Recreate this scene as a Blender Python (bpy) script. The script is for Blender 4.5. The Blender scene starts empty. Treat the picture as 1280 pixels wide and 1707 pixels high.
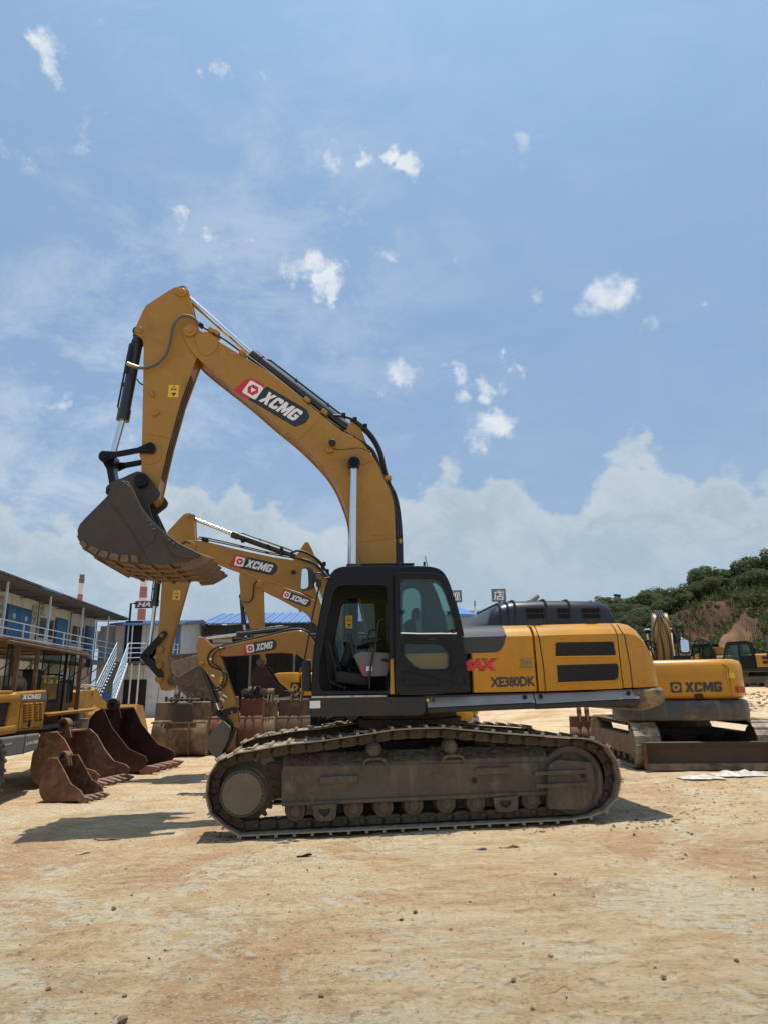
import bpy, bmesh, math, random
from mathutils import Vector, Matrix, noise
R = random.Random(11)
rad = math.radians
C = bpy.context.scene.collection
sc = bpy.context.scene

# ------------------------------------------------------------------ camera
W, H, F = 1280.0, 1707.0, 1100.0
CAMH = 1.7
PITCH = math.atan(293.0 / F)
ROLL = rad(0.8)
fwd = Vector((0, math.cos(PITCH), math.sin(PITCH)))
r0 = Vector((1, 0, 0)); u0 = Vector((0, -math.sin(PITCH), math.cos(PITCH)))
rgt = r0 * math.cos(ROLL) - u0 * math.sin(ROLL)
upv = r0 * math.sin(ROLL) + u0 * math.cos(ROLL)
EYE = Vector((0, 0, CAMH))
cam_data = bpy.data.cameras.new("camera")
cam = bpy.data.objects.new("camera", cam_data); C.objects.link(cam)
cam_data.sensor_fit = 'VERTICAL'; cam_data.sensor_height = 24.0
cam_data.lens = F / H * 24.0
cam_data.clip_start = 0.05; cam_data.clip_end = 6000
cam.matrix_world = Matrix(((rgt.x, upv.x, -fwd.x, EYE.x), (rgt.y, upv.y, -fwd.y, EYE.y), (rgt.z, upv.z, -fwd.z, EYE.z), (0, 0, 0, 1)))
sc.camera = cam

def ray(px, py):
    return (fwd + rgt * ((px - W / 2) / F) + upv * ((H / 2 - py) / F)).normalized()

# ------------------------------------------------------------------ view
sc.view_settings.view_transform = 'Standard'
sc.view_settings.look = 'None'
sc.view_settings.gamma = 1.0
sc.view_settings.exposure = 0.0
sc.view_settings.use_curve_mapping = False
sc.render.engine = 'CYCLES'
sc.cycles.max_bounces = 8
sc.cycles.transparent_max_bounces = 12

# ------------------------------------------------------------------ sun
sun_dir = Vector((0.07, 0.065, 1.0)).normalized()
SUN_EL = math.asin(sun_dir.z)
SUN_AZ = math.atan2(sun_dir.x, sun_dir.y)
sl = bpy.data.lights.new("sun", 'SUN'); sl.energy = 5.0; sl.angle = rad(0.55); sl.color = (1.0, 0.955, 0.88)
so = bpy.data.objects.new("sun", sl); C.objects.link(so)
so.rotation_euler = sun_dir.to_track_quat('Z', 'Y').to_euler()
so.location = (0, 0, 50)

# ------------------------------------------------------------------ node helper
class NT:
    def __init__(s, nt): s.nt = nt; s.n = nt.nodes; s.l = nt.links
    def node(s, t, **kw):
        n = s.n.new(t)
        for k, v in kw.items(): setattr(n, k, v)
        return n
    def put(s, sock, val):
        if isinstance(val, bpy.types.NodeSocket): s.l.new(val, sock)
        elif isinstance(val, (tuple, list)) and len(val) == 3 and sock.type == 'RGBA': sock.default_value = (*val, 1)
        else: sock.default_value = val
    def m(s, op, a, b=0.0, c=0.0, clamp=False):
        n = s.node('ShaderNodeMath', operation=op, use_clamp=clamp)
        s.put(n.inputs[0], a); s.put(n.inputs[1], b); s.put(n.inputs[2], c); return n.outputs[0]
    def vm(s, op, a, b=(0, 0, 0), out=0):
        n = s.node('ShaderNodeVectorMath', operation=op)
        s.put(n.inputs[0], a); s.put(n.inputs[1], b); return n.outputs['Value'] if out == 'v' else n.outputs[0]
    def noise(s, vec, scale, detail=4, rough=0.55, dist=0.0, color=False):
        n = s.node('ShaderNodeTexNoise')
        if vec is not None: s.put(n.inputs['Vector'], vec)
        n.inputs['Scale'].default_value = scale; n.inputs['Detail'].default_value = detail
        n.inputs['Roughness'].default_value = rough; n.inputs['Distortion'].default_value = dist
        return n.outputs['Color'] if color else n.outputs[0]
    def ramp(s, x, lo, hi, smooth=True, a=0.0, b=1.0):
        n = s.node('ShaderNodeMapRange')
        if smooth: n.interpolation_type = 'SMOOTHSTEP'
        s.put(n.inputs[0], x); n.inputs[1].default_value = lo; n.inputs[2].default_value = hi
        n.inputs[3].default_value = a; n.inputs[4].default_value = b; return n.outputs[0]
    def mix(s, f, a, b, mode='MIX'):
        n = s.node('ShaderNodeMix', data_type='RGBA', blend_type=mode)
        s.put(n.inputs[0], f); s.put(n.inputs[6], a); s.put(n.inputs[7], b); return n.outputs[2]
    def mapping(s, vec, scale=(1, 1, 1), rot=(0, 0, 0)):
        n = s.node('ShaderNodeMapping'); s.put(n.inputs['Vector'], vec)
        n.inputs['Scale'].default_value = scale; n.inputs['Rotation'].default_value = rot; return n.outputs[0]

# ------------------------------------------------------------------ world: physical sky, haze, clouds
world = bpy.data.worlds.new("World"); sc.world = world; world.use_nodes = True
t = NT(world.node_tree); t.n.clear()
sky = t.node('ShaderNodeTexSky'); sky.sky_type = 'NISHITA'; sky.sun_disc = False
sky.sun_elevation = SUN_EL; sky.sun_rotation = SUN_AZ
sky.altitude = 50; sky.air_density = 1.0; sky.dust_density = 2.2; sky.ozone_density = 1.3
geo = t.node('ShaderNodeTexCoord').outputs['Generated']
sep = t.node('ShaderNodeSeparateXYZ'); t.put(sep.inputs[0], geo)
dx, dy, dz = sep.outputs
hz = t.m('SQRT', t.m('ADD', t.m('MULTIPLY', dx, dx), t.m('MULTIPLY', dy, dy)))
el = t.m('ARCTAN2', dz, hz)                              # elevation, radians
SKY_STR = 0.10
# humid summer haze: a pale veil over the physical sky, thicker towards the horizon
veil = t.ramp(el, -0.05, 0.95, False, 0.80, 0.50)
skyc = t.mix(veil, sky.outputs[0], (3.2, 4.95, 7.5))
lowv = t.ramp(el, 0.0, 0.42, True, 0.62, 0.0)
skyc = t.mix(lowv, skyc, (3.95, 4.95, 5.75))
# glow of the air round the high sun
sdot = t.vm('DOT_PRODUCT', t.vm('NORMALIZE', geo), tuple(sun_dir), out='v')
glow = t.m('MULTIPLY', t.m('POWER', t.m('MAXIMUM', sdot, 0.0), 5.0), 0.60)
skyc = t.mix(glow, skyc, (4.6, 8.8, 14.0))
# distortion shared by all clouds
wob = t.vm('SUBTRACT', t.noise(geo, 7.0, 6, 0.62, color=True), (0.5, 0.5, 0.5))
wob2 = t.vm('SUBTRACT', t.noise(geo, 30.0, 5, 0.6, color=True), (0.5, 0.5, 0.5))
wv = t.vm('ADD', geo, t.vm('ADD', t.vm('MULTIPLY', wob, (0.15,) * 3), t.vm('MULTIPLY', wob2, (0.045,) * 3)))
# thin high veils
cir = t.noise(t.mapping(geo, (1.0, 1.5, 2.0), (0.3, 0.2, 0.5)), 5.5, 9, 0.68, 0.45)
cir2 = t.noise(geo, 1.3, 3, 0.5)
leftw = t.ramp(dx, -0.55, 0.30, True, 1.0, 0.12)
cirm = t.m('MULTIPLY', t.m('MULTIPLY', t.ramp(cir, 0.40, 0.66), t.ramp(cir2, 0.30, 0.56)), t.m('MULTIPLY', leftw, 0.52))
skyc = t.mix(cirm, skyc, (7.0, 7.75, 8.5))
# small fair-weather cumulus, each a puff of its own in the sky
puffs = [(285,395,22,.95),(347,402,17,.8),(395,395,18,.5),(485,458,30,.75),(512,440,26,.7),(540,470,26,.95),(562,492,20,.85),(480,425,20,.45),(560,380,46,.3),
  (612,258,17,.85),(660,228,20,1),(690,255,22,.95),(752,270,20,.4),(788,262,16,.45),(548,260,22,.55),(562,285,12,.4),(870,258,18,.45),(905,240,18,.4),(935,265,14,.35),
  (103,128,25,.85),(142,75,16,.4),(190,45,16,.4),(372,122,24,.65),(410,132,20,.45),(170,190,26,.4),(20,265,34,.45),(888,483,19,.55),
  (1003,478,40,.85),(1018,498,36,.55),(1085,530,19,.55),(1162,514,14,.6),(1090,495,14,.3),(675,640,32,.85),(690,660,20,.5),(752,628,20,.75),
  (748,660,22,.75),(795,632,24,.85),(825,625,22,.9),(845,605,20,.95),(856,628,16,.85),(818,700,40,.95),(820,685,24,.9),(915,636,22,.35),(735,450,26,.3),
  (630,430,24,.5),(1098,728,18,.4),(110,645,18,.6),(1270,150,20,.3),(640,432,16,.5),(200,745,40,.35)]
acc = None
for (px, py, r_, s_) in puffs:
    d = ray(px, py); rr = r_ / F * 1.15
    dist = t.vm('DISTANCE', wv, tuple(d), out='v')
    v_ = t.ramp(dist, rr * 0.15, rr * 1.55, True, s_, 0.0)
    acc = v_ if acc is None else t.m('MAXIMUM', acc, v_)
fine = t.noise(geo, 26.0, 7, 0.62)
dens = t.m('MULTIPLY', t.ramp(t.m('ADD', acc, t.m('MULTIPLY', t.m('SUBTRACT', fine, 0.5), 1.6)), 0.28, 1.0), 0.92)
skyc = t.mix(dens, skyc, t.mix(t.ramp(t.noise(geo, 16.0, 4), 0.4, 0.7), (7.4, 8.0, 8.7), (8.9, 9.1, 9.3)))
# bank of towering cumulus along the horizon, softened by haze
az = t.m('ARCTAN2', dx, dy)
azv = t.node('ShaderNodeCombineXYZ'); t.put(azv.inputs[0], az); azv = azv.outputs[0]
top = t.m('ADD', t.m('MULTIPLY', t.noise(azv, 4.2, 3, 0.6), 0.15), 0.20)
for (px, py, wd, hh) in ((725, 735, .07, .06), (1010, 742, .075, .035), (1160, 762, .13, .005), (1290, 765, .12, .005), (860, 790, .08, .03), (340, 775, .16, .045), (560, 840, .10, -.03), (945, 835, .05, -.055), (90, 830, .15, -.05)):
    dd = ray(px, py); a0 = math.atan2(dd.x, dd.y)
    k = t.m('DIVIDE', t.m('SUBTRACT', az, a0), wd)
    top = t.m('ADD', top, t.m('MULTIPLY', t.m('EXPONENT', t.m('MULTIPLY', t.m('MULTIPLY', k, k), -1.0)), hh))
bill = t.m('ADD', t.m('MULTIPLY', t.m('SUBTRACT', t.noise(t.mapping(geo, (1, 1, 1.25)), 9.0, 8, 0.58), 0.5), 0.26), t.m('MULTIPLY', t.m('SUBTRACT', t.noise(geo, 26.0, 5, 0.6), 0.5), 0.07))
edge = t.m('SUBTRACT', t.m('ADD', top, bill), el)
bank = t.m('MULTIPLY', t.ramp(edge, 0.0, 0.028), t.ramp(el, 0.02, 0.27, True, 0.10, 0.74))
bcol = t.mix(t.ramp(t.noise(t.mapping(wv, (1, 1, 1.5)), 11.0, 6, 0.6), 0.36, 0.66), (4.4, 5.35, 5.95), (5.8, 6.55, 6.95))
rim = t.m('MULTIPLY', t.m('SUBTRACT', 1.0, t.ramp(edge, 0.012, 0.07)), 0.55)
bcol = t.mix(rim, bcol, (6.7, 7.25, 7.6))
skyc = t.mix(bank, skyc, bcol)
bg = t.node('ShaderNodeBackground'); t.put(bg.inputs[0], skyc); bg.inputs[1].default_value = SKY_STR
wo = t.node('ShaderNodeOutputWorld'); t.l.new(bg.outputs[0], wo.inputs[0])

# ------------------------------------------------------------------ materials
MATS = {}
def mat(name, base, rough=0.5, metal=0.0, dirt=0.0, dirtcol=(0.20, 0.14, 0.085), dscale=3.0, var=0.12, bump=0.0, bscale=60.0, streak=0.0, coat=0.0, base2=None, vscale=2.0, spec=0.5, hdirt=None, chips=0.0):
    if name in MATS: return MATS[name]
    m = bpy.data.materials.new(name); m.use_nodes = True; MATS[name] = m
    t = NT(m.node_tree); t.n.clear()
    co = t.node('ShaderNodeTexCoord').outputs['Object']
    b2 = base2 if base2 else tuple(c * (1 - var * 1.6) for c in base)
    n1 = t.noise(co, vscale, 6, 0.6)
    col = t.mix(t.ramp(n1, 0.35, 0.68), base, b2)
    rg = rough
    if dirt > 0:
        n2 = t.noise(co, dscale, 9, 0.68, 0.4)
        dm = t.m('MULTIPLY', t.ramp(n2, 0.62 - dirt * 0.35, 0.80 - dirt * 0.15), min(1, 0.35 + dirt))
        if streak > 0:
            n3 = t.noise(t.mapping(co, (9, 9, 0.7)), 1.6, 5, 0.6)
            dm = t.m('MAXIMUM', dm, t.m('MULTIPLY', t.ramp(n3, 0.5, 0.75), streak))
        if hdirt:                                           # splashed mud, more of it low on the machine
            sp = t.node('ShaderNodeSeparateXYZ'); t.put(sp.inputs[0], co)
            hm = t.m('MULTIPLY', t.ramp(t.m('ADD', sp.outputs[2], t.m('MULTIPLY', t.noise(co, 4.0, 8, 0.7), 0.7)), hdirt[0], hdirt[1], True, 1, 0), 0.85)
            dm = t.m('MAXIMUM', dm, hm)
        col = t.mix(dm, col, dirtcol)
        rg = t.m('ADD', t.m('MULTIPLY', dm, 0.9 - rough), rough)
    if chips > 0:                                           # scratches and rubbed patches
        sc1 = t.ramp(t.noise(t.mapping(co, (14, 14, 2.2), (0, .9, 0)), 2.2, 6, 0.7, 0.3), 0.635, 0.665)
        sc2 = t.m('MULTIPLY', sc1, t.ramp(t.noise(co, 1.7, 4, 0.6), 0.46, 0.62))
        col = t.mix(t.m('MULTIPLY', sc2, chips), col, (0.55, 0.45, 0.32))
        dk = t.m('MULTIPLY', t.ramp(t.noise(t.mapping(co, (10, 10, 1.2)), 3.0, 7, 0.7), 0.60, 0.68), t.ramp(t.noise(co, 0.9, 4, .6), .45, .6))
        col = t.mix(t.m('MULTIPLY', dk, chips), col, (0.10, 0.06, 0.03))
    p = t.node('ShaderNodeBsdfPrincipled')
    t.put(p.inputs['Base Color'], col); t.put(p.inputs['Roughness'], rg)
    p.inputs['Metallic'].default_value = metal
    p.inputs['Coat Weight'].default_value = coat
    p.inputs['Specular IOR Level'].default_value = spec
    if bump > 0:
        bn = t.node('ShaderNodeBump'); bn.inputs['Strength'].default_value = 0.6; bn.inputs['Distance'].default_value = bump
        t.put(bn.inputs['Height'], t.noise(co, bscale, 6, 0.65)); t.l.new(bn.outputs[0], p.inputs['Normal'])
    o = t.node('ShaderNodeOutputMaterial'); t.l.new(p.outputs[0], o.inputs[0])
    return m

def glass(name, tint, dark=0.15, dcol=(0.02, 0.03, 0.03)):
    m = bpy.data.materials.new(name); m.use_nodes = True; MATS[name] = m
    t = NT(m.node_tree); t.n.clear()
    tr = t.node('ShaderNodeBsdfTransparent'); tr.inputs[0].default_value = (*tint, 1)
    gl = t.node('ShaderNodeBsdfGlossy'); gl.inputs['Roughness'].default_value = 0.02
    df = t.node('ShaderNodeBsdfDiffuse'); df.inputs[0].default_value = (*dcol, 1)
    lw = t.node('ShaderNodeLayerWeight'); lw.inputs[0].default_value = 0.5
    fv = t.m('ADD', t.m('MULTIPLY', t.m('POWER', lw.outputs['Facing'], 4.0), 0.7), 0.045)
    m1 = t.node('ShaderNodeMixShader'); m1.inputs[0].default_value = dark
    t.l.new(tr.outputs[0], m1.inputs[1]); t.l.new(df.outputs[0], m1.inputs[2])
    m2 = t.node('ShaderNodeMixShader'); t.l.new(fv, m2.inputs[0])
    t.l.new(m1.outputs[0], m2.inputs[1]); t.l.new(gl.outputs[0], m2.inputs[2])
    o = t.node('ShaderNodeOutputMaterial'); t.l.new(m2.outputs[0], o.inputs[0])
    return m

MUD = (0.21, 0.145, 0.09)
M_body = mat('golden machine paint', (0.49, 0.225, 0.013), 0.32, dirt=0.2, dirtcol=(0.27, 0.15, 0.05), dscale=3.2, var=0.07, coat=0.12, streak=0.22, spec=.35, chips=.3)
M_cwt = mat('scuffed golden paint', (0.47, 0.215, 0.013), 0.34, dirt=0.30, dirtcol=(0.20, 0.115, 0.045), dscale=5.5, var=0.06, coat=0.2, streak=0.3, hdirt=(1.45, 2.0), chips=.8)
M_boom = mat('ochre boom paint', (0.375, 0.195, 0.032), 0.4, spec=.35, dirt=0.34, dirtcol=(0.22, 0.125, 0.045), dscale=1.6, var=0.06, coat=0.1, streak=0.16, chips=.42)
M_black = mat('black painted steel', (0.006, 0.0065, 0.008), 0.3, dirt=0.08, dirtcol=(0.035, 0.03, 0.025), dscale=5, coat=0.08, spec=.25)
M_skirt = mat('dark grey skirt paint', (0.27, 0.265, 0.255), 0.5, dirt=0.3, dirtcol=(0.18, 0.14, 0.10), dscale=4, coat=0.1, streak=0.15)
M_skirtlow = mat('muddy black skirt', (0.012, 0.012, 0.013), 0.4, dirt=0.4, dirtcol=(0.06, 0.042, 0.026), dscale=3, streak=0.3)
M_grey = mat('slate grey panel', (0.045, 0.050, 0.062), 0.55, dirt=0.15, dirtcol=(0.09, 0.08, 0.07), spec=.3)
M_plast = mat('black plastic', (0.010, 0.010, 0.012), 0.5, dirt=0.1, dirtcol=(0.1, 0.09, 0.08))
M_rubber = mat('black rubber hose', (0.010, 0.010, 0.011), 0.55)
M_chrome = mat('chromed rod', (0.78, 0.79, 0.80), 0.16, metal=1.0, var=0.03)
M_cyl = mat('dark cylinder paint', (0.018, 0.022, 0.028), 0.38, dirt=0.15, dirtcol=(0.16, 0.14, 0.11), coat=0.2)
M_track = mat('muddy track steel', (0.38, 0.30, 0.20), 0.62, dirt=0.5, dirtcol=(0.45, 0.36, 0.25), dscale=9, bump=0.006, bscale=45, base2=(0.09, 0.07, 0.05), vscale=7)
M_chain = mat('oily track chain', (0.055, 0.04, 0.026), 0.7, dirt=0.5, dirtcol=(0.12, 0.085, 0.055), dscale=8, bump=0.006)
M_tframe = mat('dusty track frame', (0.095, 0.073, 0.05), 0.7, dirt=0.36, dirtcol=(0.21, 0.16, 0.105), dscale=4.5, bump=0.002, streak=0.5, base2=(0.06, 0.047, 0.034))
M_fdrive = mat('dusty final drive', (0.14, 0.115, 0.072), 0.7, dirt=0.5, dirtcol=(0.19, 0.155, 0.10), dscale=5, streak=0.3, bump=0.002)
M_clod = mat('caked mud', (0.22, 0.165, 0.11), 0.95, dirt=0.5, dirtcol=(0.1, 0.08, 0.06), dscale=14, bump=0.012, bscale=30)
M_buck = mat('dark worn bucket steel', (0.045, 0.038, 0.031), 0.55, dirt=0.45, dirtcol=(0.095, 0.060, 0.034), dscale=3.2, bump=0.003, streak=0.45)
M_buckw = mat('earth stained steel', (0.15, 0.095, 0.05), 0.75, dirt=0.5, dirtcol=(0.24, 0.15, 0.085), dscale=6, bump=0.004, streak=0.3)
M_rust = mat('brown rusted steel', (0.17, 0.07, 0.03), 0.8, dirt=0.6, dirtcol=(0.27, 0.16, 0.09), dscale=4.5, bump=0.005, base2=(0.055, 0.024, 0.013), streak=0.3)
M_rustd = mat('dark red rust', (0.060, 0.019, 0.010), 0.75, dirt=0.35, dirtcol=(0.12, 0.055, 0.03), dscale=4.5, bump=0.005, base2=(0.030, 0.010, 0.006))
M_rustt = mat('tan dusty rust', (0.26, 0.17, 0.10), 0.85, dirt=0.75, dirtcol=(0.07, 0.038, 0.022), dscale=2.2, bump=0.004, streak=0.3)
M_white = mat('white paint', (0.78, 0.78, 0.77), 0.45, dirt=0.1, dirtcol=(0.45, 0.40, 0.33))
M_letter = mat('white lettering', (0.82, 0.82, 0.80), 0.5, var=0.03)
M_red = mat('red decal', (0.55, 0.028, 0.035), 0.4, var=0.05)
M_redtxt = mat('red lettering', (0.62, 0.02, 0.025), 0.4, var=0.04)
M_dec = mat('dark decal', (0.022, 0.028, 0.036), 0.4, var=0.05)
M_stick = mat('yellow sticker', (0.75, 0.50, 0.03), 0.5, var=0.05)
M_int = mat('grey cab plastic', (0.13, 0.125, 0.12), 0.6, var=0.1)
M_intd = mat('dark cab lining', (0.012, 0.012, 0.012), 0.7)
M_glass = glass('clear cab glass', (0.80, 0.88, 0.86), 0.05)
M_glassd = glass('tinted cab glass', (0.66, 0.80, 0.76), 0.08)
M_mirror = mat('mirror glass', (0.8, 0.82, 0.85), 0.03, metal=1.0, var=0.0)
M_light = mat('red tail lamp', (0.45, 0.02, 0.015), 0.2, coat=0.5)
M_hood = mat('glossy black moulded hood', (0.014, 0.0145, 0.016), 0.36, dirt=0.15, dirtcol=(0.06, 0.05, 0.04), coat=0.1)
M_soil = mat('dark oily soil', (0.06, 0.047, 0.034), 0.95, dirt=0.4, dirtcol=(0.1, 0.08, 0.055), dscale=14, bump=0.012)
M_void = mat('dark opening', (0.004, 0.004, 0.005), 0.9)
M_orange = mat('dark exhaust steel', (0.2, 0.18, 0.16), 0.5, metal=0.6)
# ------------------------------------------------------------------ ground shape
def sstep(q):
    q = max(0.0, min(1.0, q)); return q * q * (3 - 2 * q)
def gz(x, y):
    """height of the yard: a slight cross fall under the machines, rising gently towards the back"""
    f = max(0.0, min(1.0, (60 - y) / 30))
    return 0.014 * max(-16, min(16, x)) * f + sstep((y - 21) / 22) * (0.4 + 0.95 * sstep((x + 2) / 14))

# ------------------------------------------------------------------ frames
class Fr:
    """a machine's own axes: u along its side, v away from the viewer's side, w up"""
    def __init__(s, O, udir, tilt=0.0):
        u = Vector((udir[0], udir[1], 0)).normalized()
        s.w = Vector((0, 0, 1)); s.v = s.w.cross(u).normalized()
        s.u = (u * math.cos(tilt) + s.w * math.sin(tilt)); s.w = s.u.cross(s.v)
        s.O = Vector(O)
    def P(s, px, py, v=0.0):
        d = ray(px, py); p0 = s.O + s.v * v
        k = (p0 - EYE).dot(s.v) / d.dot(s.v)
        q = EYE + d * k - s.O
        return (q.dot(s.u), q.dot(s.w))
    def L(s, pts, v=0.0): return [s.P(a, b, v) for a, b in pts]
    def matrix(s):
        return Matrix(((s.u.x, s.v.x, s.w.x, s.O.x), (s.u.y, s.v.y, s.w.y, s.O.y), (s.u.z, s.v.z, s.w.z, s.O.z), (0, 0, 0, 1)))
    def root(s, name, label, cat, group=None):
        o = thing(name, label, cat, group); o.matrix_world = s.matrix(); return o

def onground(px, py):
    d = ray(px, py); z = 0.0
    for _ in range(6):
        k = (z - CAMH) / d.z; p = EYE + d * k; z = gz(p.x, p.y)
    return Vector((p.x, p.y, z))
def atdist(px, y):
    """ground position in the direction of a column of the view, y metres ahead"""
    x = 0.0
    for _ in range(4):
        # find x so that it projects to px at ground level
        d = Vector((x, y, gz(x, y))) - EYE
        cx = d.dot(rgt) / d.dot(fwd) * F + W / 2
        x += (px - cx) / F * y
    return Vector((x, y, gz(x, y)))

def thing(name, label, cat, group=None, loc=(0, 0, 0), rz=0.0):
    o = bpy.data.objects.new(name, None); C.objects.link(o); o.empty_display_size = 0.2
    o.location = loc; o.rotation_euler = (0, 0, rz)
    tag(o, label, cat, group); return o
def tag(o, label=None, cat=None, group=None, kind=None):
    if label: o['label'] = label
    if cat: o['category'] = cat
    if group: o['group'] = group
    if kind: o['kind'] = kind
    return o
def emp(name, parent):
    o = bpy.data.objects.new(name, None); C.objects.link(o); o.parent = parent; o.empty_display_size = 0.1; return o
def copyobj(o, parent=None, loc=None, rot=None):
    c = o.copy(); C.objects.link(c); c.parent = parent
    if loc is not None: c.location = loc
    if rot is not None: c.rotation_euler = rot
    return c
def copy_tree(o, parent=None):
    c = o.copy(); C.objects.link(c); c.parent = parent
    for ch in list(o.children): copy_tree(ch, c)
    return c

AX = {'uw': lambda a, b, c: (a, c, b),        # a,b in the side plane; c across
      'uv': lambda a, b, c: (a, b, c),        # plan; c up
      'vw': lambda a, b, c: (c, a, b)}        # section; c along

def curve2d(loops, depth, bevel=0.0, res=2):
    cu = bpy.data.curves.new('tmp', 'CURVE'); cu.dimensions = '2D'; cu.fill_mode = 'BOTH'
    cu.extrude = max(0.0, depth / 2 - bevel); cu.bevel_depth = bevel; cu.offset = -bevel; cu.bevel_resolution = 0 if bevel < 0.012 else 1
    for lp in loops:
        sp = cu.splines.new('POLY'); sp.points.add(len(lp) - 1)
        for i, (a, b) in enumerate(lp): sp.points[i].co = (a, b, 0, 1)
        sp.use_cyclic_u = True
    ob = bpy.data.objects.new('tmp', cu); me = bpy.data.meshes.new_from_object(ob)
    vs = [tuple(v.co) for v in me.vertices]; fs = [tuple(p.vertices) for p in me.polygons]
    bpy.data.meshes.remove(me); bpy.data.objects.remove(ob); bpy.data.curves.remove(cu)
    return vs, fs
_tc = {}
def text2d(s, shear=0.0, off=0.0, space=1.0, res=3):
    """letters as a flat filled outline, height about 0.7 before scaling; returns verts, faces, bbox"""
    k = (s, shear, off, space)
    if k in _tc: return _tc[k]
    cu = bpy.data.curves.new('tmp', 'FONT'); cu.body = s; cu.shear = shear; cu.offset = off; cu.space_character = space
    cu.resolution_u = res; cu.size = 1.0
    ob = bpy.data.objects.new('tmp', cu); me = bpy.data.meshes.new_from_object(ob)
    vs = [(v.co.x, v.co.y) for v in me.vertices]; fs = [tuple(p.vertices) for p in me.polygons]
    bpy.data.meshes.remove(me); bpy.data.objects.remove(ob); bpy.data.curves.remove(cu)
    x0 = min(v[0] for v in vs); x1 = max(v[0] for v in vs); y0 = min(v[1] for v in vs); y1 = max(v[1] for v in vs)
    _tc[k] = ([((x - x0) / (x1 - x0), (y - y0) / (y1 - y0)) for x, y in vs], fs, (x1 - x0) / (y1 - y0)); return _tc[k]

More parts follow.
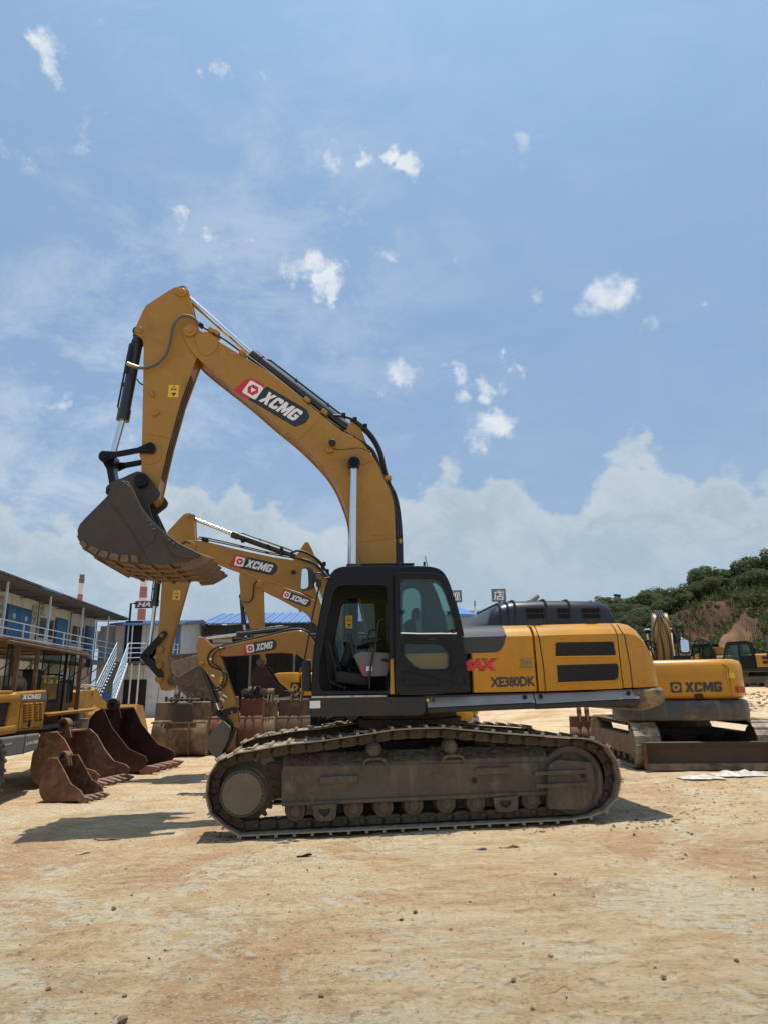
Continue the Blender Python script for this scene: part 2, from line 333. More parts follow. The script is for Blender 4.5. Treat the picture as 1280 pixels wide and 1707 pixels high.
class MB:
    def __init__(s): s.v = []; s.f = []; s.m = []; s.mats = []
    def mi(s, m):
        if m is None: return 0
        if m not in s.mats: s.mats.append(m)
        return s.mats.index(m)
    def add(s, vs, fs, m=None):
        o = len(s.v); s.v += [tuple(v) for v in vs]; k = s.mi(m)
        for f in fs: s.f.append(tuple(i + o for i in f)); s.m.append(k)
        return s
    def prism(s, poly, c0, c1, ax='uw', m=None):
        """plain extrusion of a polygon"""
        g = AX[ax]; n = len(poly)
        area = sum(poly[i][0] * poly[(i + 1) % n][1] - poly[(i + 1) % n][0] * poly[i][1] for i in range(n))
        P = poly if area > 0 else poly[::-1]
        vs = [g(a, b, c0) for a, b in P] + [g(a, b, c1) for a, b in P]
        fs = [tuple(range(n))[::-1], tuple(range(n, 2 * n))] + [(i, (i + 1) % n, (i + 1) % n + n, i + n) for i in range(n)]
        if ax == 'uw': fs = [f[::-1] for f in fs]
        return s.add(vs, fs, m)
    def plate(s, loops, c0, c1, ax='uw', bevel=0.0, m=None):
        """extrusion with holes"""
        g = AX[ax]; mid = (c0 + c1) / 2
        vs, fs = curve2d(loops, abs(c1 - c0), bevel)
        if ax == 'uw': fs = [f[::-1] for f in fs]
        return s.add([g(a, b, c + mid) for a, b, c in vs], fs, m)
    def box(s, c, d, rot=None, m=None):
        hx, hy, hz_ = d[0] / 2, d[1] / 2, d[2] / 2
        vs = [Vector((x, y, z)) for x in (-hx, hx) for y in (-hy, hy) for z in (-hz_, hz_)]
        if rot is not None: vs = [rot @ v for v in vs]
        vs = [v + Vector(c) for v in vs]
        return s.add(vs, [(0, 1, 3, 2), (4, 6, 7, 5), (0, 4, 5, 1), (2, 3, 7, 6), (0, 2, 6, 4), (1, 5, 7, 3)], m)
    def tube(s, pts, r, n=8, m=None, closed=False, caps=True):
        pts = [Vector(p) for p in pts]; k = len(pts); rings = []
        up = Vector((0.12, 0.31, 0.94)).normalized()
        rs = r if isinstance(r, (list, tuple)) else [r] * k
        o = len(s.v); kk = s.mi(m)
        for i, p in enumerate(pts):
            if closed: d = pts[(i + 1) % k] - pts[i - 1]
            else: d = pts[min(i + 1, k - 1)] - pts[max(i - 1, 0)]
            d.normalize()
            a = d.cross(up)
            if a.length < 0.05: a = d.cross(Vector((1, 0, 0)))
            a.normalize(); b = d.cross(a)
            for j in range(n):
                th = 2 * math.pi * j / n
                s.v.append(tuple(p + (a * math.cos(th) + b * math.sin(th)) * rs[i]))
        for i in range(k if closed else k - 1):
            for j in range(n):
                a0 = o + i * n + j; a1 = o + i * n + (j + 1) % n; b0 = o + ((i + 1) % k) * n + j; b1 = o + ((i + 1) % k) * n + (j + 1) % n
                s.f.append((a0, b0, b1, a1)); s.m.append(kk)
        if not closed and caps:
            s.f.append(tuple(range(o, o + n))); s.m.append(kk)
            s.f.append(tuple(range(o + (k - 1) * n, o + k * n))[::-1]); s.m.append(kk)
        return s
    def cyl(s, p0, p1, r, n=16, m=None, r1=None):
        return s.tube([p0, p1], [r, r if r1 is None else r1], n, m)
    def lathe(s, prof, c, n=32, m=None, axis='v'):
        """prof = (radius, along) pairs turned about an axis through c"""
        c = Vector(c); o = len(s.v); kk = s.mi(m)
        for (r_, a_) in prof:
            for j in range(n):
                th = 2 * math.pi * j / n
                q = (r_ * math.cos(th), a_, r_ * math.sin(th)) if axis == 'v' else ((r_ * math.cos(th), r_ * math.sin(th), a_) if axis == 'w' else (a_, r_ * math.cos(th), r_ * math.sin(th)))
                s.v.append(tuple(c + Vector(q)))
        for i in range(len(prof) - 1):
            for j in range(n):
                s.f.append((o + i * n + j, o + i * n + (j + 1) % n, o + (i + 1) * n + (j + 1) % n, o + (i + 1) * n + j)); s.m.append(kk)
        s.f.append(tuple(range(o, o + n))); s.m.append(kk)
        s.f.append(tuple(range(o + (len(prof) - 1) * n, o + len(prof) * n))); s.m.append(kk)
        return s
    def loft(s, rings, m=None, caps=True):
        o = len(s.v); n = len(rings[0]); kk = s.mi(m)
        for r_ in rings: s.v += [tuple(p) for p in r_]
        for i in range(len(rings) - 1):
            for j in range(n):
                s.f.append((o + i * n + j, o + i * n + (j + 1) % n, o + (i + 1) * n + (j + 1) % n, o + (i + 1) * n + j)); s.m.append(kk)
        if caps:
            s.f.append(tuple(range(o, o + n))[::-1]); s.m.append(kk)
            s.f.append(tuple(range(o + (len(rings) - 1) * n, o + len(rings) * n))); s.m.append(kk)
        return s
    def build(s, name, m=None, parent=None, bevel=0.0, smooth=True, ang=35, fixn=True, seg=2):
        me = bpy.data.meshes.new(name); me.from_pydata(s.v, [], s.f)
        mats = s.mats if s.mats else [m]
        if m is not None and s.mats and m not in s.mats and None in s.mats: mats = s.mats
        for q in mats: me.materials.append(q)
        if len(mats) > 1: me.polygons.foreach_set('material_index', s.m)
        if fixn or bevel > 0:
            bm = bmesh.new(); bm.from_mesh(me)
            if bevel > 0:
                bmesh.ops.remove_doubles(bm, verts=bm.verts, dist=1e-4)
                bmesh.ops.recalc_face_normals(bm, faces=bm.faces)
                es = [e for e in bm.edges if len(e.link_faces) == 2 and e.calc_face_angle(0) > rad(28)]
                try: bmesh.ops.bevel(bm, geom=es, offset=bevel, segments=seg, profile=0.5, affect='EDGES', clamp_overlap=True)
                except Exception: pass
            elif fixn: bmesh.ops.recalc_face_normals(bm, faces=bm.faces)
            bm.to_mesh(me); bm.free()
        me.update()
        if smooth:
            me.shade_smooth(); me.set_sharp_from_angle(angle=rad(ang))
        o = bpy.data.objects.new(name, me); C.objects.link(o)
        if parent is not None: o.parent = parent
        return o

def arc(c, r, a0, a1, n=8):
    return [(c[0] + r * math.cos(rad(a0 + (a1 - a0) * i / n)), c[1] + r * math.sin(rad(a0 + (a1 - a0) * i / n))) for i in range(n + 1)]
def smooth(pts, n=5, closed=False):
    """Catmull-Rom through the points"""
    out = []; k = len(pts)
    for i in range(k if closed else k - 1):
        p1 = pts[i]; p2 = pts[(i + 1) % k]
        p0 = pts[i - 1] if (closed or i > 0) else p1; p3 = pts[(i + 2) % k] if (closed or i + 2 < k) else p2
        for j in range(n):
            q = j / n
            out.append(tuple(0.5 * (2 * b + (c - a) * q + (2 * a - 5 * b + 4 * c - d) * q * q + (-a + 3 * b - 3 * c + d) * q ** 3) for a, b, c, d in zip(p0, p1, p2, p3)))
    if not closed: out.append(tuple(pts[-1]))
    return out
def roundpoly(pts, r, n=3):
    """cut the corners of a polygon with small arcs"""
    out = []; k = len(pts)
    for i in range(k):
        p = Vector(pts[i]); a = Vector(pts[i - 1]); b = Vector(pts[(i + 1) % k])
        ra = min(r, (a - p).length * 0.45, (b - p).length * 0.45)
        s0 = p + (a - p).normalized() * ra; s1 = p + (b - p).normalized() * ra
        for j in range(n + 1):
            q = j / n; out.append(tuple(s0 * (1 - q) ** 2 + p * 2 * q * (1 - q) + s1 * q * q))
    return out

# flat print: laid on a face as thin sheets, each a little above the one below
def print2d(mb, to3, vs, fs, lift, m):
    mb.add([to3(a, b, lift) for a, b in vs], fs, m)
def poly2d(mb, to3, poly, lift, m):
    vs, fs = curve2d([poly], 0.0); print2d(mb, to3, [(a, b) for a, b, c in vs], fs, lift, m)
def letters(mb, to3, s, x, y, w, h, lift, m, shear=0.0, off=0.0, space=1.0):
    if s == 'XCMG': return logo_letters(mb, to3, x, y, w, h, lift, m, shear)
    vs, fs, asp = text2d(s, shear, off, space)
    print2d(mb, to3, [(x + a * w, y + b * h) for a, b in vs], fs, lift, m)
GLY = {'X': (1.05, [(0,0),(.36,0),(.51,.27),(.66,0),(1,0),(.70,.5),(1,1),(.64,1),(.49,.73),(.34,1),(0,1),(.30,.5)]),
 'C': (.92, [(1,.36),(1,.15),(.85,0),(.15,0),(0,.15),(0,.85),(.15,1),(.85,1),(1,.85),(1,.64),(.66,.64),(.66,.75),(.34,.75),(.34,.25),(.66,.25),(.66,.36)]),
 'M': (1.22, [(0,0),(0,1),(.30,1),(.5,.52),(.70,1),(1,1),(1,0),(.74,0),(.74,.52),(.58,.10),(.42,.10),(.26,.52),(.26,0)]),
 'G': (.98, [(1,.56),(1,.15),(.85,0),(.15,0),(0,.15),(0,.85),(.15,1),(.85,1),(1,.85),(1,.68),(.66,.68),(.66,.76),(.34,.76),(.34,.24),(.68,.24),(.68,.36),(.5,.36),(.5,.56)])}
def logo_letters(mb, to3, x, y, w, h, lift, m, shear=.25):
    tot = sum(GLY[c][0] for c in 'XCMG') + 3 * .09; sx = (w - shear * h) / tot; cx = x
    for c in 'XCMG':
        gw, pl = GLY[c]; poly2d(mb, to3, [(cx + a * gw * sx + shear * b * h, y + b * h) for a, b in pl], lift, m); cx += (gw + .09) * sx
def emblem(mb, to3, x, y, s_, lift, msq, mhex, mtri):
    poly2d(mb, to3, roundpoly([(x, y), (x + s_, y), (x + s_, y + s_), (x, y + s_)], s_ * 0.14), lift, msq)
    c = (x + s_ / 2, y + s_ / 2)
    poly2d(mb, to3, [(c[0] + s_ * 0.38 * math.cos(rad(60 * i)), c[1] + s_ * 0.38 * math.sin(rad(60 * i))) for i in range(6)], lift + 0.0015, mhex)
    poly2d(mb, to3, [(c[0] + s_ * 0.21 * math.cos(rad(a)), c[1] + s_ * 0.21 * math.sin(rad(a))) for a in (30, 150, 270)], lift + 0.003, mtri)
def brand_plate(name, parent, A, B, hgt, v, flip=False):
    """red and black plate with white emblem and slanted white letters on a boom's side, running from A to B in (u, w)"""
    A = Vector(A); B = Vector(B); L = (B - A).length; e = (B - A) / L; nn = Vector((-e.y, e.x))
    def to3(a, b, lift):
        q = A + e * a + nn * b; return (q.x, v - 0.002 - lift, q.y)
    mb = MB(); h = hgt
    poly2d(mb, to3, roundpoly([(h * 0.02, -h * .5), (L * .30, -h * .5), (L * .30, h * .5), (h * 0.55, h * .5), (h * 0.25, h * .33)], h * 0.08), 0.0, M_red)
    poly2d(mb, to3, roundpoly([(L * .30 - h * .25, -h * .5), (L - h * .3, -h * .5), (L - h * .02, -h * .1), (L - h * .02, h * .25), (L - h * .3, h * .5), (L * .30 + h * .12, h * .5)], h * 0.08), 0.0015, M_dec)
    emblem(mb, to3, h * .42, -h * .36, h * .72, 0.003, M_letter, M_red, M_letter)
    letters(mb, to3, 'XCMG', h * 1.27, -h * .30, L - h * 1.62, h * .62, 0.003, M_letter, shear=0.25, off=0.035, space=0.93)
    return mb.build(name, parent=parent, fixn=False, smooth=False)
def warn_sticker(parent, c, w_, h_, v, ang=0):
    c = Vector(c)
    def to3(a, b, lift):
        ca, sa = math.cos(ang), math.sin(ang); return (c.x + a * ca - b * sa, v - 0.002 - lift, c.y + a * sa + b * ca)
    mb = MB(); poly2d(mb, to3, [(-w_ / 2, -h_ / 2), (w_ / 2, -h_ / 2), (w_ / 2, h_ / 2), (-w_ / 2, h_ / 2)], 0, M_stick)
    poly2d(mb, to3, [(-w_ * .32, h_ * .08), (w_ * .32, h_ * .08), (0, h_ * .42)], 0.0015, M_dec)
    poly2d(mb, to3, [(-w_ * .2, h_ * .14), (w_ * .2, h_ * .14), (0, h_ * .34)], 0.003, M_stick)
    poly2d(mb, to3, [(-w_ * .3, -h_ * .18), (w_ * .25, -h_ * .12), (w_ * .25, -h_ * .24), (0, -h_ * .26)], 0.0015, M_dec)
    poly2d(mb, to3, arc((w_ * .05, -h_ * .30), w_ * .12, 0, 330, 8), 0.0016, M_dec)
    return mb.build('warning_sticker', parent=parent, fixn=False, smooth=False)

# ------------------------------------------------------------------ parts shared by machines
def ram(parent, A, B, Cc, v, rb, rr, mb_mat=None, n=18):
    """hydraulic cylinder: barrel A-B, chromed rod B-C, an eye at each end"""
    a = Vector((A[0], v, A[1])); b = Vector((B[0], v, B[1])); c = Vector((Cc[0], v, Cc[1]))
    d = (b - a).normalized()
    mb = MB(); mb.cyl(a, b, rb, n); mb.cyl(b - d * rb * 1.6, b + d * rb * 0.5, rb * 1.17, n); mb.cyl(a, a + d * rb * .8, rb * 1.1, n)
    mb.cyl(a - Vector((0, rb * 1.0, 0)), a + Vector((0, rb * 1.0, 0)), rb * 1.05, n)
    # oil pipe along the barrel
    off = Vector((-d.z, 0, d.x)) * (rb * 1.35)
    if off.z < 0: off = -off
    L = (b - a).length
    mb.tube([a + d * L * .12 + off * .7, a + d * L * .14 + off, a + d * L * .88 + off, a + d * L * .91 + off * .7], rb * .2, 6)
    for k in (.3, .62): mb.box(a + d * L * k + off * .9, (rb * .5, rb * .6, rb * .6), m=None)
    o1 = mb.build('cylinder_barrel', mb_mat or M_cyl, parent)
    r = MB(); r.cyl(b, c, rr, n); o2 = r.build('cylinder_rod', M_chrome, parent)
    e = MB(); e.cyl(c - Vector((0, rr * 1.5, 0)), c + Vector((0, rr * 1.5, 0)), rr * 1.75, n); e.cyl(c - Vector((0, rr * 2, 0)), c + Vector((0, rr * 2, 0)), rr * .9, n)
    e.build('rod_eye', mb_mat or M_cyl, o2)
    return o1

def beam(name, parent, outline, v0, v1, m, t_=0.02, flange=0.015):
    """box-section beam: two side plates with a slightly inset web all round"""
    mb = MB(); mb.plate([outline], v0, v0 + t_, bevel=0.004); mb.plate([outline], v1 - t_, v1, bevel=0.004)
    n = len(outline); cx = sum(p[0] for p in outline) / n; cy = sum(p[1] for p in outline) / n
    area = sum(outline[i][0] * outline[(i + 1) % n][1] - outline[(i + 1) % n][0] * outline[i][1] for i in range(n))
    sgn = 1 if area > 0 else -1
    ins = []
    for i in range(n):
        a = Vector(outline[i - 1]); p = Vector(outline[i]); b = Vector(outline[(i + 1) % n])
        e1 = (p - a).normalized(); e2 = (b - p).normalized(); nn = (Vector((-e1.y, e1.x)) + Vector((-e2.y, e2.x)))
        if nn.length < 1e-5: nn = Vector((-e1.y, e1.x))
        ins.append(tuple(p + nn.normalized() * flange * sgn))
    mb.plate([ins], v0 + t_ * 0.9, v1 - t_ * 0.9)
    return mb.build(name, m, parent)
def pin(mb, c, v, r, d=0.05, n=20, m=None):
    mb.lathe([(r, 0), (r, -d * .8), (r * .85, -d), (r * .45, -d), (r * .42, -d * 1.25), (r * .2, -d * 1.25)], (c[0], v, c[1]), n, m)

def shoe_mesh(width, pitch, m, grouser=0.045):
    """one track plate: three grousers, bolts; x along the chain, y across, z outward"""
    mb = MB(); h = pitch / 2
    prof = [(-h * 1.02, 0.0), (h * .98, 0.0), (h * 1.02, grouser), (h * .88, grouser), (h * .82, .014), (h * .08, .014), (h * .05, grouser * .4), (-h * .05, grouser * .4), (-h * .08, .014),
            (-h * .80, .014), (-h * .84, grouser), (-h * .96, grouser)]
    mb.prism(prof, 0, width, 'uw')
    o = mb.build('track_shoe', m, None, smooth=False); me = o.data; bpy.data.objects.remove(o); return me

def resample(path, pitch):
    n = len(path); seg = [(Vector(path[(i + 1) % n]) - Vector(path[i])).length for i in range(n)]; tot = sum(seg)
    cnt = max(6, round(tot / pitch)); st = tot / cnt; out = []
    def at(s_):
        s_ %= tot
        for i in range(n):
            if s_ <= seg[i]: return Vector(path[i]).lerp(Vector(path[(i + 1) % n]), s_ / seg[i])
            s_ -= seg[i]
        return Vector(path[0])
    for k in range(cnt):
        a = at(k * st); b = at((k + 1) * st); out.append((a, b))
    return out, st

def crawler(parent, path, v0, width, pitch, M1=None, M2=None, jit=0.0, name='track', links=True, grouser=0.045):
    """path clockwise seen from the near side (top run to the right): outward is on its left"""
    M1 = M1 or M_track; M2 = M2 or M_chain
    segs, st = resample(path, pitch)
    me = shoe_mesh(width, st, M1, grouser)
    ch = MB(); lt = st * 0.5
    for (a, b) in segs:
        d = (b - a).normalized(); nn = Vector((-d.y, d.x)); mid = (a + b) / 2
        if links:
            for vv in (v0 + width * .33, v0 + width * .62):
                pts = []
                for (x, z) in ((-.62, -.02), (-.62, -.07), (-.4, -.115), (.25, -.115), (.5, -.10), (.62, -.07), (.62, -.02)):
                    q = mid + d * x * st + nn * z * (st / .2); pts.append((q.x, q.y))
                ch.prism(pts, vv - .025, vv + .025, 'uw')
            q = mid + nn * -.065 * (st / .2) - d * st * .3
            ch.cyl((q.x, v0 + width * .24, q.y), (q.x, v0 + width * .71, q.y), 0.028 * st / .2, 8)
    o = ch.build(name, M2, parent, smooth=False) if links else emp(name, parent)
    first = True
    for (a, b) in segs:
        d = (b - a).normalized(); mid = (a + b) / 2
        s = bpy.data.objects.new('track_shoe', me); C.objects.link(s); s.parent = o
        s.location = (mid.x, v0 + R.uniform(-jit, jit), mid.y); s.rotation_euler = (0, -math.atan2(d.y, d.x), 0)
    return o

def gears(parent, c, v, r, n, th=0.06, m=None):
    pts = []
    for i in range(n):
        a0 = 360 * i / n
        for (da, rr) in ((-.30, .88), (-.13, 1.0), (.13, 1.0), (.30, .88)):
            a = rad(a0 + da * 360 / n); pts.append((c[0] + r * rr * math.cos(a), c[1] + r * rr * math.sin(a)))
    mb = MB(); mb.prism(pts, v, v + th); return mb.build('sprocket', m or M_chain, parent, smooth=False)

def bucket(parent, shell, side, v0, v1, tip, m, msh=None, nt=5, tsz=1.0, tl=None, cutters=True, thick=0.03, wear=False, mtip=None, tdir=None):
    """digging bucket. shell: open profile from the hinge round the back to the cutting lip; side: closed side plate outline;
       tip: (u, w) point the teeth reach to; teeth spread along the lip from v0 to v1"""
    msh = msh or m
    sh = MB(); n = len(shell); inner = []
    for i in range(n):
        a = Vector(shell[max(i - 1, 0)]); b = Vector(shell[min(i + 1, n - 1)]); d = (b - a).normalized(); nn = Vector((-d.y, d.x))
        inner.append((shell[i][0] + nn.x * thick, shell[i][1] + nn.y * thick))
    # inward is whichever side the side plate's centre lies on
    cx = sum(p[0] for p in side) / len(side); cy = sum(p[1] for p in side) / len(side); k = n // 2
    d1 = (Vector(inner[k]) - Vector((cx, cy))).length; d0 = (Vector(shell[k]) - Vector((cx, cy))).length
    if d1 > d0: inner = [(2 * p[0] - q[0], 2 * p[1] - q[1]) for p, q in zip(shell, inner)]
    poly = list(shell) + inner[::-1]
    sh.prism(poly, v0 + .012, v1 - .012)
    o = sh.build('bucket_shell', msh, parent)
    for (a, b) in ((v0 - .012, v0 + .02), (v1 - .02, v1 + .012)):
        sp = MB(); sp.plate([side], a, b, bevel=0.004); sp.build('side_plate', m, parent)
    lip = Vector(shell[-1]); tp = Vector(tip); d = (tp - lip); L = d.length; d.normalize(); nn = Vector((-d.y, d.x))
    h = .07 * tsz
    tm = MB(); wv_ = .11 * tsz / 2
    for (x, hh, ww) in ((-.35, 1.0, 1.0), (.25, 1.05, 1.0), (.55, .72, .82), (1.0, .12, .55)):
        q = lip + d * L * x
        tm.v += [(q.x + nn.x * h * hh * sg - lip.x, y * wv_ * ww, q.y + nn.y * h * hh * sg - lip.y) for sg in (-1, 1) for y in (-1, 1)]
    for i in range(3):
        o4 = i * 4
        for (p, q) in ((0, 1), (1, 3), (3, 2), (2, 0)):
            tm.f.append((o4 + p, o4 + q, o4 + 4 + q, o4 + 4 + p)); tm.m.append(0)
    tm.f += [(0, 2, 3, 1), (12, 13, 15, 14)]; tm.m += [0, 0]
    t0 = tm.build('tooth', mtip or m, parent, bevel=0.008 * tsz, seg=1)
    for i in range(nt):
        vv = v0 + .06 * tsz + (v1 - v0 - .12 * tsz) * i / (nt - 1)
        oo = t0 if i == 0 else copyobj(t0, parent)
        oo.location = (lip.x, vv, lip.y); oo.rotation_euler = (0, R.uniform(-.03, .03), R.uniform(-.03, .03))
    return o
# ------------------------------------------------------------------ THE LARGE EXCAVATOR (front)
YAW = rad(5.5)
O1 = onground(690, 1386)
X1 = Fr(O1, (math.cos(YAW), math.sin(YAW)), 0.014)
big = X1.root('excavator', 'large golden crawler excavator in front with open black cab, boom raised high', 'excavator')

# tracks -----------------------------------------------------------
tp = X1.L([(352,1358),(344,1333),(346,1300),(355,1278),(368,1266),(390,1257.5),(431,1251),(474.6,1242.5),(532,1237),(584,1229),(619,1224),(660,1217),(700,1215.5),(733,1214),(793,1219.5),(849,1224.5),(905,1228),
  (955,1231),(990,1234),(1012,1246),(1028,1270),(1034,1300),(1030,1326),(1014,1349),(992,1356)], 0.0)
bl = X1.P(392, 1384, 0.0); br = X1.P(975, 1356, 0.0)
base_w = 0.052
tp = [p for p in tp if p[1] > base_w + 0.02]
tp = tp + [(br[0], base_w), ((bl[0] + br[0]) / 2, base_w - .004), (bl[0], base_w)]
for nm, v0 in (('n', 0.0), ('f', 2.62)):
    crawler(big, tp if nm == 'n' else [(a, b + .0) for a, b in tp], v0, 0.60, 0.216, jit=0.006, name='track_chain')
    # caked mud lying on the upper run
    mm = MB()
    for k in range(46):
        i = R.uniform(5, 15); a = Vector(tp[int(i)]); b = Vector(tp[int(i) + 1]); q = a.lerp(b, i % 1)
        r_ = R.uniform(.02, .07); c = Vector((q.x + R.uniform(-.05, .05), v0 + R.uniform(.08, .52), q.y + .02))
        pts = [c + Vector((R.uniform(-1, 1) * r_ * 1.6, R.uniform(-1, 1) * r_ * 1.6, R.uniform(-.2, .55) * r_)) for _ in range(9)]
        bm = bmesh.new(); vs = [bm.verts.new(p) for p in pts]; bmesh.ops.convex_hull(bm, input=vs)
        bm.verts.index_update(); mm.add([v.co[:] for v in bm.verts], [[v.index for v in f.verts] for f in bm.faces]); bm.free()
    tag(mm.build('caked_mud', M_clod, big, smooth=False), kind='stuff')

def under(v0, near=True):
    v = v0 + .10
    PN = lambda px, py, vv: X1.P(px, py, vv - v0)          # both sides share the outline seen on the near one
    LN = lambda pts, vv: X1.L(pts, vv - v0)
    sp = PN(405, 1322, v); idl = PN(955, 1301, v)
    # side frame: boxed beam with sloping top
    fr = MB()
    out = LN([(470,1345),(470,1284),(474,1277),(905,1271),(915,1280),(915,1323),(905,1326)], v)
    fr.plate([roundpoly(out, .02)], v, v + .025, bevel=.006)
    z0 = out[0][1]; zt = out[2][1]; ua, ub = out[1][0], out[4][0]
    sec = [(v + .02, z0 + .02), (v + .02, zt - .01), (v + .17, zt + .12), (v + .40, zt + .12), (v + .45, zt - .05), (v + .45, z0 + .02)]
    fr.prism(sec, ua + .01, ub - .01, 'vw')
    fr.box(((ua + ub) / 2, v - .012, z0 + .03), (ub - ua - .02, .03, .035))                                # lower flange
    o = fr.build('track_frame', M_tframe, big, smooth=False)
    for (x0, x1_, y0, y1) in ((534, 596, 1292, 1306), (791, 848, 1278, 1291)):
        a = PN(x0, y1, v - .02); b = PN(x1_, y0, v - .02)
        s = MB(); s.box(((a[0] + b[0]) / 2, v - .03, (a[1] + b[1]) / 2), (b[0] - a[0], .07, b[1] - a[1])); s.build('step_ledge', M_tframe, o, bevel=.008)
    h = PN(790, 1301, v); s = MB(); s.lathe([(.036, .0), (.036, -.006), (.028, -.006), (.028, -.001)], (h[0], v, h[1]), 16); s.build('oval_port', M_intd, o)
    # idler yoke with slide rails
    yk = MB(); pl = LN([(911,1349),(911,1277),(925,1266),(985,1270.5),(992,1308),(983,1338),(972,1350)], v - .03)
    yk.plate([roundpoly(pl, .05)], v - .05, v + .03, bevel=.008)
    for (xa, ya, xb, yb) in ((889, 1290, 976, 1285), (892, 1312, 978, 1305)):
        a = PN(xa, ya, v - .06); b = PN(xb, yb, v - .06); yk.box(((a[0] + b[0]) / 2, v - .07, (a[1] + b[1]) / 2), (b[0] - a[0], .045, .045))
    yk.build('idler_yoke', M_tframe, big, bevel=.004)
    h = PN(971, 1293, v - .05); s = MB(); s.lathe([(.034, 0), (.034, -.004), (.026, -.004), (.026, -.001)], (h[0], v - .05, h[1]), 14); s.build('yoke_port', M_intd, big)
    # idler wheel
    r_i = (PN(1008, 1301, v)[0] - idl[0])
    w_ = MB(); w_.lathe([(.10, -.02), (.12, .05), (r_i * .72, .05), (r_i * .82, .02), (r_i * .97, .02), (r_i, .05), (r_i, .17), (r_i + .04, .18), (r_i + .04, .25), (r_i, .26), (r_i, .36), (r_i * .8, .38), (.12, .36)], (idl[0], v + .02, idl[1]), 44)
    w_.build('idler_wheel', M_tframe, big)
    # sprocket and final drive
    rs = abs(PN(461, 1322, v)[0] - sp[0]); g = gears(big, sp, v + .17, rs, 23, .07, M_chain)
    rd = abs(PN(441, 1322, v - .05)[0] - sp[0])
    d = MB(); d.lathe([(.10, -.085), (rd * .9, -.085), (rd * .93, -.075), (rd * .94, -.065), (rd * 1.0, -.065), (rd * 1.02, -.05), (rd * 1.02, .12), (rd * 1.15, .16), (rd * 1.15, .3), (.1, .3)], (sp[0], v + .02, sp[1]), 48)
    dr = d.build('final_drive', M_fdrive, big)
    b0 = None
    for k in range(30):
        a = rad(12 * k + 3); q = (sp[0] + math.cos(a) * rd * .955, v - .05, sp[1] + math.sin(a) * rd * .955)
        if b0 is None:
            s = MB(); s.cyl((0, 0, 0), (0, -.028, 0), .014, 6, M_chain); b0 = s.build('bolt', M_chain, dr); b0.location = q
        else: copyobj(b0, dr, q)
    s = MB(); ring = [(470, 1262), (470, 1345)]
    a = PN(452, 1300, v + .2); s.box((a[0] + .06, v + .3, a[1]), (.22, .22, .40)); s.build('motor_guard', M_chain, big, bevel=.02)
    # rollers
    rp = [(493,1352),(540,1350),(590,1347),(640,1345),(690,1342),(744,1339),(794,1337),(842,1334),(886,1332)]
    r0_ = None
    for (px, py) in rp:
        c = PN(px, py, v)
        if r0_ is None:
            s = MB(); s.lathe([(.045, -.04), (.062, -.035), (.07, -.02), (.118, .0), (.125, .02), (.125, .06), (.10, .08), (.10, .14), (.125, .15), (.14, .16), (.14, .19), (.1, .2), (.1, .3)], (0, 0, 0), 26)
            r0_ = s.build('track_roller', M_tframe, big); q = r0_
        else: q = copyobj(r0_, big)
        q.location = (c[0], v + .05, c[1] - .01)
    for poly in ([(521,1342),(562,1340),(560,1362),(552,1368),(531,1369),(524,1362)], [(821,1330),(863,1326),(862,1350),(853,1353),(829,1354),(824,1346)]):
        s = MB(); P_ = LN(poly, v - .04); cxx = sum(p[0] for p in P_) / 6; cyy = sum(p[1] for p in P_) / 6
        cut = [(cxx - .07, cyy + .06), (cxx - .06, cyy + .01), (cxx, cyy - .03), (cxx + .06, cyy + .01), (cxx + .07, cyy + .06)]
        s.plate([P_, cut], v - .055, v - .035, bevel=.003); s.build('roller_guard', M_tframe, big)
    # carrier rollers on hoop brackets
    for (px, py, xa, xb, yb) in ((624, 1251, 603, 648, 1282), (751, 1246, 734, 778, 1277)):
        c = PN(px, py, v); a = PN(xa, yb, v - .02); b = PN(xb, yb, v - .02)
        s = MB(); s.lathe([(.04, -.05), (.055, -.05), (.06, -.02), (.085, 0), (.085, .10), (.1, .11), (.1, .16), (.05, .17)], (c[0], v + .01, c[1] + .005), 22); s.build('carrier_roller', M_tframe, big)
        top = c[1] - .10; m_ = .035
        s = MB(); s.tube([(a[0], v, a[1] - .03), (a[0] + .02, v, top - .08), (a[0] + .05, v, top - .02), (a[0] + .10, v, top), (b[0] - .10, v, top), (b[0] - .05, v, top - .02), (b[0] - .02, v, top - .08), (b[0], v, b[1] - .03)], .02, 8)
        s.build('step_hoop', M_tframe, big)
    # soil heaped on the frame
    mm = MB()
    for k in range(150):
        u_ = R.uniform(ua + .1, ub - .15); r_ = R.uniform(.012, .05)
        kk = R.random(); c = Vector((u_, v + .03 + .14 * kk, zt - .01 + .12 * kk + .01))
        pts = [c + Vector((R.uniform(-1, 1) * r_ * 1.5, R.uniform(-1, 1) * r_, R.uniform(-.6, 1) * r_)) for _ in range(8)]
        bm = bmesh.new(); vs = [bm.verts.new(p) for p in pts]; bmesh.ops.convex_hull(bm, input=vs)
        bm.verts.index_update(); mm.add([q.co[:] for q in bm.verts], [[q.index for q in f.verts] for f in bm.faces]); bm.free()
    tag(mm.build('soil_heap', M_soil, big, smooth=False), kind='stuff')
under(0.0)
under(2.62)
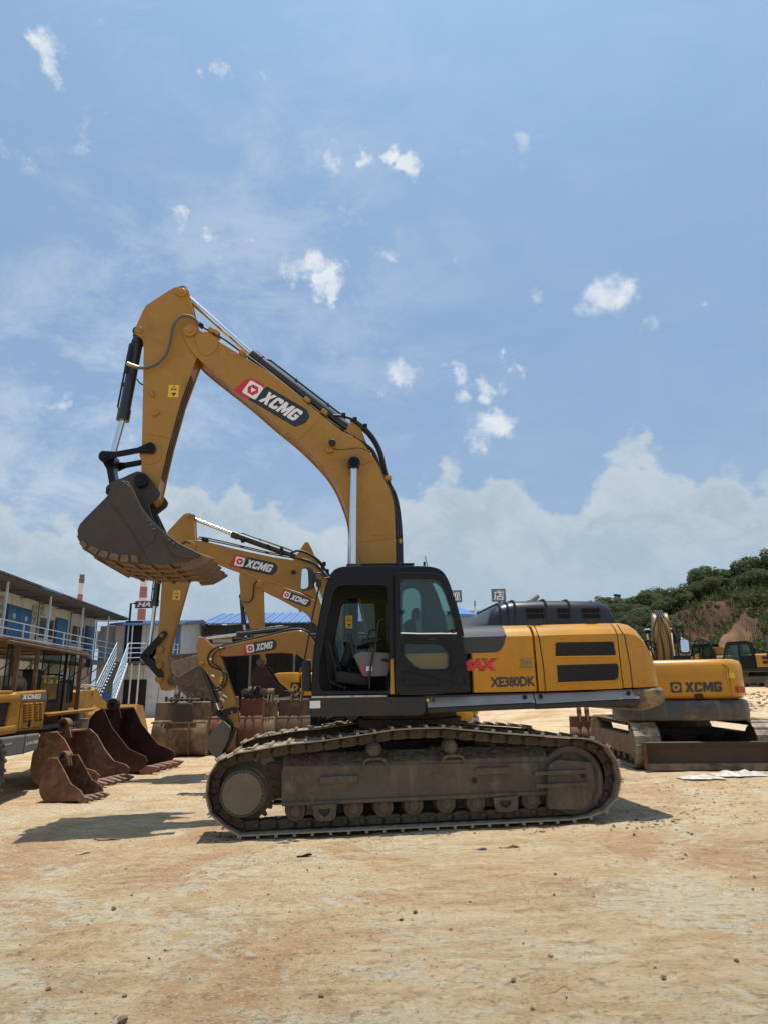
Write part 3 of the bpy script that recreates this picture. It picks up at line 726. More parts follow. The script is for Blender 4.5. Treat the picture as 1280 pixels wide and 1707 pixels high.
# the far side frame is built like the near one; between them the cross frame
s = MB(); c0 = X1.P(640, 1240, 1.6)
zc = 0.62
s.plate([roundpoly([(c0[0] - 1.25, .30), (c0[0] + 1.5, .30), (c0[0] + 1.2, .98), (c0[0] - .95, .98)], .05)], .95, 2.45, bevel=.01)
for k in (-1, 1): s.box((c0[0] + .1 + k * .75, 1.6, zc), (.42, 2.1, .28))
s.build('cross_frame', M_chain, big, bevel=.01)
sw = X1.P(683, 1203, 1.6)
s = MB(); s.lathe([(.68, -.18), (.68, -.06), (.76, -.05), (.76, .06), (.70, .07), (.70, .2)], (sw[0], 1.6, sw[1]), 48, axis='w'); s.build('swing_bearing', M_chain, big)

# upper frame and side skirts ---------------------------------------
VN, VF = 0.12, 3.06
def sk(poly, v0, v1, m, name, bevel=.012, parent=big): 
    s = MB(); s.plate([X1.L(poly, v0)], v0, v1, bevel=bevel); return s.build(name, m, parent)
dk = X1.L([(517,1192),(514,1170),(520,1163),(1060,1150),(1066,1168),(1050,1176)], VN + .03)
s = MB(); s.plate([dk], VN + .04, VF - .04, bevel=.01); s.build('turntable_deck', M_skirtlow, big)
cabsk = X1.L([(519,1195),(514,1188),(513,1168),(518,1162),(709,1161),(709,1188),(700,1193)], VN)
s = MB(); s.plate([roundpoly(cabsk, .03)], VN - .02, VN + .10, bevel=.012); o = s.build('cab_base_skirt', M_skirtlow, big)
ln = X1.L([(520,1160.5),(645,1158.5),(645,1162),(520,1164)], VN - .05); s = MB(); s.plate([ln], VN - .05, VN + .02, bevel=.006); s.build('step_edge', mat('scuffed bare sill', (.45, .44, .42), .35, metal=.6, dirt=.4, dirtcol=(.1,.09,.08), dscale=12), o)
for (xa, xb, ya, yb, nm) in ((711, 888, 1162, 1155.5, 'a'), (890.5, 1061, 1155.5, 1149, 'b')):
    up = X1.L([(xa, ya), (xb, yb), (xb + 3, yb + 15), (xa + 1, ya + 17.5)], VN)
    s = MB(); (ua_, wa_), (ub_, wb_), (uc_, wc_), (ud_, wd_) = up
    s.loft([[(x_, VN - .05, lo_), (x_, VN - .045, lo_ + .012), (x_, VN + .05, hi_), (x_, VN + .06, hi_ - .01), (x_, VN - .02, lo_)] for x_, lo_, hi_ in ((ua_, wd_, wa_), (ub_, wc_, wb_))]); u_ = s.build('side_skirt', M_skirt, big, ang=25)
    lo = X1.L([(xa + 1, ya + 18.2), (xb + 3, yb + 15.7), (xb + 3, yb + 26), (xa + 1, ya + 27)], VN)
    s = MB(); s.plate([lo], VN - .03, VN + .03, bevel=.006); s.build('skirt_lower_lip', M_skirtlow, u_)
for (px, py) in ((874, 1162), (900.5, 1161), (1047, 1155.5)):
    c = X1.P(px, py, VN - .024); s = MB(); s.lathe([(.022, 0), (.03, -.003), (.03, -.012), (.018, -.012), (.016, -.004)], (c[0], VN - .012, c[1]), 16); s.build('skirt_latch', M_black, big)
for (px, py, m) in ((712, 1167, M_stick), (722, 1167.5, M_black)):
    c = X1.P(px, py, VN - .03); s = MB(); s.lathe([(.018, 0), (.018, -.012), (.008, -.014)], (c[0], VN - .024, c[1]), 12); s.build('round_plug', m, big)
a = X1.P(517, 1181, VN - .02); b = X1.P(534.5, 1168, VN - .02)
s = MB(); s.box(((a[0] + b[0]) / 2, VN - .024, (a[1] + b[1]) / 2), (b[0] - a[0], .004, b[1] - a[1])); s.build('white_label', M_white, big)

# bodywork: rounded shells with open seams ---------------------------
def shell(name, m, xs, vnear, vfar, rr=.17, parent=big, bottom=None, nb=6):
    """xs: list of (px, ptop, pbot) on the near side; rounded shoulder along the top"""
    rings = []
    for st in xs:
        px, pt, pb = st[0], st[1], st[2]; inset = st[3] if len(st) > 3 else 0.0
        r_ = st[4] if len(st) > 4 else rr
        ut, wt = X1.P(px, pt, vnear + r_ * .9); u2, wb = X1.P(px, pb, vnear)
        u_ = X1.P(px, (pt + pb) / 2, vnear)[0]
        n0 = vnear + inset; n1 = vfar - inset
        ring = [(u_, n0 + .01, wb), (u_, n0, wb + .02)]
        k_ = r_ / .17
        CH = [(0, -.165), (.04, -.112), (.08, -.068), (.13, -.032), (.19, -.009), (.26, 0)]
        ring += [(u_, n0 + c_ * k_, wt + d_ * k_) for c_, d_ in CH]
        ring += [(u_, n1 - c_ * k_, wt + d_ * k_) for c_, d_ in CH[::-1]]
        ring += [(u_, n1, wb + .02), (u_, n1 - .01, wb)]
        rings.append(ring)
    s = MB(); s.loft(rings, m); return s.build(name, m, parent, ang=27)
shell('front_side_panel', M_body, [(786,1049,1154.5,.01),(787.5,1043.5,1154.5),(842,1042,1153.5),(889,1041,1152.5),(890,1041.5,1152.5,.006)], VN, VF)
shell('engine_door_panel', M_body, [(893.5,1041.5,1152.5,.006),(894.5,1041,1152.5),(960,1039,1150.5),(1030,1037.5,1148),(1031.5,1038,1148,.006)], VN, VF)
# seams are raked like the photographed ones by small inset bands of body colour on the door edges
for pts in ([(889.5,1043),(892,1048),(898,1064),(905.5,1114),(908.5,1151.5)], [(1028,1041),(1032,1048),(1040.5,1061),(1049.5,1108.5),(1054,1147)]):
    s = MB(); L_ = X1.L(pts, VN)
    s.tube([(a, VN - .001, b) for a, b in L_], .007, 6); s.build('panel_seam', M_intd, big)
# grey fender over the front panel
fp = X1.L([(772,1044),(842.5,1043),(842,1062),(838,1078),(831,1086),(822,1088.5),(772,1090)], VN)
shell('grey_fender', M_grey, [(771,1043,1089.5),(800,1042.3,1089),(826,1041.5,1088),(833,1041.4,1084),(839,1041.3,1074),(842.3,1041.5,1060)], VN - .008, VF + .008, rr=.172)
# counterweight: runs past the door and rounds down at the rear
cwx = [(1033,1038,1147,.004),(1034,1037.6,1147),(1050,1037.5,1146.5),(1062,1040,1146.2,.004),(1072,1047,1146,.012),(1081,1058,1145.6,.025),(1089,1071,1145.2,.05),(1096,1087,1144.8,.085),(1101,1100,1144.6,.13),(1104,1115,1144.4,.18),(1106,1128,1144.2,.23)]
cw = shell('counterweight', M_cwt, cwx, VN, VF, rr=.17)
lowr = []
for (px, pt, pb, ins) in ((1056,1149,1181,.0),(1066,1148,1186,.0),(1085,1147,1181,.0),(1100,1146,1176.5,.03),(1108,1146,1172,.08),(1112,1147,1168,.14),(1113.5,1150,1162,.2)):
    u_, wt = X1.P(px, pt, VN); _, wb = X1.P(px, pb, VN)
    lowr.append([(u_, VN - .02 + ins, wb + .03), (u_, VN - .03 + ins, wt - .03), (u_, VN + .02 + ins, wt), (u_, VF - .02 - ins, wt), (u_, VF + .03 - ins, wt - .03), (u_, VF + .02 - ins, wb + .03), (u_, VF - .08 - ins, wb), (u_, VN + .08 + ins, wb)])
s = MB(); s.loft(lowr); s.build('counterweight_foot', mat('scraped dark bumper', (0.06, 0.05, 0.04), 0.5, dirt=0.75, dirtcol=(0.34, 0.22, 0.09), dscale=7, streak=.3), cw, bevel=.012)
# louvres
for poly, nsl in (([(926,1071),(1022,1069.5),(1026,1092.5),(925,1094)], 34), ([(927.5,1109),(1028,1106),(1030.5,1112),(1030,1126),(1025,1133.5),(929.5,1137)], 34)):
    L_ = X1.L(poly, VN); s = MB(); s.plate([roundpoly(L_, .02)], VN - .006, VN + .01, bevel=.002); o = s.build('louvre', M_intd, big)
    xs_ = [p[0] for p in L_]; zs = [p[1] for p in L_]; sl_ = MB()
    for k in range(nsl):
        u_ = min(xs_) + .02 + (max(xs_) - min(xs_) - .05) * k / (nsl - 1); sl_.box((u_, VN - .009, (min(zs) + max(zs)) / 2), (.009, .008, max(zs) - min(zs) - .045))
    tag(sl_.build('louvre_slats', M_plast, o, smooth=False), kind='stuff')
    c = MB(); a = L_[-1] if len(L_) == 4 else L_[-1]; b = L_[2] if len(L_) == 4 else L_[4]
    c.box(((a[0] + b[0]) / 2, VN - .012, (a[1] + b[1]) / 2 - .012), (b[0] - a[0] + .03, .03, .022), rot=Matrix.Rotation(-math.atan2(b[1] - a[1], b[0] - a[0]), 3, 'Y')); c.build('louvre_lip', M_body, o, bevel=.006)
# latch
a = X1.P(867.5, 1111, VN); b = X1.P(886.5, 1097.5, VN); s = MB(); s.box(((a[0] + b[0]) / 2, VN - .004, (a[1] + b[1]) / 2), (b[0] - a[0], .014, b[1] - a[1])); s.build('latch_plate', mat('ochre latch', (.36, .2, .04), .4), big, bevel=.004)
s = MB(); s.lathe([(.03, 0), (.03, -.01), (.02, -.014)], ((a[0] + b[0]) / 2 + .02, VN - .01, (a[1] + b[1]) / 2), 16); s.box(((a[0] + b[0]) / 2 - .045, VN - .014, (a[1] + b[1]) / 2), (.03, .012, .07)); s.build('latch_knob', M_orange, big)
s = MB(); a2 = X1.P(878, 1114.5, VN); s.box((a2[0], VN - .01, a2[1]), (b[0] - a[0] + .04, .02, .014)); s.build('latch_lip', M_body, big)
# lettering on the panel
def side3(v):
    return lambda a, b, lift: (a, v - .003 - lift, b)
def letter_run(name, text, x0, x1_, ytop, ybot, v, m, **kw):
    a = X1.P(x0, ybot, v); b = X1.P(x1_, ytop, v); mb = MB()
    sl_ = .02
    def to3(x, y, lift):
        return (x, v - .003 - lift, y)
    letters(mb, to3, text, a[0], a[1], b[0] - a[0], b[1] - a[1], 0, m, **kw); return mb.build(name, None, big, fixn=False, smooth=False)
letter_run('model_lettering', 'XE380DK', 817, 890.5, 1127, 1146, VN, M_dec, off=.034, space=.95)
letter_run('red_lettering', 'MAX', 762, 829, 1097, 1119.5, VN - .002, M_dec, off=.075, shear=.18, space=.92)
letter_run('red_lettering', 'MAX', 763, 828, 1098, 1118.8, VN - .0035, M_redtxt, off=.05, shear=.18, space=.95)

# engine hood on top: a domed black housing with ribs and grilles -------------
def hood():
    prof = [(813.5,1041),(815,1030),(820,1016),(832,1005.5),(856,1000.5),(903,999),(1000,1000),(1014,1005),(1021,1018),(1023.5,1038)]
    vn = .95; vf = 2.75; L_ = X1.L(prof, vn); zb = L_[0][1] - .12
    rings = []
    st = []
    for i in range(len(L_) - 1):
        for q in (0, .5): st.append((L_[i][0] * (1 - q) + L_[i + 1][0] * q, L_[i][1] * (1 - q) + L_[i + 1][1] * q))
    st.append(L_[-1])
    for (u_, wt) in st:
        hh = wt - zb; r_ = min(.16, hh * .45); ring = [(u_, vn - .02, zb)]
        for i in range(7):
            a = math.pi / 2 * i / 6; ring.append((u_, vn + .02 * i / 6 + r_ - r_ * math.cos(a), wt - r_ + r_ * math.sin(a)))
        for i in range(7):
            a = math.pi / 2 * (1 - i / 6); ring.append((u_, vf - r_ + r_ * math.cos(a), wt - r_ + r_ * math.sin(a)))
        ring.append((u_, vf + .02, zb)); rings.append(ring)
    s = MB(); s.loft(rings); o = s.build('engine_hood', M_hood, big, ang=50)
    # raised ribs over the dome
    for px in (833, 846, 858, 910, 949):
        u_ = X1.P(px, 1010, vn)[0]
        i = min(range(len(st)), key=lambda k: abs(st[k][0] - u_)); wt = st[i][1] + (0.012)
        hh = wt - zb; r_ = min(.16, hh * .45); pts = [(u_, vn - .012, zb + .05)]
        for k in range(7):
            a = math.pi / 2 * k / 6; pts.append((u_, vn + r_ - r_ * math.cos(a) - .004, wt - r_ + r_ * math.sin(a)))
        pts += [(u_, vf - .3, wt)]
        s = MB(); s.tube(pts, .016, 6); s.build('hood_rib', M_hood, o)
    for (xa, xb, n_) in ((875, 906, 5), (928, 947, 3), (968, 999, 5)):
        for r_ in range(2):
            for k in range(n_):
                px = xa + (xb - xa) * (k + .5) / n_; py = 1017.5 + 9.5 * r_
                c = X1.P(px + r_ * 1.2, py, vn)
                s = MB(); s.box((c[0], vn - .014, c[1]), (.045, .012, .062)); s.build('grille_opening', M_void, o, smooth=False)
    g = MB(); a = X1.P(890, 1013, vn)
    for (px, py) in ((892, 1038.5), (985, 1037.5)):
        c = X1.P(px, py, vn - .6); g.box((c[0], vn - .6, c[1] + .012), (.17, .1, .02))
    g.build('hood_handle', M_plast, o, bevel=.005)
    c = X1.P(886, 1003, 1.5); s = MB(); s.tube([(c[0] - .05, 1.5, c[1] - .2), (c[0] - .02, 1.5, c[1] + .0), (c[0] + .09, 1.5, c[1] + .10)], [.06, .06, .055], 18); s.build('exhaust_tip', mat('pale exhaust pipe', (.42, .38, .33), .5, metal=.4), big)
hood()

# cab -------------------------------------------------------------------
CV0, CV1 = VN, 1.16
def cab():
    outer = [(519,1161),(521,1110),(523.5,1080),(532.5,1025),(543,975),(550,958),(558,948.5),(570,944),(600,942.5),(650,942),(715,943.5),(731,947),(741,955),(749,970),(764,1015),(774,1060),(782,1115),(784.5,1155)]
    hole = [(537,1151),(533,1137),(534,1100),(540,1070),(549,1022),(557,985),(563,978),(575,975.5),(644,976),(649,1095),(649.5,1140),(645,1151)]
    holer = [(668,1056),(666,975),(672,968),(722,969),(733,975),(742,990),(755,1030),(760,1056)]
    s = MB(); s.plate([roundpoly(X1.L(outer, CV0), .05), roundpoly(X1.L(hole, CV0), .04), roundpoly(X1.L(holer, CV0), .04)], CV0, CV0 + .075, bevel=.018)
    fr = s.build('cab_frame', M_black, big)
    # far wall with window openings (seen through the doorway)
    OL = X1.L(outer, CV0)
    far_h1 = [(547,1100),(558,1010),(570,985),(640,985),(645,1098)]
    far_h2 = [(672,1050),(671,985),(680,975),(697,978),(701,990),(702,1050)]
    # openings traced at their own depth
    s = MB(); s.plate([roundpoly(OL, .05), roundpoly(X1.L([(556,1112),(560,1060),(570,1010),(580,998),(640,998),(648,1010),(649,1100),(640,1112)], CV1), .04), roundpoly(X1.L([(670,1058),(670,990),(674,983),(690,980),(700,990),(702,1058)], CV1), .05)], CV1 - .05, CV1, bevel=.012)
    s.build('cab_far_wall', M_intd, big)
    # roof, rear wall, front cross bars, floor
    def strip(i0, i1, name, m, th=.035, v0=CV0 + .05, v1=CV1 - .03):
        pts = [OL[i] for i in range(i0, i1 + 1)]; cx = sum(p[0] for p in OL) / len(OL); cy = sum(p[1] for p in OL) / len(OL)
        inn = [(p[0] + (cx - p[0]) / max(.01, math.hypot(cx - p[0], cy - p[1])) * th, p[1] + (cy - p[1]) / max(.01, math.hypot(cx - p[0], cy - p[1])) * th) for p in pts]
        s = MB(); s.prism(pts + inn[::-1], v0, v1); return s.build(name, m, big)
    strip(5, 12, 'cab_roof', M_black, .05)
    strip(4, 6, 'windscreen_header', M_black, .07)
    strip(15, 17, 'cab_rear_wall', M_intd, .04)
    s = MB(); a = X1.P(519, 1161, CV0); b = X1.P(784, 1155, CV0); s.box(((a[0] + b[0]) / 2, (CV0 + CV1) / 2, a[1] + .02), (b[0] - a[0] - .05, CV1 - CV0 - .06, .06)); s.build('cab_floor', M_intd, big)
    # roof hatch plate + beacon stub
    a = X1.P(645, 941, CV0 + .3); s = MB(); s.box((a[0], (CV0 + CV1) / 2, a[1] - .01), (.75, .6, .03)); s.build('roof_hatch', M_black, big, bevel=.01)
    # windscreen and glazing
    s = MB(); q = [OL[1], OL[2], OL[3], OL[4]]; ins = .025
    g = [(p[0] + ins, CV0 + .07, p[1]) for p in q] + [(p[0] + ins, CV1 - .05, p[1]) for p in q][::-1]
    vs = [(p[0] + ins, vv, p[1]) for vv in (CV0 + .07, CV1 - .05) for p in q] + [(p[0] + ins + .008, vv, p[1]) for vv in (CV0 + .07, CV1 - .05) for p in q]
    fs = []
    for i in range(3):
        fs += [(i, i + 1, i + 5, i + 4), (8 + i, 12 + i, 13 + i, 9 + i)]
    s.add(vs, fs); s.build('windscreen', M_glass, big, fixn=False, smooth=False)
    gp = X1.L([(669,1057),(667,975),(673,969),(722,970),(733,976),(742,991),(755,1031),(759,1057)], CV0 + .04)
    for (poly, v_, m, nm) in ((gp, CV0 + .05, M_glassd, 'side_window'), (X1.L([(556,1112),(560,1060),(570,1010),(580,998),(640,998),(648,1010),(649,1100),(640,1112)], CV1), CV1 - .03, M_glassd, 'far_window'), (X1.L([(670,1058),(670,990),(674,983),(690,980),(700,990),(702,1058)], CV1), CV1 - .03, M_glass, 'far_rear_window')):
        s = MB(); s.prism(poly, v_, v_ + .006); s.build(nm, m, big, smooth=False)
    # the door, swung right back and latched flat over the rear half of the cab side
    dout = [(659,1158),(657,960),(661,955),(668,953.5),(722,954.5),(737,959),(747,975),(760,1015),(770,1060),(778,1115),(783,1150),(780,1154)]
    dwin = [(667,1054),(666,967),(671,964),(722,964.5),(733,969),(741,982),(753,1020),(760,1048),(758,1054)]
    dlow = [(675,1094),(674,1075),(679,1073),(733,1073.5),(741,1079),(748,1092),(747.5,1112),(742,1115),(702,1115.5),(690,1110)]
    DV = CV0 - .075
    s = MB(); s.plate([roundpoly(X1.L(dout, DV), .03), roundpoly(X1.L(dwin, DV), .02), roundpoly(X1.L(dlow, DV), .02)], DV, DV + .05, bevel=.014); dr = s.build('cab_door', M_black, big)
    for poly, nm, m in ((dwin, 'door_window', M_glass), (dlow, 'door_lower_window', M_glass)):
        s = MB(); s.prism(X1.L(poly, DV), DV + .022, DV + .03); s.build(nm, m, dr, smooth=False)
    s = MB(); L_ = X1.L([(667,1055.5),(700,1056.5),(760,1056)], DV); s.tube([(a, DV - .004, b) for a, b in L_], .012, 8); s.build('window_trim', M_chrome, dr)
    # pressed relief in the lower door
    for pts in ([(672,1119),(690,1123),(732,1133),(735,1134),(729,1143),(674,1143),(671,1136)], [(669,1080),(669,1101),(690,1119),(744,1120),(752,1112),(753,1092),(744,1072),(736,1066),(676,1066)], [(751,1124),(760,1113),(768,1110),(775,1140),(752,1141)]):
        s = MB(); L_ = X1.L(pts, DV); s.tube([(a, DV + .002, b) for a, b in L_], .012, 6, closed=True); s.build('door_pressing', M_black, dr)
    for (px, py) in ((748, 1022), (755, 1051), (670, 1020)):
        c = X1.P(px, py, DV); s = MB(); s.box((c[0], DV - .015, c[1]), (.045, .04, .05)); s.build('door_catch', M_plast, dr, bevel=.008)
    c = X1.P(719, 1065, DV); s = MB(); s.box((c[0], DV - .015, c[1]), (.09, .03, .04)); s.build('door_handle', M_plast, dr, bevel=.01)
    # yellow body behind the lower window
    c0_ = X1.P(672, 1120, CV0 + .12); c1_ = X1.P(752, 1089, CV0 + .12)
    s = MB(); s.box(((c0_[0] + c1_[0]) / 2, CV0 - .012, (c0_[1] + c1_[1]) / 2), (c1_[0] - c0_[0], .018, c1_[1] - c0_[1])); s.tube([(c0_[0] + .35, CV0 - .021, c0_[1] + .1), (c0_[0] + .55, CV0 - .021, c0_[1] + .1), (c0_[0] + .55, CV0 - .021, c0_[1] + .2), (c0_[0] + .35, CV0 - .021, c0_[1] + .2)], .005, 5, closed=True); s.build('lower_body_panel', M_body, big, bevel=.0)
    # yellow strip of the body behind the B pillar
    s = MB(); L_ = X1.L([(650,1157),(650.5,1099),(655,1098),(657.5,1157)], CV0 - .02); s.prism(L_, CV0 - .02, CV0 - .004); s.build('pillar_strip', M_body, big)
    # seat
    sv = (CV0 + CV1) / 2
    s = MB(); a = X1.P(655, 1105, sv)
    s.box((a[0] + .02, sv, a[1] - .05), (.52, .52, .13)); s.box((a[0] + .28, sv, a[1] + .27), (.13, .5, .62), rot=Matrix.Rotation(rad(-10), 3, 'Y')); s.box((a[0] + .34, sv, a[1] + .66), (.1, .28, .18)); s.box((a[0] + .05, sv, a[1] - .25), (.4, .4, .3))
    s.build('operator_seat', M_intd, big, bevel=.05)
    # left console with red stripe
    cp = [(590,1092),(601,1086),(648,1088),(649,1115),(644,1127),(608,1128),(604,1124)]
    s = MB(); s.plate([roundpoly(X1.L(cp, CV0 + .16), .02)], CV0 + .16, CV0 + .34, bevel=.012); k_ = s.build('left_console', M_int, big)
    s = MB(); s.prism(X1.L([(599,1105),(603,1104),(608,1127),(606,1127)], CV0 + .155), CV0 + .15, CV0 + .158); s.build('red_stripe', M_red, k_, smooth=False)
    s = MB(); s.prism(X1.L([(611,1111),(621,1110.5),(621,1118.5),(611,1119)], CV0 + .155), CV0 + .15, CV0 + .157); s.build('paper_label', M_white, k_, smooth=False)
    s = MB(); c = X1.P(590, 1080, CV0 + .25); s.tube([(c[0], CV0 + .25, c[1] - .1), (c[0] - .03, CV0 + .25, c[1] + .05), (c[0] - .06, CV0 + .25, c[1] + .18)], [.022, .022, .035], 10); s.build('joystick', M_plast, k_)
    s = MB(); c = X1.P(636, 1101, CV0 + .14); s.tube([(c[0], CV0 + .14, c[1]), (c[0] + .05, CV0 + .14, c[1] + .01), (c[0] + .07, CV0 + .16, c[1] - .02)], .014, 8); s.build('lock_lever', M_plast, k_)
    # armrest, pedals, travel levers, front post trim
    s = MB(); c = X1.P(620, 1068, CV0 + .35); s.box((c[0], CV0 + .35, c[1]), (.28, .12, .07), rot=Matrix.Rotation(rad(-8), 3, 'Y')); s.build('armrest', M_plast, big, bevel=.03)
    for k in (0, 1):
        s = MB(); c = X1.P(566 + k * 8, 1150, .5 + k * .2); s.tube([(c[0], .5 + k * .2, c[1]), (c[0] - .06, .5 + k * .2, c[1] + .35), (c[0] - .13, .5 + k * .2, c[1] + .62)], [.016, .016, .024], 8); s.build('travel_lever', M_plast, big)
        s = MB(); s.box((c[0] - .02, .5 + k * .2, c[1] + .06), (.24, .1, .03), rot=Matrix.Rotation(rad(25), 3, 'Y')); s.build('pedal', M_plast, big, bevel=.006)
    c = X1.P(552, 1115, CV1 - .2); s = MB(); s.box((c[0], CV1 - .22, c[1] + .05), (.1, .3, .75), rot=Matrix.Rotation(rad(-6), 3, 'Y')); s.build('front_side_trim', M_intd, big, bevel=.03)
    c = X1.P(580, 1105, CV1 - .12); s = MB(); s.box((c[0], CV1 - .14, c[1] + .1), (.13, .2, .35), rot=Matrix.Rotation(rad(18), 3, 'Y')); s.box((c[0] + .02, CV1 - .14, c[1] - .2), (.08, .1, .5)); s.build('monitor', M_plast, big, bevel=.03)
    s = MB(); c = X1.P(575, 1132, .6); s.box((c[0] + .1, .6, c[1]), (.45, .5, .16), rot=Matrix.Rotation(rad(8), 3, 'Y')); s.build('floor_console', M_intd, big, bevel=.04)
    # looped grab bar by the seat
    s = MB(); L_ = X1.L([(616,1148),(617,1120),(624,1082),(629,1060),(630,1042),(634,1033),(645,1031.5)], CV0 + .12); s.tube([(a, CV0 + .12, b) for a, b in smooth(L_, 4)], .014, 10); s.build('grab_bar', M_plast, big)
    # black front stanchion with mirror
    s = MB(); L_ = X1.L([(551,964),(540,965),(537,958),(528,957),(524,962)], CV0 + .02)
    s.tube([(a, CV0 - .05, b) for a, b in smooth(L_, 4)], .011, 8)
    L_ = X1.L([(535,968),(531,985),(522,1025),(514,1070),(508,1100),(508,1150)], CV0 - .05); s.tube([(a, CV0 - .08, b) for a, b in L_], .012, 8)
    L_ = X1.L([(508,1102),(520,1101)], CV0 - .05); s.tube([(a, CV0 - .08, b) for a, b in L_], .012, 8)
    st = s.build('mirror_stay', M_plast, big)
    c = X1.P(512.5, 965.5, CV0 - .1)
    s = MB(); R_ = Matrix.Rotation(rad(-28), 3, 'Z') @ Matrix.Rotation(rad(-4), 3, 'Y')
    ring = []
    for yy, k in ((-.035, .86), (-.02, 1.0), (.03, .95), (.07, .6)):
        pl = roundpoly([(-.10 * k, -.16 * k), (.09 * k, -.15 * k), (.10 * k, .14 * k), (-.05 * k, .17 * k)], .06, 4)
        ring.append([R_ @ Vector((a, yy, b)) + Vector((c[0], CV0 - .13, c[1])) for a, b in pl])
    s.loft(ring); mi = s.build('mirror', M_plast, big)
    s = MB(); pl = roundpoly([(-.085, -.14), (.035, -.13), (.04, .12), (-.045, .145)], .05, 4)
    s.add([R_ @ Vector((a, -.038, b)) + Vector((c[0], CV0 - .13, c[1])) for a, b in pl], [tuple(range(len(pl)))[::-1]]); s.build('mirror_glass', M_mirror, mi, fixn=False, smooth=False)
    s = MB(); c = X1.P(532, 972, CV0 - .07); s.box((c[0], CV0 - .09, c[1]), (.07, .06, .12)); s.build('mirror_clamp', M_plast, big, bevel=.02)
    # vertical black tank/step unit before the cab
    s = MB(); s.plate([roundpoly(X1.L([(504,1152),(503,1107),(508,1101),(518,1101),(519,1152)], CV0 + .1), .02)], CV0 + .1, CV0 + .5, bevel=.015); s.build('front_step_box', M_plast, big)
    s = MB()
    for (px, py, dz) in ((707, 941, .04), (712, 941, .12)):
        c = X1.P(px, py, CV0 + .5); s.tube([(c[0], CV0 + .5, c[1] - .02), (c[0] - (.03 if dz > .1 else 0), CV0 + .5, c[1] + dz)], .007 if dz > .1 else .018, 6)
    s.build('aerial', M_plast, big)
    c = X1.P(614, 958, CV0 + .3); s = MB(); s.box((c[0], CV0 + .25, c[1] + .02), (.1, .08, .03)); s.build('interior_lamp', M_int, big, bevel=.01)
    warn_sticker(big, X1.P(582, 1037, CV1 - .09), .10, .19, CV1 - .09)
cab()

# boom -----------------------------------------------------------------------
BV0, BV1 = 1.36, 1.84; BVM = (BV0 + BV1) / 2
def boom_outline(fr, v):
    top = smooth([(328,548),(340,554),(369,571),(416,600),(464,631),(512.5,672.5),(540.6,695),(568.7,717.5),(597,731.5),(612,747),(628,770),(643,798),(651,820),(657,845),(659,890),(660,938),(658,1000),(652,1060)], 3)
    foot = [(650,1082),(640,1092),(628,1088),(620,1075)]
    bot = smooth([(612,1050),(601,1000),(592,940),(584,883),(578,852),(563,813),(546,785),(523.7,760),(495.6,733),(456,700.6),(428,676),(400,653),(369,629),(336,602),(318,582),(309,567)], 3)
    tipc = [(306,556),(309,545),(318,540)]
    return fr.L(top + foot + bot + tipc, v)
bo = boom_outline(X1, BV0)
boom = beam('boom', big, bo, BV0, BV1, M_boom, flange=.022)
# weld seams and doubler plates on the boom's side
s = MB()
for pts in ([(484,654),(482,661),(540,697)], ):
    pass
for pts in ([(533,700),(497,735)], [(594,904),(658,897)], [(596,917),(603,937)], [(378,590),(386,588),(397,592),(412,594)], [(620,893),(659,889)]):
    L_ = X1.L(pts, BV0); s.tube([(a, BV0 - .001, b) for a, b in L_], .007, 6)
s.build('weld_seam', M_boom, boom)
for poly in ([(324,560),(345,552),(366,566),(364,578),(355,590),(343,594),(335,588)],):
    s = MB(); s.plate([roundpoly(X1.L(poly, BV0), .05)], BV0 - .018, BV0, bevel=.006); s.build('doubler_plate', M_boom, boom)
c = X1.P(591, 775, BV0); s = MB(); s.lathe([(.205, 0), (.205, -.006), (.20, -.010), (.17, -.010), (.165, -.004), (.15, -.004)], (c[0], BV0, c[1]), 40); s.build('boss_ring', M_boom, boom)
c = X1.P(317.5, 553, BV0); s = MB(); pin(s, c, BV0, .105, .07); s.lathe([(.06, -.075), (.06, -.09), (.03, -.09)], (c[0], BV0, c[1]), 20); s.build('arm_pivot_pin', M_boom, boom)
A_ = X1.P(398, 636, BV0); B_ = X1.P(512, 703, BV0)
brand_plate('brand_plate', boom, A_, B_, .36, BV0)
# work lamp and bracket
c = X1.P(554, 742, BV0); s = MB(); s.lathe([(.03, 0), (.055, -.02), (.06, -.07), (.05, -.08)], (c[0], BV0 - .05, c[1]), 18); s.build('boom_lamp', M_plast, boom)
c2 = X1.P(550, 753, BV0); s = MB(); s.box((c2[0], BV0 - .04, c2[1]), (.10, .08, .06)); s.build('lamp_bracket', M_boom, boom, bevel=.01)
s = MB(); L_ = X1.L([(556,748),(565,750),(585,748),(602,747),(620,755)], BV0); s.tube([(a, BV0 - .012, b) for a, b in smooth(L_, 3)], .006, 5); s.build('lamp_wire', M_rubber, boom)
s = MB(); L_ = X1.L([(604,774),(622,768)], BV0); s.tube([(a, BV0 - .015, b) for a, b in L_], .008, 5); s.build('grease_pipe', M_boom, boom)

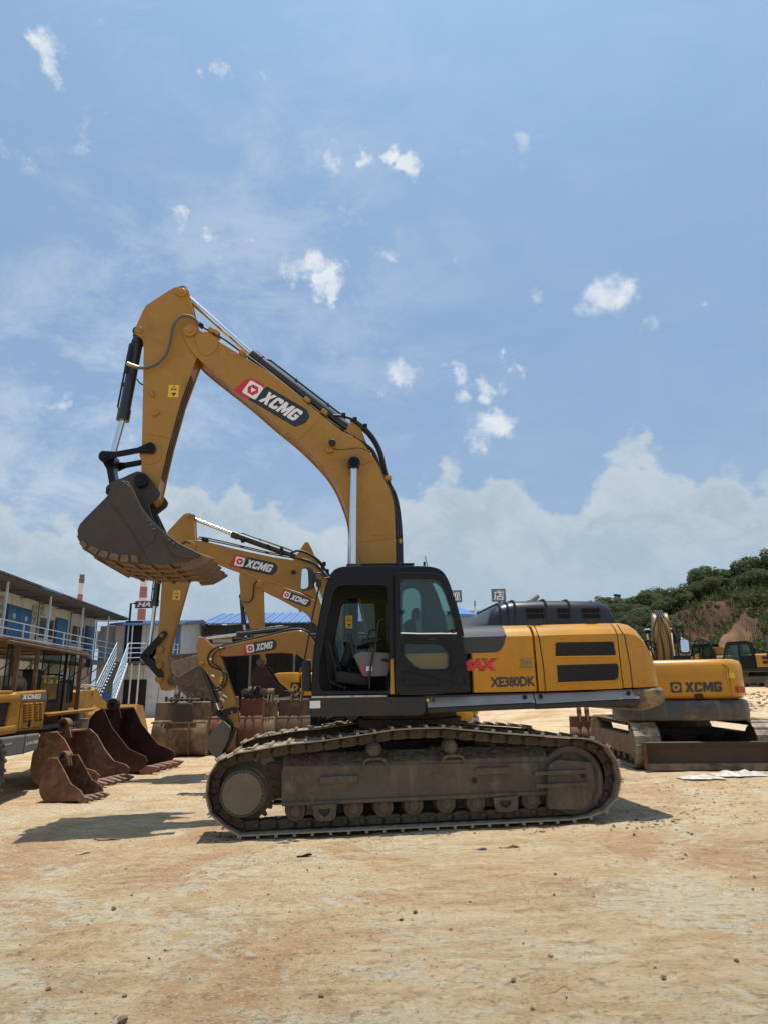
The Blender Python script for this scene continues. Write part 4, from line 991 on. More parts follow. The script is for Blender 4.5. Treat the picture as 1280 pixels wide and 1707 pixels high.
# boom cylinders, one each side
for vv in (BV0 - .14, BV1 + .14):
    top_ = X1.P(590, 773, BV0 - .14); mid_ = X1.P(580, 950, BV0 - .14); ft = X1.P(578, 1150, BV0 - .14)
    mid_ = (top_[0] + (ft[0] - top_[0]) * .50, top_[1] + (ft[1] - top_[1]) * .50)
    top_ = X1.P(590, 773, BV0 - .14); 
    a = (X1.P(587, 1190, BV0 - .14)); b = X1.P(588.5, 946, BV0 - .14)
    ram(big, a, b, top_, vv, .085, .055)
c = X1.P(590, 773, BV0 - .14); s = MB(); s.cyl((c[0], BV0 - .25, c[1]), (c[0], BV1 + .25, c[1]), .05, 20); s.lathe([(.092, .07), (.098, .06), (.098, -.06), (.085, -.075), (.05, -.075), (.05, -.09), (.02, -.09)], (c[0], BV0 - .15, c[1]), 28); s.build('boom_cylinder_pin', M_black, big)

# arm (stick)
ARMV0, ARMV1 = 1.40, 1.80
ao = [(282,484),(291,479),(302,477.5),(311,479.5),(316,486),(319,500),(326,530),(333,560),(335,578),(327,600),(302.5,666),(282,738.5),(270,790),(262,828),(253,836),(244,832),(237,812),(236,792),(237.5,720),(239,650),(240,575),(237,562),(225,556),(224,551),(239,517),(245,508)]
arm = beam('arm', big, X1.L(ao, ARMV0), ARMV0, ARMV1, M_boom, flange=.02)
c = X1.P(304, 489, ARMV0); s = MB(); pin(s, c, ARMV0, .075, .05); s.build('cylinder_pin', M_boom, arm)
c = X1.P(233, 551, ARMV0); s = MB(); pin(s, c, ARMV0, .055, .05); s.build('cylinder_pin', M_boom, arm)
s = MB(); L_ = X1.L([(282,484),(321,516),(324,530)], ARMV0); s.tube([(a, ARMV0 - .001, b) for a, b in L_], .008, 6)
L_ = X1.L([(238,722),(282,730)], ARMV0); s.tube([(a, ARMV0 - .001, b) for a, b in L_], .008, 6)
L_ = X1.L([(240,561),(248,563),(278,574)], ARMV0); s.tube([(a, ARMV0 - .001, b) for a, b in L_], .005, 6)
L_ = X1.L([(327,598),(302,664),(282,737),(266,800)], ARMV0 + .01); s.tube([(a, ARMV0 + .01, b) for a, b in L_], .012, 6)
s.build('weld_seam', M_boom, arm)
s = MB()
for poly in ([(250,652),(253,651),(258,660),(255,662)], [(255,691),(266,685),(267,689),(257,694)]):
    s.prism(X1.L(poly, ARMV0 - .02), ARMV0 - .05, ARMV0)
s.build('hose_bracket', M_boom, arm)
warn_sticker(arm, X1.P(290, 652, ARMV0), .165, .215, ARMV0, rad(-2))
c = X1.P(252, 757, ARMV0); s = MB(); s.lathe([(.17, 0), (.17, -.01), (.15, -.014)], (c[0], ARMV0, c[1]), 36); s.build('boss_ring', M_boom, arm)
# steel rods welded along the arm's inner face
s = MB()
for vv in (ARMV0 + .1, ARMV0 + .2, ARMV0 + .3):
    L_ = X1.L([(318,622),(302.5,666),(282,738.5),(268,795)], ARMV0); s.tube([(a - .004, vv, b) for a, b in L_], .014, 6)
s.build('wear_rod', mat('worn dark stripes', (.10, .07, .045), .7, dirt=.4), arm)

# arm cylinder and bucket cylinder
ram(big, X1.P(590, 722, BVM), X1.P(424, 594, BVM), X1.P(306, 489, BVM), BVM, .092, .055)
s = MB(); P_ = X1.L([(574,724),(583,707),(590,700),(598,706),(612,742),(600,740)], BVM - .1)
for vv in (BVM - .14, BVM + .1): s.plate([roundpoly(P_, .04)], vv, vv + .04, bevel=.005)
s.build('cylinder_ear', M_boom, boom)
ram(big, X1.P(233, 556, BVM), X1.P(206, 697, BVM), X1.P(186, 769, BVM), BVM, .088, .052)
# bucket links
LP = X1.P(185, 770, BVM); AP = X1.P(256, 757, BVM); BPn = X1.P(196, 832, BVM); BA = X1.P(244, 818, BVM)
LPn = X1.P(174, 772, ARMV0 - .08)
def link(parent, a, b, v0, v1, ra, rb, name):
    a = Vector(a); b = Vector(b); d = (b - a).normalized(); nn = Vector((-d.y, d.x)); an = math.degrees(math.atan2(d.y, d.x))
    pl = arc(a, ra, an + 110, an + 250, 8) + [tuple(a + d * (b - a).length * .25 - nn * ra * .42), tuple(a + d * (b - a).length * .75 - nn * ra * .42)] + arc(b, rb, an - 70, an + 70, 8) + [tuple(a + d * (b - a).length * .75 + nn * ra * .42), tuple(a + d * (b - a).length * .25 + nn * ra * .42)]
    s = MB(); s.plate([pl], v0, v1, bevel=.008)
    for c in (a, b): s.lathe([(ra * .6, 0), (ra * .62, -.02), (ra * .3, -.03)], (c.x, v0, c.y), 18)
    return s.build(name, M_black, parent)
for v0 in (ARMV0 - .09, ARMV1 + .03): link(big, LP, AP, v0, v0 + .06, .10, .10, 'side_link')
s = MB(); L_ = [LP, (LP[0] + .02, LP[1] - .2), BPn]
link(big, LP, BPn, BVM - .13, BVM + .13, .12, .13, 'bucket_link')
s = MB(); s.cyl((LP[0], ARMV0 - .12, LP[1]), (LP[0], ARMV1 + .12, LP[1]), .06, 18); s.cyl((AP[0], ARMV0 - .12, AP[1]), (AP[0], ARMV1 + .12, AP[1]), .05, 18); s.cyl((BA[0], ARMV0 - .22, BA[1]), (BA[0], ARMV1 + .22, BA[1]), .06, 18); s.cyl((BPn[0], ARMV0 - .2, BPn[1]), (BPn[0], ARMV1 + .2, BPn[1]), .055, 18)
s.build('link_pin', M_black, big)

# bucket
KV0, KV1 = .78, 2.42
side = X1.L([(204,800),(214,803),(221,812),(237,846),(258,872),(274,887),(296,905),(320,922),(332,927),(312,937),(267,941),(222,940),(176,934),(152,924),(138,911),(131.5,900),(130,884),(134,874),(143,864),(179,828),(188,810),(195,803)], KV0)
shl = X1.L([(198,800),(189,808),(179,828),(143,864),(134,874),(130,884),(131.5,900),(138,911),(152,924),(176,934),(222,940),(267,941),(316,934)], KV0)
bk = emp('bucket', big)
bucket(bk, shl, side, KV0, KV1, X1.P(356, 930, KV0), M_buck, M_buckw, nt=5, tsz=1.55, thick=.04, mtip=M_buckw)
# side wear patches, cutter, bolts on the near plate
for k, poly in enumerate(([(132,905),(139,901),(147,908),(140,915)], [(146,916),(153,909),(166,915),(160,925)], [(163,926),(169,917),(182,920),(178,931)], [(181,932),(186,921),(199,924),(197,935)], [(200,936),(203,924),(214,925),(215,937)], [(219,937),(219,925),(230,925),(232,938)])):
    s = MB(); s.plate([roundpoly(X1.L(poly, KV0 - .03), .015)], KV0 - .036, KV0 - .012, bevel=.004); s.build('wear_patch', M_buckw, bk)
s = MB(); s.plate([X1.L([(272,893),(280,891),(300,906),(336,924),(330,931),(300,930),(285,920)], KV0 - .02)], KV0 - .045, KV0 - .012, bevel=.006); s.build('side_cutter', M_buck, bk)
for (px, py) in ((246,869),(251,876),(256,883),(283,902),(290,908)):
    c = X1.P(px, py, KV0 - .04); s = MB(); s.lathe([(.028, 0), (.028, -.02), (.018, -.03)], (c[0], KV0 - .012 if px < 270 else KV0 - .045, c[1]), 6); s.build('bolt', M_buck, bk)
s = MB(); L_ = X1.L([(184,838),(215,880),(245,930)], KV0 - .012); s.tube([(a, KV0 - .014, b) for a, b in L_], .008, 6); s.build('weld_seam', M_buck, bk)
s = MB(); s.plate([roundpoly(X1.L([(186,826),(196,806),(205,801),(219,812),(236,848),(264,884),(255,905),(240,912),(214,872)], KV0 - .012), .03)], KV0 - .024, KV0 - .010, bevel=.004); s.build('reinforcement_plate', M_buck, bk)
# lengthwise strips on the bucket's underside
sl_ = MB()
for i, (px, py) in enumerate(((131,895),(140,914),(160,930),(190,938),(222,942),(250,943),(280,941),(305,938))):
    c = X1.P(px, py, KV0); sl_.box((c[0], (KV0 + KV1) / 2, c[1] - (.0 if i > 1 else 0)), (.05, KV1 - KV0, .03), rot=Matrix.Rotation(rad((70, 45, 28, 12, 2, 0, -4, -6)[i]), 3, 'Y'))
sl_.build('wear_strip', M_buckw, bk, bevel=.006)
for vv in (KV0 + .35, KV0 + .75, KV0 + 1.15):
    s = MB(); pts = [(a, b) for a, b in shl[4:]]
    ins = [(p[0] - (0), p[1] - .035) for p in pts]
    cx = sum(p[0] for p in side) / len(side); cy = sum(p[1] for p in side) / len(side)
    o_ = [(p[0] + (p[0] - cx) * .035, p[1] + (p[1] - cy) * .05) for p in pts]
    s.prism(pts + o_[::-1], vv, vv + .16); s.build('heel_strip', M_buckw, bk, bevel=.006)
# hinge brackets
for vv in (ARMV0 - .10, ARMV1 + .05):
    s = MB(); s.plate([roundpoly(X1.L([(190,836),(186,822),(196,812),(214,806),(226,800),(238,795),(250,798),(258,806),(275,830),(272,838),(256,850),(262,870),(290,905),(262,895),(236,870)], BVM), .03)], vv, vv + .05, bevel=.006); s.build('hinge_bracket', M_buck, bk)
c = X1.P(240, 806, ARMV0); s = MB(); s.lathe([(.10, 0), (.10, -.09), (.06, -.1), (.06, -.13)], (c[0] , ARMV0 - .10, c[1]), 22); s.build('hinge_boss', M_black, bk)

# hoses and pipes over the boom -------------------------------------------------
def hose(pts, v, r_, name='hose', m=None, parent=big, fr=X1, n=8):
    s = MB(); s.tube([(a, v, b) for a, b in smooth(fr.L(pts, v), 4)], r_, n); return s.build(name, m or M_rubber, parent)
pipe = [(334,546),(350,556),(372,568),(402,590),(440,618),(480,650),(520,682),(560,714),(585,730)]
for k, vv in enumerate((BV0 + .03, BV0 + .09, BV1 - .06)):
    hose([(a, b - 4 - k) for a, b in pipe], vv, .017, 'steel_pipe')
for (px, py) in ((353, 552), (362, 556), (405, 590), (512, 668), (541, 688)):
    c = X1.P(px, py, BV0 + .04); s = MB(); s.box((c[0], BV0 + .08, c[1]), (.10, .22, .07), rot=Matrix.Rotation(rad(38), 3, 'Y')); s.build('pipe_clamp', M_boom, boom, bevel=.01)
for (pts, vv, r_) in (([(556,693),(572,694),(590,700),(607,712),(622,728),(634,750),(640,772),(645,798)], BV0 + .05, .024), ([(585,700),(600,712),(615,726),(629,748),(637,775),(645,798),(652,812),(660,830),(664,870),(667,938)], BV0 + .12, .026),
        ([(590,728),(606,738),(622,752),(632,775),(641,800),(652,820),(659,850),(662,890),(663,940)], BV0 + .02, .024), ([(580,722),(596,736),(618,750),(629,772),(640,797),(650,822),(658,860),(660,940)], BV1 - .05, .024), ([(592,704),(612,716),(630,742),(640,775),(650,808),(662,835),(668,880),(670,940)], BV1 - .12, .024)):
    hose(pts, vv, r_)
for (px, py, rr_) in ((645, 797, 70), (662, 903, 90)):
    c = X1.P(px, py, BV0 + .05); s = MB(); s.box((c[0] + .02, BVM - .05, c[1]), (.10, .36, .07)); s.build('hose_clamp', M_boom, boom, bevel=.01)
for (px, py) in ((573, 692), (592, 699), (609, 710), (663, 888)):
    c = X1.P(px, py, BV0 + .05); s = MB(); s.box((c[0], BV0 + .06, c[1]), (.07, .09, .07)); s.build('hose_fitting', M_black, boom, bevel=.015)
# the loop of hose round the arm joint
s = MB(); pts = [(333,541),(322,530),(308,528),(298,534),(290,548),(286,570),(280,590),(270,603),(256,612),(240,615),(222,612),(213,606)]
L_ = X1.L(pts, ARMV0 - .06); k_ = smooth([(a, ARMV0 - .07 - .04 * math.sin(i / 11 * math.pi), b) for i, (a, b) in enumerate(L_)], 4)
s.tube(k_, .025, 10); s.build('hose', mat('grey weathered hose', (.10, .095, .08), .6), big)
s = MB(); L_ = X1.L([(213,606),(220,609),(232,613)], ARMV0 - .08); s.tube([(a, ARMV0 - .08, b) for a, b in L_], .034, 10); s.build('hose_fitting', mat('dull brass', (.35, .3, .18), .4, metal=.5), big)
hose([(222,566),(219,578),(221,588),(217,596),(218,604)], BVM - .1, .012)
hose([(229,632),(233,638),(240,642)], BVM - .05, .012)
hose([(220,575),(214,600),(210,622)], BVM - .1, .02)
c = X1.P(335, 541, BV0); s = MB(); s.box((c[0], BV0 + .03, c[1]), (.09, .1, .06), rot=Matrix.Rotation(rad(38), 3, 'Y')); s.build('hose_fitting', M_black, big, bevel=.01)
# ------------------------------------------------------------------ other excavators: body built on real sizes, front end on its outline
def machine_body(fr, root, s=1.0, uc_shift=0.0, mb=None, cabcol=None, boomfoot=True, links=True, pitch=.19, hood_m=None, blade=False, uc=None, tail=1.0):
    """crawler undercarriage, house, counterweight and cab; forward is -u, v=0 is the near track's outer face"""
    mb = mb or M_body; Wd = 2.75 * s; Lt = 4.1 * s; Ht = .92 * s
    cx = uc_shift; r_ = Ht / 2
    path = arc((cx + Lt / 2 - r_, r_), r_, 90, -90, 8) + arc((cx - Lt / 2 + r_, r_), r_, 270, 90, 8)
    up = (uc or root)
    for v0 in (0, Wd - .55 * s):
        crawler(up, path, v0, .55 * s, pitch * s * 1.05, name='track_chain', links=links, grouser=.035)
        f = MB(); f.plate([roundpoly([(cx - Lt / 2 + r_ * 1.3, .2 * s), (cx + Lt / 2 - r_ * 1.3, .2 * s), (cx + Lt / 2 - r_ * 1.2, .62 * s), (cx - Lt / 2 + r_ * 1.2, .62 * s)], .06)], v0 + .08 * s, v0 + .45 * s, bevel=.012)
        f.build('track_frame', M_tframe, up)
        for sg, nm in ((-1, 'idler_wheel'), (1, 'final_drive')):
            d = MB(); d.lathe([(.06 * s, -.05), (r_ * .62, -.05), (r_ * .68, -.02), (r_ * .8, 0), (r_ * .8, .3 * s), (.06, .3 * s)], (cx + sg * (Lt / 2 - r_), v0 + .1 * s, r_), 28); d.build(nm, M_fdrive, up)
        rl = None
        for k in range(7):
            if rl is None:
                d = MB(); d.lathe([(.04, -.02), (.10 * s, 0), (.10 * s, .3 * s), (.04, .3 * s)], (0, 0, 0), 16); rl = d.build('track_roller', M_tframe, up); q = rl
            else: q = copyobj(rl, up)
            q.location = (cx - Lt * .34 + Lt * .68 * k / 6, v0 + .1 * s, .17 * s)
    d = MB(); d.box((cx, Wd / 2, .55 * s), (1.3 * s, Wd - .9 * s, .3 * s)); d.lathe([(.55 * s, 0), (.6 * s, .02), (.6 * s, .34 * s)], (0, Wd / 2, .7 * s), 32, axis='w'); d.build('swing_frame', M_chain, up, bevel=.01)
    zb = 1.02 * s; zt = 2.05 * s; N, Fv = .04 * s, Wd - .04 * s
    d = MB(); d.plate([roundpoly([(-1.75 * s, N), (2.2 * s * tail, N), (2.2 * s * tail, Fv), (-1.75 * s, Fv)], .15 * s)], zb - .04, zb + .14 * s, 'uv', bevel=.02); d.build('turntable_deck', M_skirtlow, root)
    # engine house and rounded counterweight, in plan
    d = MB(); sec = roundpoly([(N, zb + .15 * s), (N, zt), (Fv, zt), (Fv, zb + .15 * s)], .14 * s, 5); d.prism(sec, .15 * s, 1.78 * s * tail, 'vw'); d.build('engine_house', mb, root, bevel=.0, ang=40)
    pl = roundpoly([(1.80 * s * tail, N), (2.35 * s * tail, N + .02), (2.68 * s * tail, N + .5 * s), (2.68 * s * tail, Fv - .5 * s), (2.35 * s * tail, Fv - .02), (1.80 * s * tail, Fv)], .35 * s, 6)
    d = MB(); d.plate([pl], zb + .17 * s, zt, 'uv', bevel=.07 * s); d.build('counterweight', mb, root)
    d = MB(); d.plate([[(p[0] + (.0), p[1]) for p in pl]], zb - .06 * s, zb + .165 * s, 'uv', bevel=.05 * s); d.build('counterweight_foot', M_skirt, root)
    d = MB(); d.plate([roundpoly([(.5 * s, Wd * .42), (1.7 * s * tail, Wd * .42), (1.7 * s * tail, Fv - .2 * s), (.5 * s, Fv - .2 * s)], .12)], zt + .005, zt + .22 * s, 'uv', bevel=.07 * s); d.build('engine_hood', hood_m or M_plast, root)
    # right hand tank boxes
    d = MB(); d.plate([roundpoly([(-1.2 * s, Wd * .66), (.12 * s, Wd * .66), (.12 * s, Fv), (-1.2 * s, Fv)], .06)], zb + .15 * s, 1.75 * s, 'uv', bevel=.03); d.build('tank_box', mb, root)
    # louvre on near side panel
    for w0 in (1.4, 1.68):
        d = MB(); d.plate([roundpoly([(.5 * s, w0 * s), (1.6 * s * tail, w0 * s), (1.6 * s * tail, (w0 + .2) * s), (.5 * s, (w0 + .2) * s)], .03)], N - .006, N + .02, bevel=.003); d.build('louvre', M_intd, root)
    # cab
    c0, c1 = N, N + .95 * s
    oc = [(-1.85, 1.1), (-1.80, 1.9), (-1.55, 2.75), (-1.40, 2.90), (-.25, 2.92), (-.10, 2.82), (.10, 2.0), (.12, 1.1)]; oc = [(a * s, b * s) for a, b in oc]
    h1 = [(a * s, b * s) for a, b in [(-1.70, 1.85), (-1.46, 2.68), (-.85, 2.70), (-.85, 1.3), (-1.66, 1.3)]]
    h2 = [(a * s, b * s) for a, b in [(-.72, 1.95), (-.72, 2.70), (-.28, 2.72), (-.18, 2.6), (-.04, 1.95)]]
    for vv in (c0, c1 - .05):
        d = MB(); d.plate([roundpoly(oc, .08 * s), roundpoly(h1, .05), roundpoly(h2, .05)], vv, vv + .05, bevel=.012); d.build('cab_side', M_black, root)
        for h in (h1, h2): d = MB(); d.prism(h, vv + .02, vv + .028); d.build('cab_window', M_glassd, root, smooth=False)
    d = MB(); d.prism([oc[3], oc[4], (oc[4][0], oc[4][1] - .07), (oc[3][0], oc[3][1] - .07)], c0 + .04, c1 - .04); d.prism([oc[6], oc[7], (oc[7][0] - .05, oc[7][1]), (oc[6][0] - .05, oc[6][1])], c0 + .04, c1 - .04)
    d.prism([oc[5], oc[6], (oc[6][0] - .04, oc[6][1]), (oc[5][0] - .04, oc[5][1])], c0 + .04, c0 + .12); d.prism([oc[0], oc[7], (oc[7][0], oc[7][1] + .06), (oc[0][0], oc[0][1] + .06)], c0 + .04, c1 - .04)
    d.build('cab_shell', M_black, root)
    d = MB(); d.prism([oc[0], oc[1], oc[2], (oc[2][0] + .01, oc[2][1]), (oc[1][0] + .01, oc[1][1]), (oc[0][0] + .01, oc[0][1])], c0 + .05, c1 - .05); d.build('windscreen', M_glassd, root, smooth=False)
    d = MB(); d.box((-.6 * s, (c0 + c1) / 2, 1.55 * s), (.5 * s, .5 * s, .2)); d.box((-.38 * s, (c0 + c1) / 2, 1.95 * s), (.14, .45 * s, .6 * s)); d.build('operator_seat', M_intd, root, bevel=.04)
    return Wd, N, Fv, zb, zt

def traced_front(fr, root, v0, v1, boom_px, arm_px, armcyl, bcyl, plate, link_px, shell_px, side_px, tip, mbk, k0, k1, mb=None, ht=.36, nt=5, pins=(), sticker=None, tsz=1.0, mtip=None):
    mb = mb or M_boom; vm = (v0 + v1) / 2
    b = beam('boom', root, fr.L(boom_px, v0), v0, v1, mb)
    a = beam('arm', root, fr.L(arm_px, v0 + .03), v0 + .03, v1 - .03, mb)
    if armcyl: ram(root, *[fr.P(*q, vm) for q in armcyl[:3]], vm, armcyl[3], armcyl[4])
    if bcyl: ram(root, *[fr.P(*q, vm) for q in bcyl[:3]], vm, bcyl[3], bcyl[4])
    if plate: brand_plate('brand_plate', b, fr.P(*plate[0], v0), fr.P(*plate[1], v0), plate[2], v0)
    for (px, py, r_) in pins:
        c = fr.P(px, py, v0); s = MB(); pin(s, c, v0, r_, .05); s.build('pivot_pin', mb, b)
    if sticker: warn_sticker(a, fr.P(sticker[0], sticker[1], v0 + .03), sticker[2], sticker[2] * 1.3, v0 + .03, sticker[3])
    for (p, q, r_) in link_px:
        for vv in (v0 - .05, v1 + .01):
            A = Vector(fr.P(*p, v0)); B = Vector(fr.P(*q, v0)); d = (B - A).normalized(); n_ = Vector((-d.y, d.x)); an = math.degrees(math.atan2(d.y, d.x))
            pl = arc(A, r_, an + 100, an + 260, 6) + arc(B, r_, an - 80, an + 80, 6)
            s = MB(); s.plate([pl], vv, vv + .04, bevel=.006); s.lathe([(r_ * .6, 0), (r_ * .6, -.02), (.01, -.03)], (A.x, vv, A.y), 14); s.build('side_link', M_black, root)
    bk_ = emp('bucket', root)
    bucket(bk_, fr.L(shell_px, k0), fr.L(side_px, k0), k0, k1, fr.P(*tip, k0), mbk, nt=nt, tsz=tsz, thick=.03, mtip=mtip or mbk)
    return b, a, bk_
def fhose(fr, root, pts, v, r_, m=None):
    s = MB(); s.tube([(a, v, b) for a, b in smooth(fr.L(pts, v), 4)], r_, 7); return s.build('hose', m or M_rubber, root)

# --- second excavator: same marque, boom level, grey stone bucket
O = atdist(664, 13.7); XB = Fr(O, (math.cos(rad(4)), math.sin(rad(4))), 0.014)
exB = XB.root('excavator', 'golden excavator standing right behind the large one, its brown bucket curled over the bucket row', 'excavator')
machine_body(XB, exB, .92, uc_shift=.35, tail=.72)
bB, aB, kB = traced_front(XB, exB, 1.2, 1.55,
    smooth([(318,900),(346,903.5),(397,916),(453,928),(495,935),(523,944),(545,957),(566,980),(582,1010),(594,1050),(600,1080)], 3) + [(597,1096),(584,1098)] + smooth([(575,1085),(560,1050),(545,1020),(528,1000),(509,987),(470,975),(425,960),(380,945),(346,931),(312,921)], 3) + [(306,912),(310,903)],
    [(306,858),(312,855),(318,855),(324,861),(325,892),(327,905),(323,925),(313,969),(296,1030),(283,1080),(281,1098),(291,1110),(295,1132),(288,1147),(278,1152),(269,1150),(263,1130),(259,1100),(261,1082),(265,1050),(270,972),(276,905),(280,886)],
    ((500,930),(390,891),(322,864),.075,.045), ((267,940),(259,1008),(249,1086),.07,.042), ((384,932.5),(463,950.5),.29),
    [((241,1094),(274,1058),.075), ((241,1094),(268,1125),.07)], [(284,1090),(281,1100),(284,1116),(295,1140),(312,1160),(335,1163),(352,1158)], [(282,1092),(329,1088),(345,1100),(354,1128),(353,1158),(335,1164),(312,1162),(294,1140),(283,1116)], (368,1152), mat('grey brown stained steel', (.12,.088,.06), .8, dirt=.5, dirtcol=(.28,.21,.15), dscale=5, bump=.004, base2=(.1,.06,.04)), .65, 2.1, nt=5,
    pins=((317,911,.14), (271,1060,.06), (268,1083,.07), (267,1110,.07), (266,1132,.08), (314,860,.05)), sticker=(295,992,.16,rad(-4)), tsz=1.3)
for (px, py) in ((290, 1098), (288, 1135)):
    c = XB.P(px, py, 1.1); s = MB(); s.lathe([(.05, 0), (.08, -.03), (.105, -.03), (.11, 0), (.11, .1)], (c[0], 1.08, c[1]), 22); s.build('quick_hitch_eye', M_fdrive, kB)
s = MB(); s.plate([roundpoly(XB.L([(285,1104),(330,1091),(343,1104),(318,1118),(298,1131),(287,1122)], .62), .04)], .615, .645, bevel=.005); s.build('reinforcement_plate', mat('lit tan plate steel', (.27, .21, .15), .85, dirt=.5, dirtcol=(.13,.085,.05), dscale=7), kB)  # lighter tan paints in the lit tone of the bucket's upper part
for k, poly in enumerate(([(296,1146),(303,1143),(307,1151),(301,1155)], [(305,1156),(308,1151),(315,1154),(313,1160)], [(317,1161),(318,1154),(325,1154),(326,1161)], [(328,1161),(328,1154),(335,1151),(338,1158)])):
    s = MB(); s.plate([XB.L(poly, .62)], .61, .64, bevel=.004); s.build('wear_patch', M_fdrive, kB)
for (pts, vv) in (([(330,898),(350,901),(397,911),(450,923),(495,931),(520,938)], 1.22), ([(332,895),(352,898),(400,909),(452,921),(500,930)], 1.5), ([(318,906),(311,903),(303,908),(300,917)], 1.14)): fhose(XB, exB, pts, vv, .018)
s = MB(); P_ = XB.L([(488,936),(497,924),(509,905),(514,904),(520,915),(534,948)], 1.3)
for vv in (1.22, 1.48): s.plate([roundpoly(P_, .05)], vv, vv + .04, bevel=.005)
s.build('cylinder_ear', M_boom, bB)
for (pts, vv) in (([(485,922),(497,918),(508,920),(522,927),(535,938),(542,950)], 1.2), ([(498,926),(514,926),(530,936),(545,953),(556,970)], 1.32), ([(505,932),(522,938),(540,955),(560,985)], 1.15)): fhose(XB, exB, pts, vv, .028)
for (px, py) in ((470, 917), (447, 911), (405, 901), (345, 901), (340, 899), (538, 948), (546, 952), (541, 940)):
    c = XB.P(px, py, 1.2); s = MB(); s.box((c[0], 1.22, c[1]), (.08, .12, .09)); s.build('pipe_clamp', M_black, bB, bevel=.015)
ram(exB, XB.P(575, 1120, 1.05), XB.P(545, 1028, 1.05), XB.P(524, 966, 1.05), 1.05, .07, .045)
c = XB.P(490, 955, 1.2); s = MB(); s.lathe([(.02, 0), (.05, -.03), (.05, -.08)], (c[0], 1.17, c[1]), 14); s.build('boom_lamp', M_plast, bB)

# --- third, farther back
O = atdist(625, 22.0); XC = Fr(O, (math.cos(rad(3)), math.sin(rad(3))), 0.0)
exC = XC.root('excavator', 'distant golden excavator with hanging dark red rusty bucket, framed under the second machine\'s boom', 'excavator')
machine_body(XC, exC, 1.0, uc_shift=-.95)
bC, aC, kC = traced_front(XC, exC, 1.2, 1.55,
    smooth([(434,963),(452,970),(470,978),(509,992),(535,1008),(556,1030),(572,1062),(580,1090)], 3) + [(572,1098),(560,1094)] + smooth([(548,1072),(535,1050),(518,1032),(509,1021),(485,1008),(467,998),(448,989),(434,981)], 3) + [(427,974),(428,966)],
    [(401,945),(410,938),(428,945),(436,962),(439,981),(441,1048),(442,1090),(440,1108),(433,1110),(428,1095),(425,1065),(418,1048),(409,1015),(400,1001),(401,986),(399,965)],
    ((538,1003),(490,978),(412,946),.075,.045), ((403,994),(407,1040),(411,1066),.075,.045), ((468,988),(518.5,1007),.31),
    [((427,1082),(440,1075),.08), ((427,1082),(432,1108),.08)], [(432,1110),(425,1114),(420,1130),(420,1146),(431,1158),(452,1160),(472,1157)], [(426,1113),(441,1110),(450,1122),(460,1138),(475,1150),(472,1158),(431,1159),(419,1146),(420,1128)], (492,1154), M_rustd, .6, 2.0, nt=5,
    pins=((433,973,.14), (440,1100,.1)), tsz=1.4)
fhose(XC, exC, [(430,968),(424,975),(423,990),(420,1000),(412,1004),(401,1001)], 1.15, .025)
fhose(XC, exC, [(437,962),(455,969),(475,978),(510,990),(530,1002)], 1.18, .022)
s = MB(); c = XC.P(436, 1105, 1.3)
s.cyl((c[0], 1.0, c[1]), (c[0], 1.75, c[1]), .12, 18); s.build('hinge_pin', M_rust, kC)

# --- the mini excavator
O = atdist(640, 12.0); XD = Fr(O, (math.cos(rad(3)), math.sin(rad(3))), 0.014)
exD = XD.root('mini_excavator', 'mini excavator with slender yellow boom and small grey bucket, before the bucket row', 'mini excavator')
machine_body(XD, exD, .62, pitch=.2, links=False)
bD, aD, kD = traced_front(XD, exD, .70, .93,
    smooth([(360,1080),(366,1079),(411,1069),(453,1059.5),(481,1053),(504,1051.5),(518,1061),(528,1080),(536,1108),(540,1130)], 3) + [(534,1140),(524,1132)] + smooth([(518,1110),(504,1097),(492,1090),(467,1087.5),(419,1090.5),(375,1094)], 3) + [(362,1092),(357,1086)],
    [(332,1061),(341,1063),(353,1076),(364,1086),(370,1099),(383,1138),(394,1169),(399,1203),(396,1212),(388,1214),(380,1205),(369,1166),(360,1144),(352,1132.5),(342,1117),(332,1107),(328,1082)],
    ((484,1047),(397,1057.5),(340,1065),.045,.028), ((339,1112),(361,1170),(368,1188),.048,.028), ((404,1083.5),(462.5,1073.5),.20),
    [((368,1190),(393,1183),.055), ((366,1188),(388,1212),.05)], [(384,1212),(372,1202),(361,1213),(349,1228),(346,1243),(352,1254),(364,1265)], [(386,1214),(372,1201),(349,1227),(345.5,1243),(352,1255),(364,1267),(370,1255),(380,1235)], (368,1273), mat('scoured grey bucket steel', (.13,.115,.095), .6, metal=.2, dirt=.5, dirtcol=(.2,.14,.09), dscale=7, bump=.003), .50, 1.12, nt=4,
    pins=((364,1087,.05), (337,1107,.04), (395,1208,.05), (388,1187,.04), (492,1090,.035)), sticker=(371,1134,.085,rad(-15)), tsz=.7, mb=mat('mini excavator paint', (.40,.18,.012), .4, dirt=.15, dirtcol=(.38,.25,.11), coat=.2))
fhose(XD, exD, [(372,1077),(362,1079),(352,1086),(347,1097),(352,1110),(366,1116),(378,1124),(377,1138),(368,1150),(358,1152)], .66, .016)
fhose(XD, exD, [(376,1080),(366,1083),(357,1092),(355,1104),(368,1114),(374,1128),(370,1142),(360,1148)], .64, .014)
fhose(XD, exD, [(366,1077),(411,1066.5),(453,1057),(480,1050),(500,1048),(515,1054),(527,1070)], .74, .016)
fhose(XD, exD, [(378,1077),(420,1067),(455,1059),(478,1054)], .88, .014)
for (px, py) in ((366, 1152), (372, 1166), (376, 1160), (369, 1146)):
    c = XD.P(px, py, .7); s = MB(); s.box((c[0], .69, c[1]), (.10, .05, .03), rot=Matrix.Rotation(rad(35), 3, 'Y')); s.build('hose_bracket', M_white, aD)
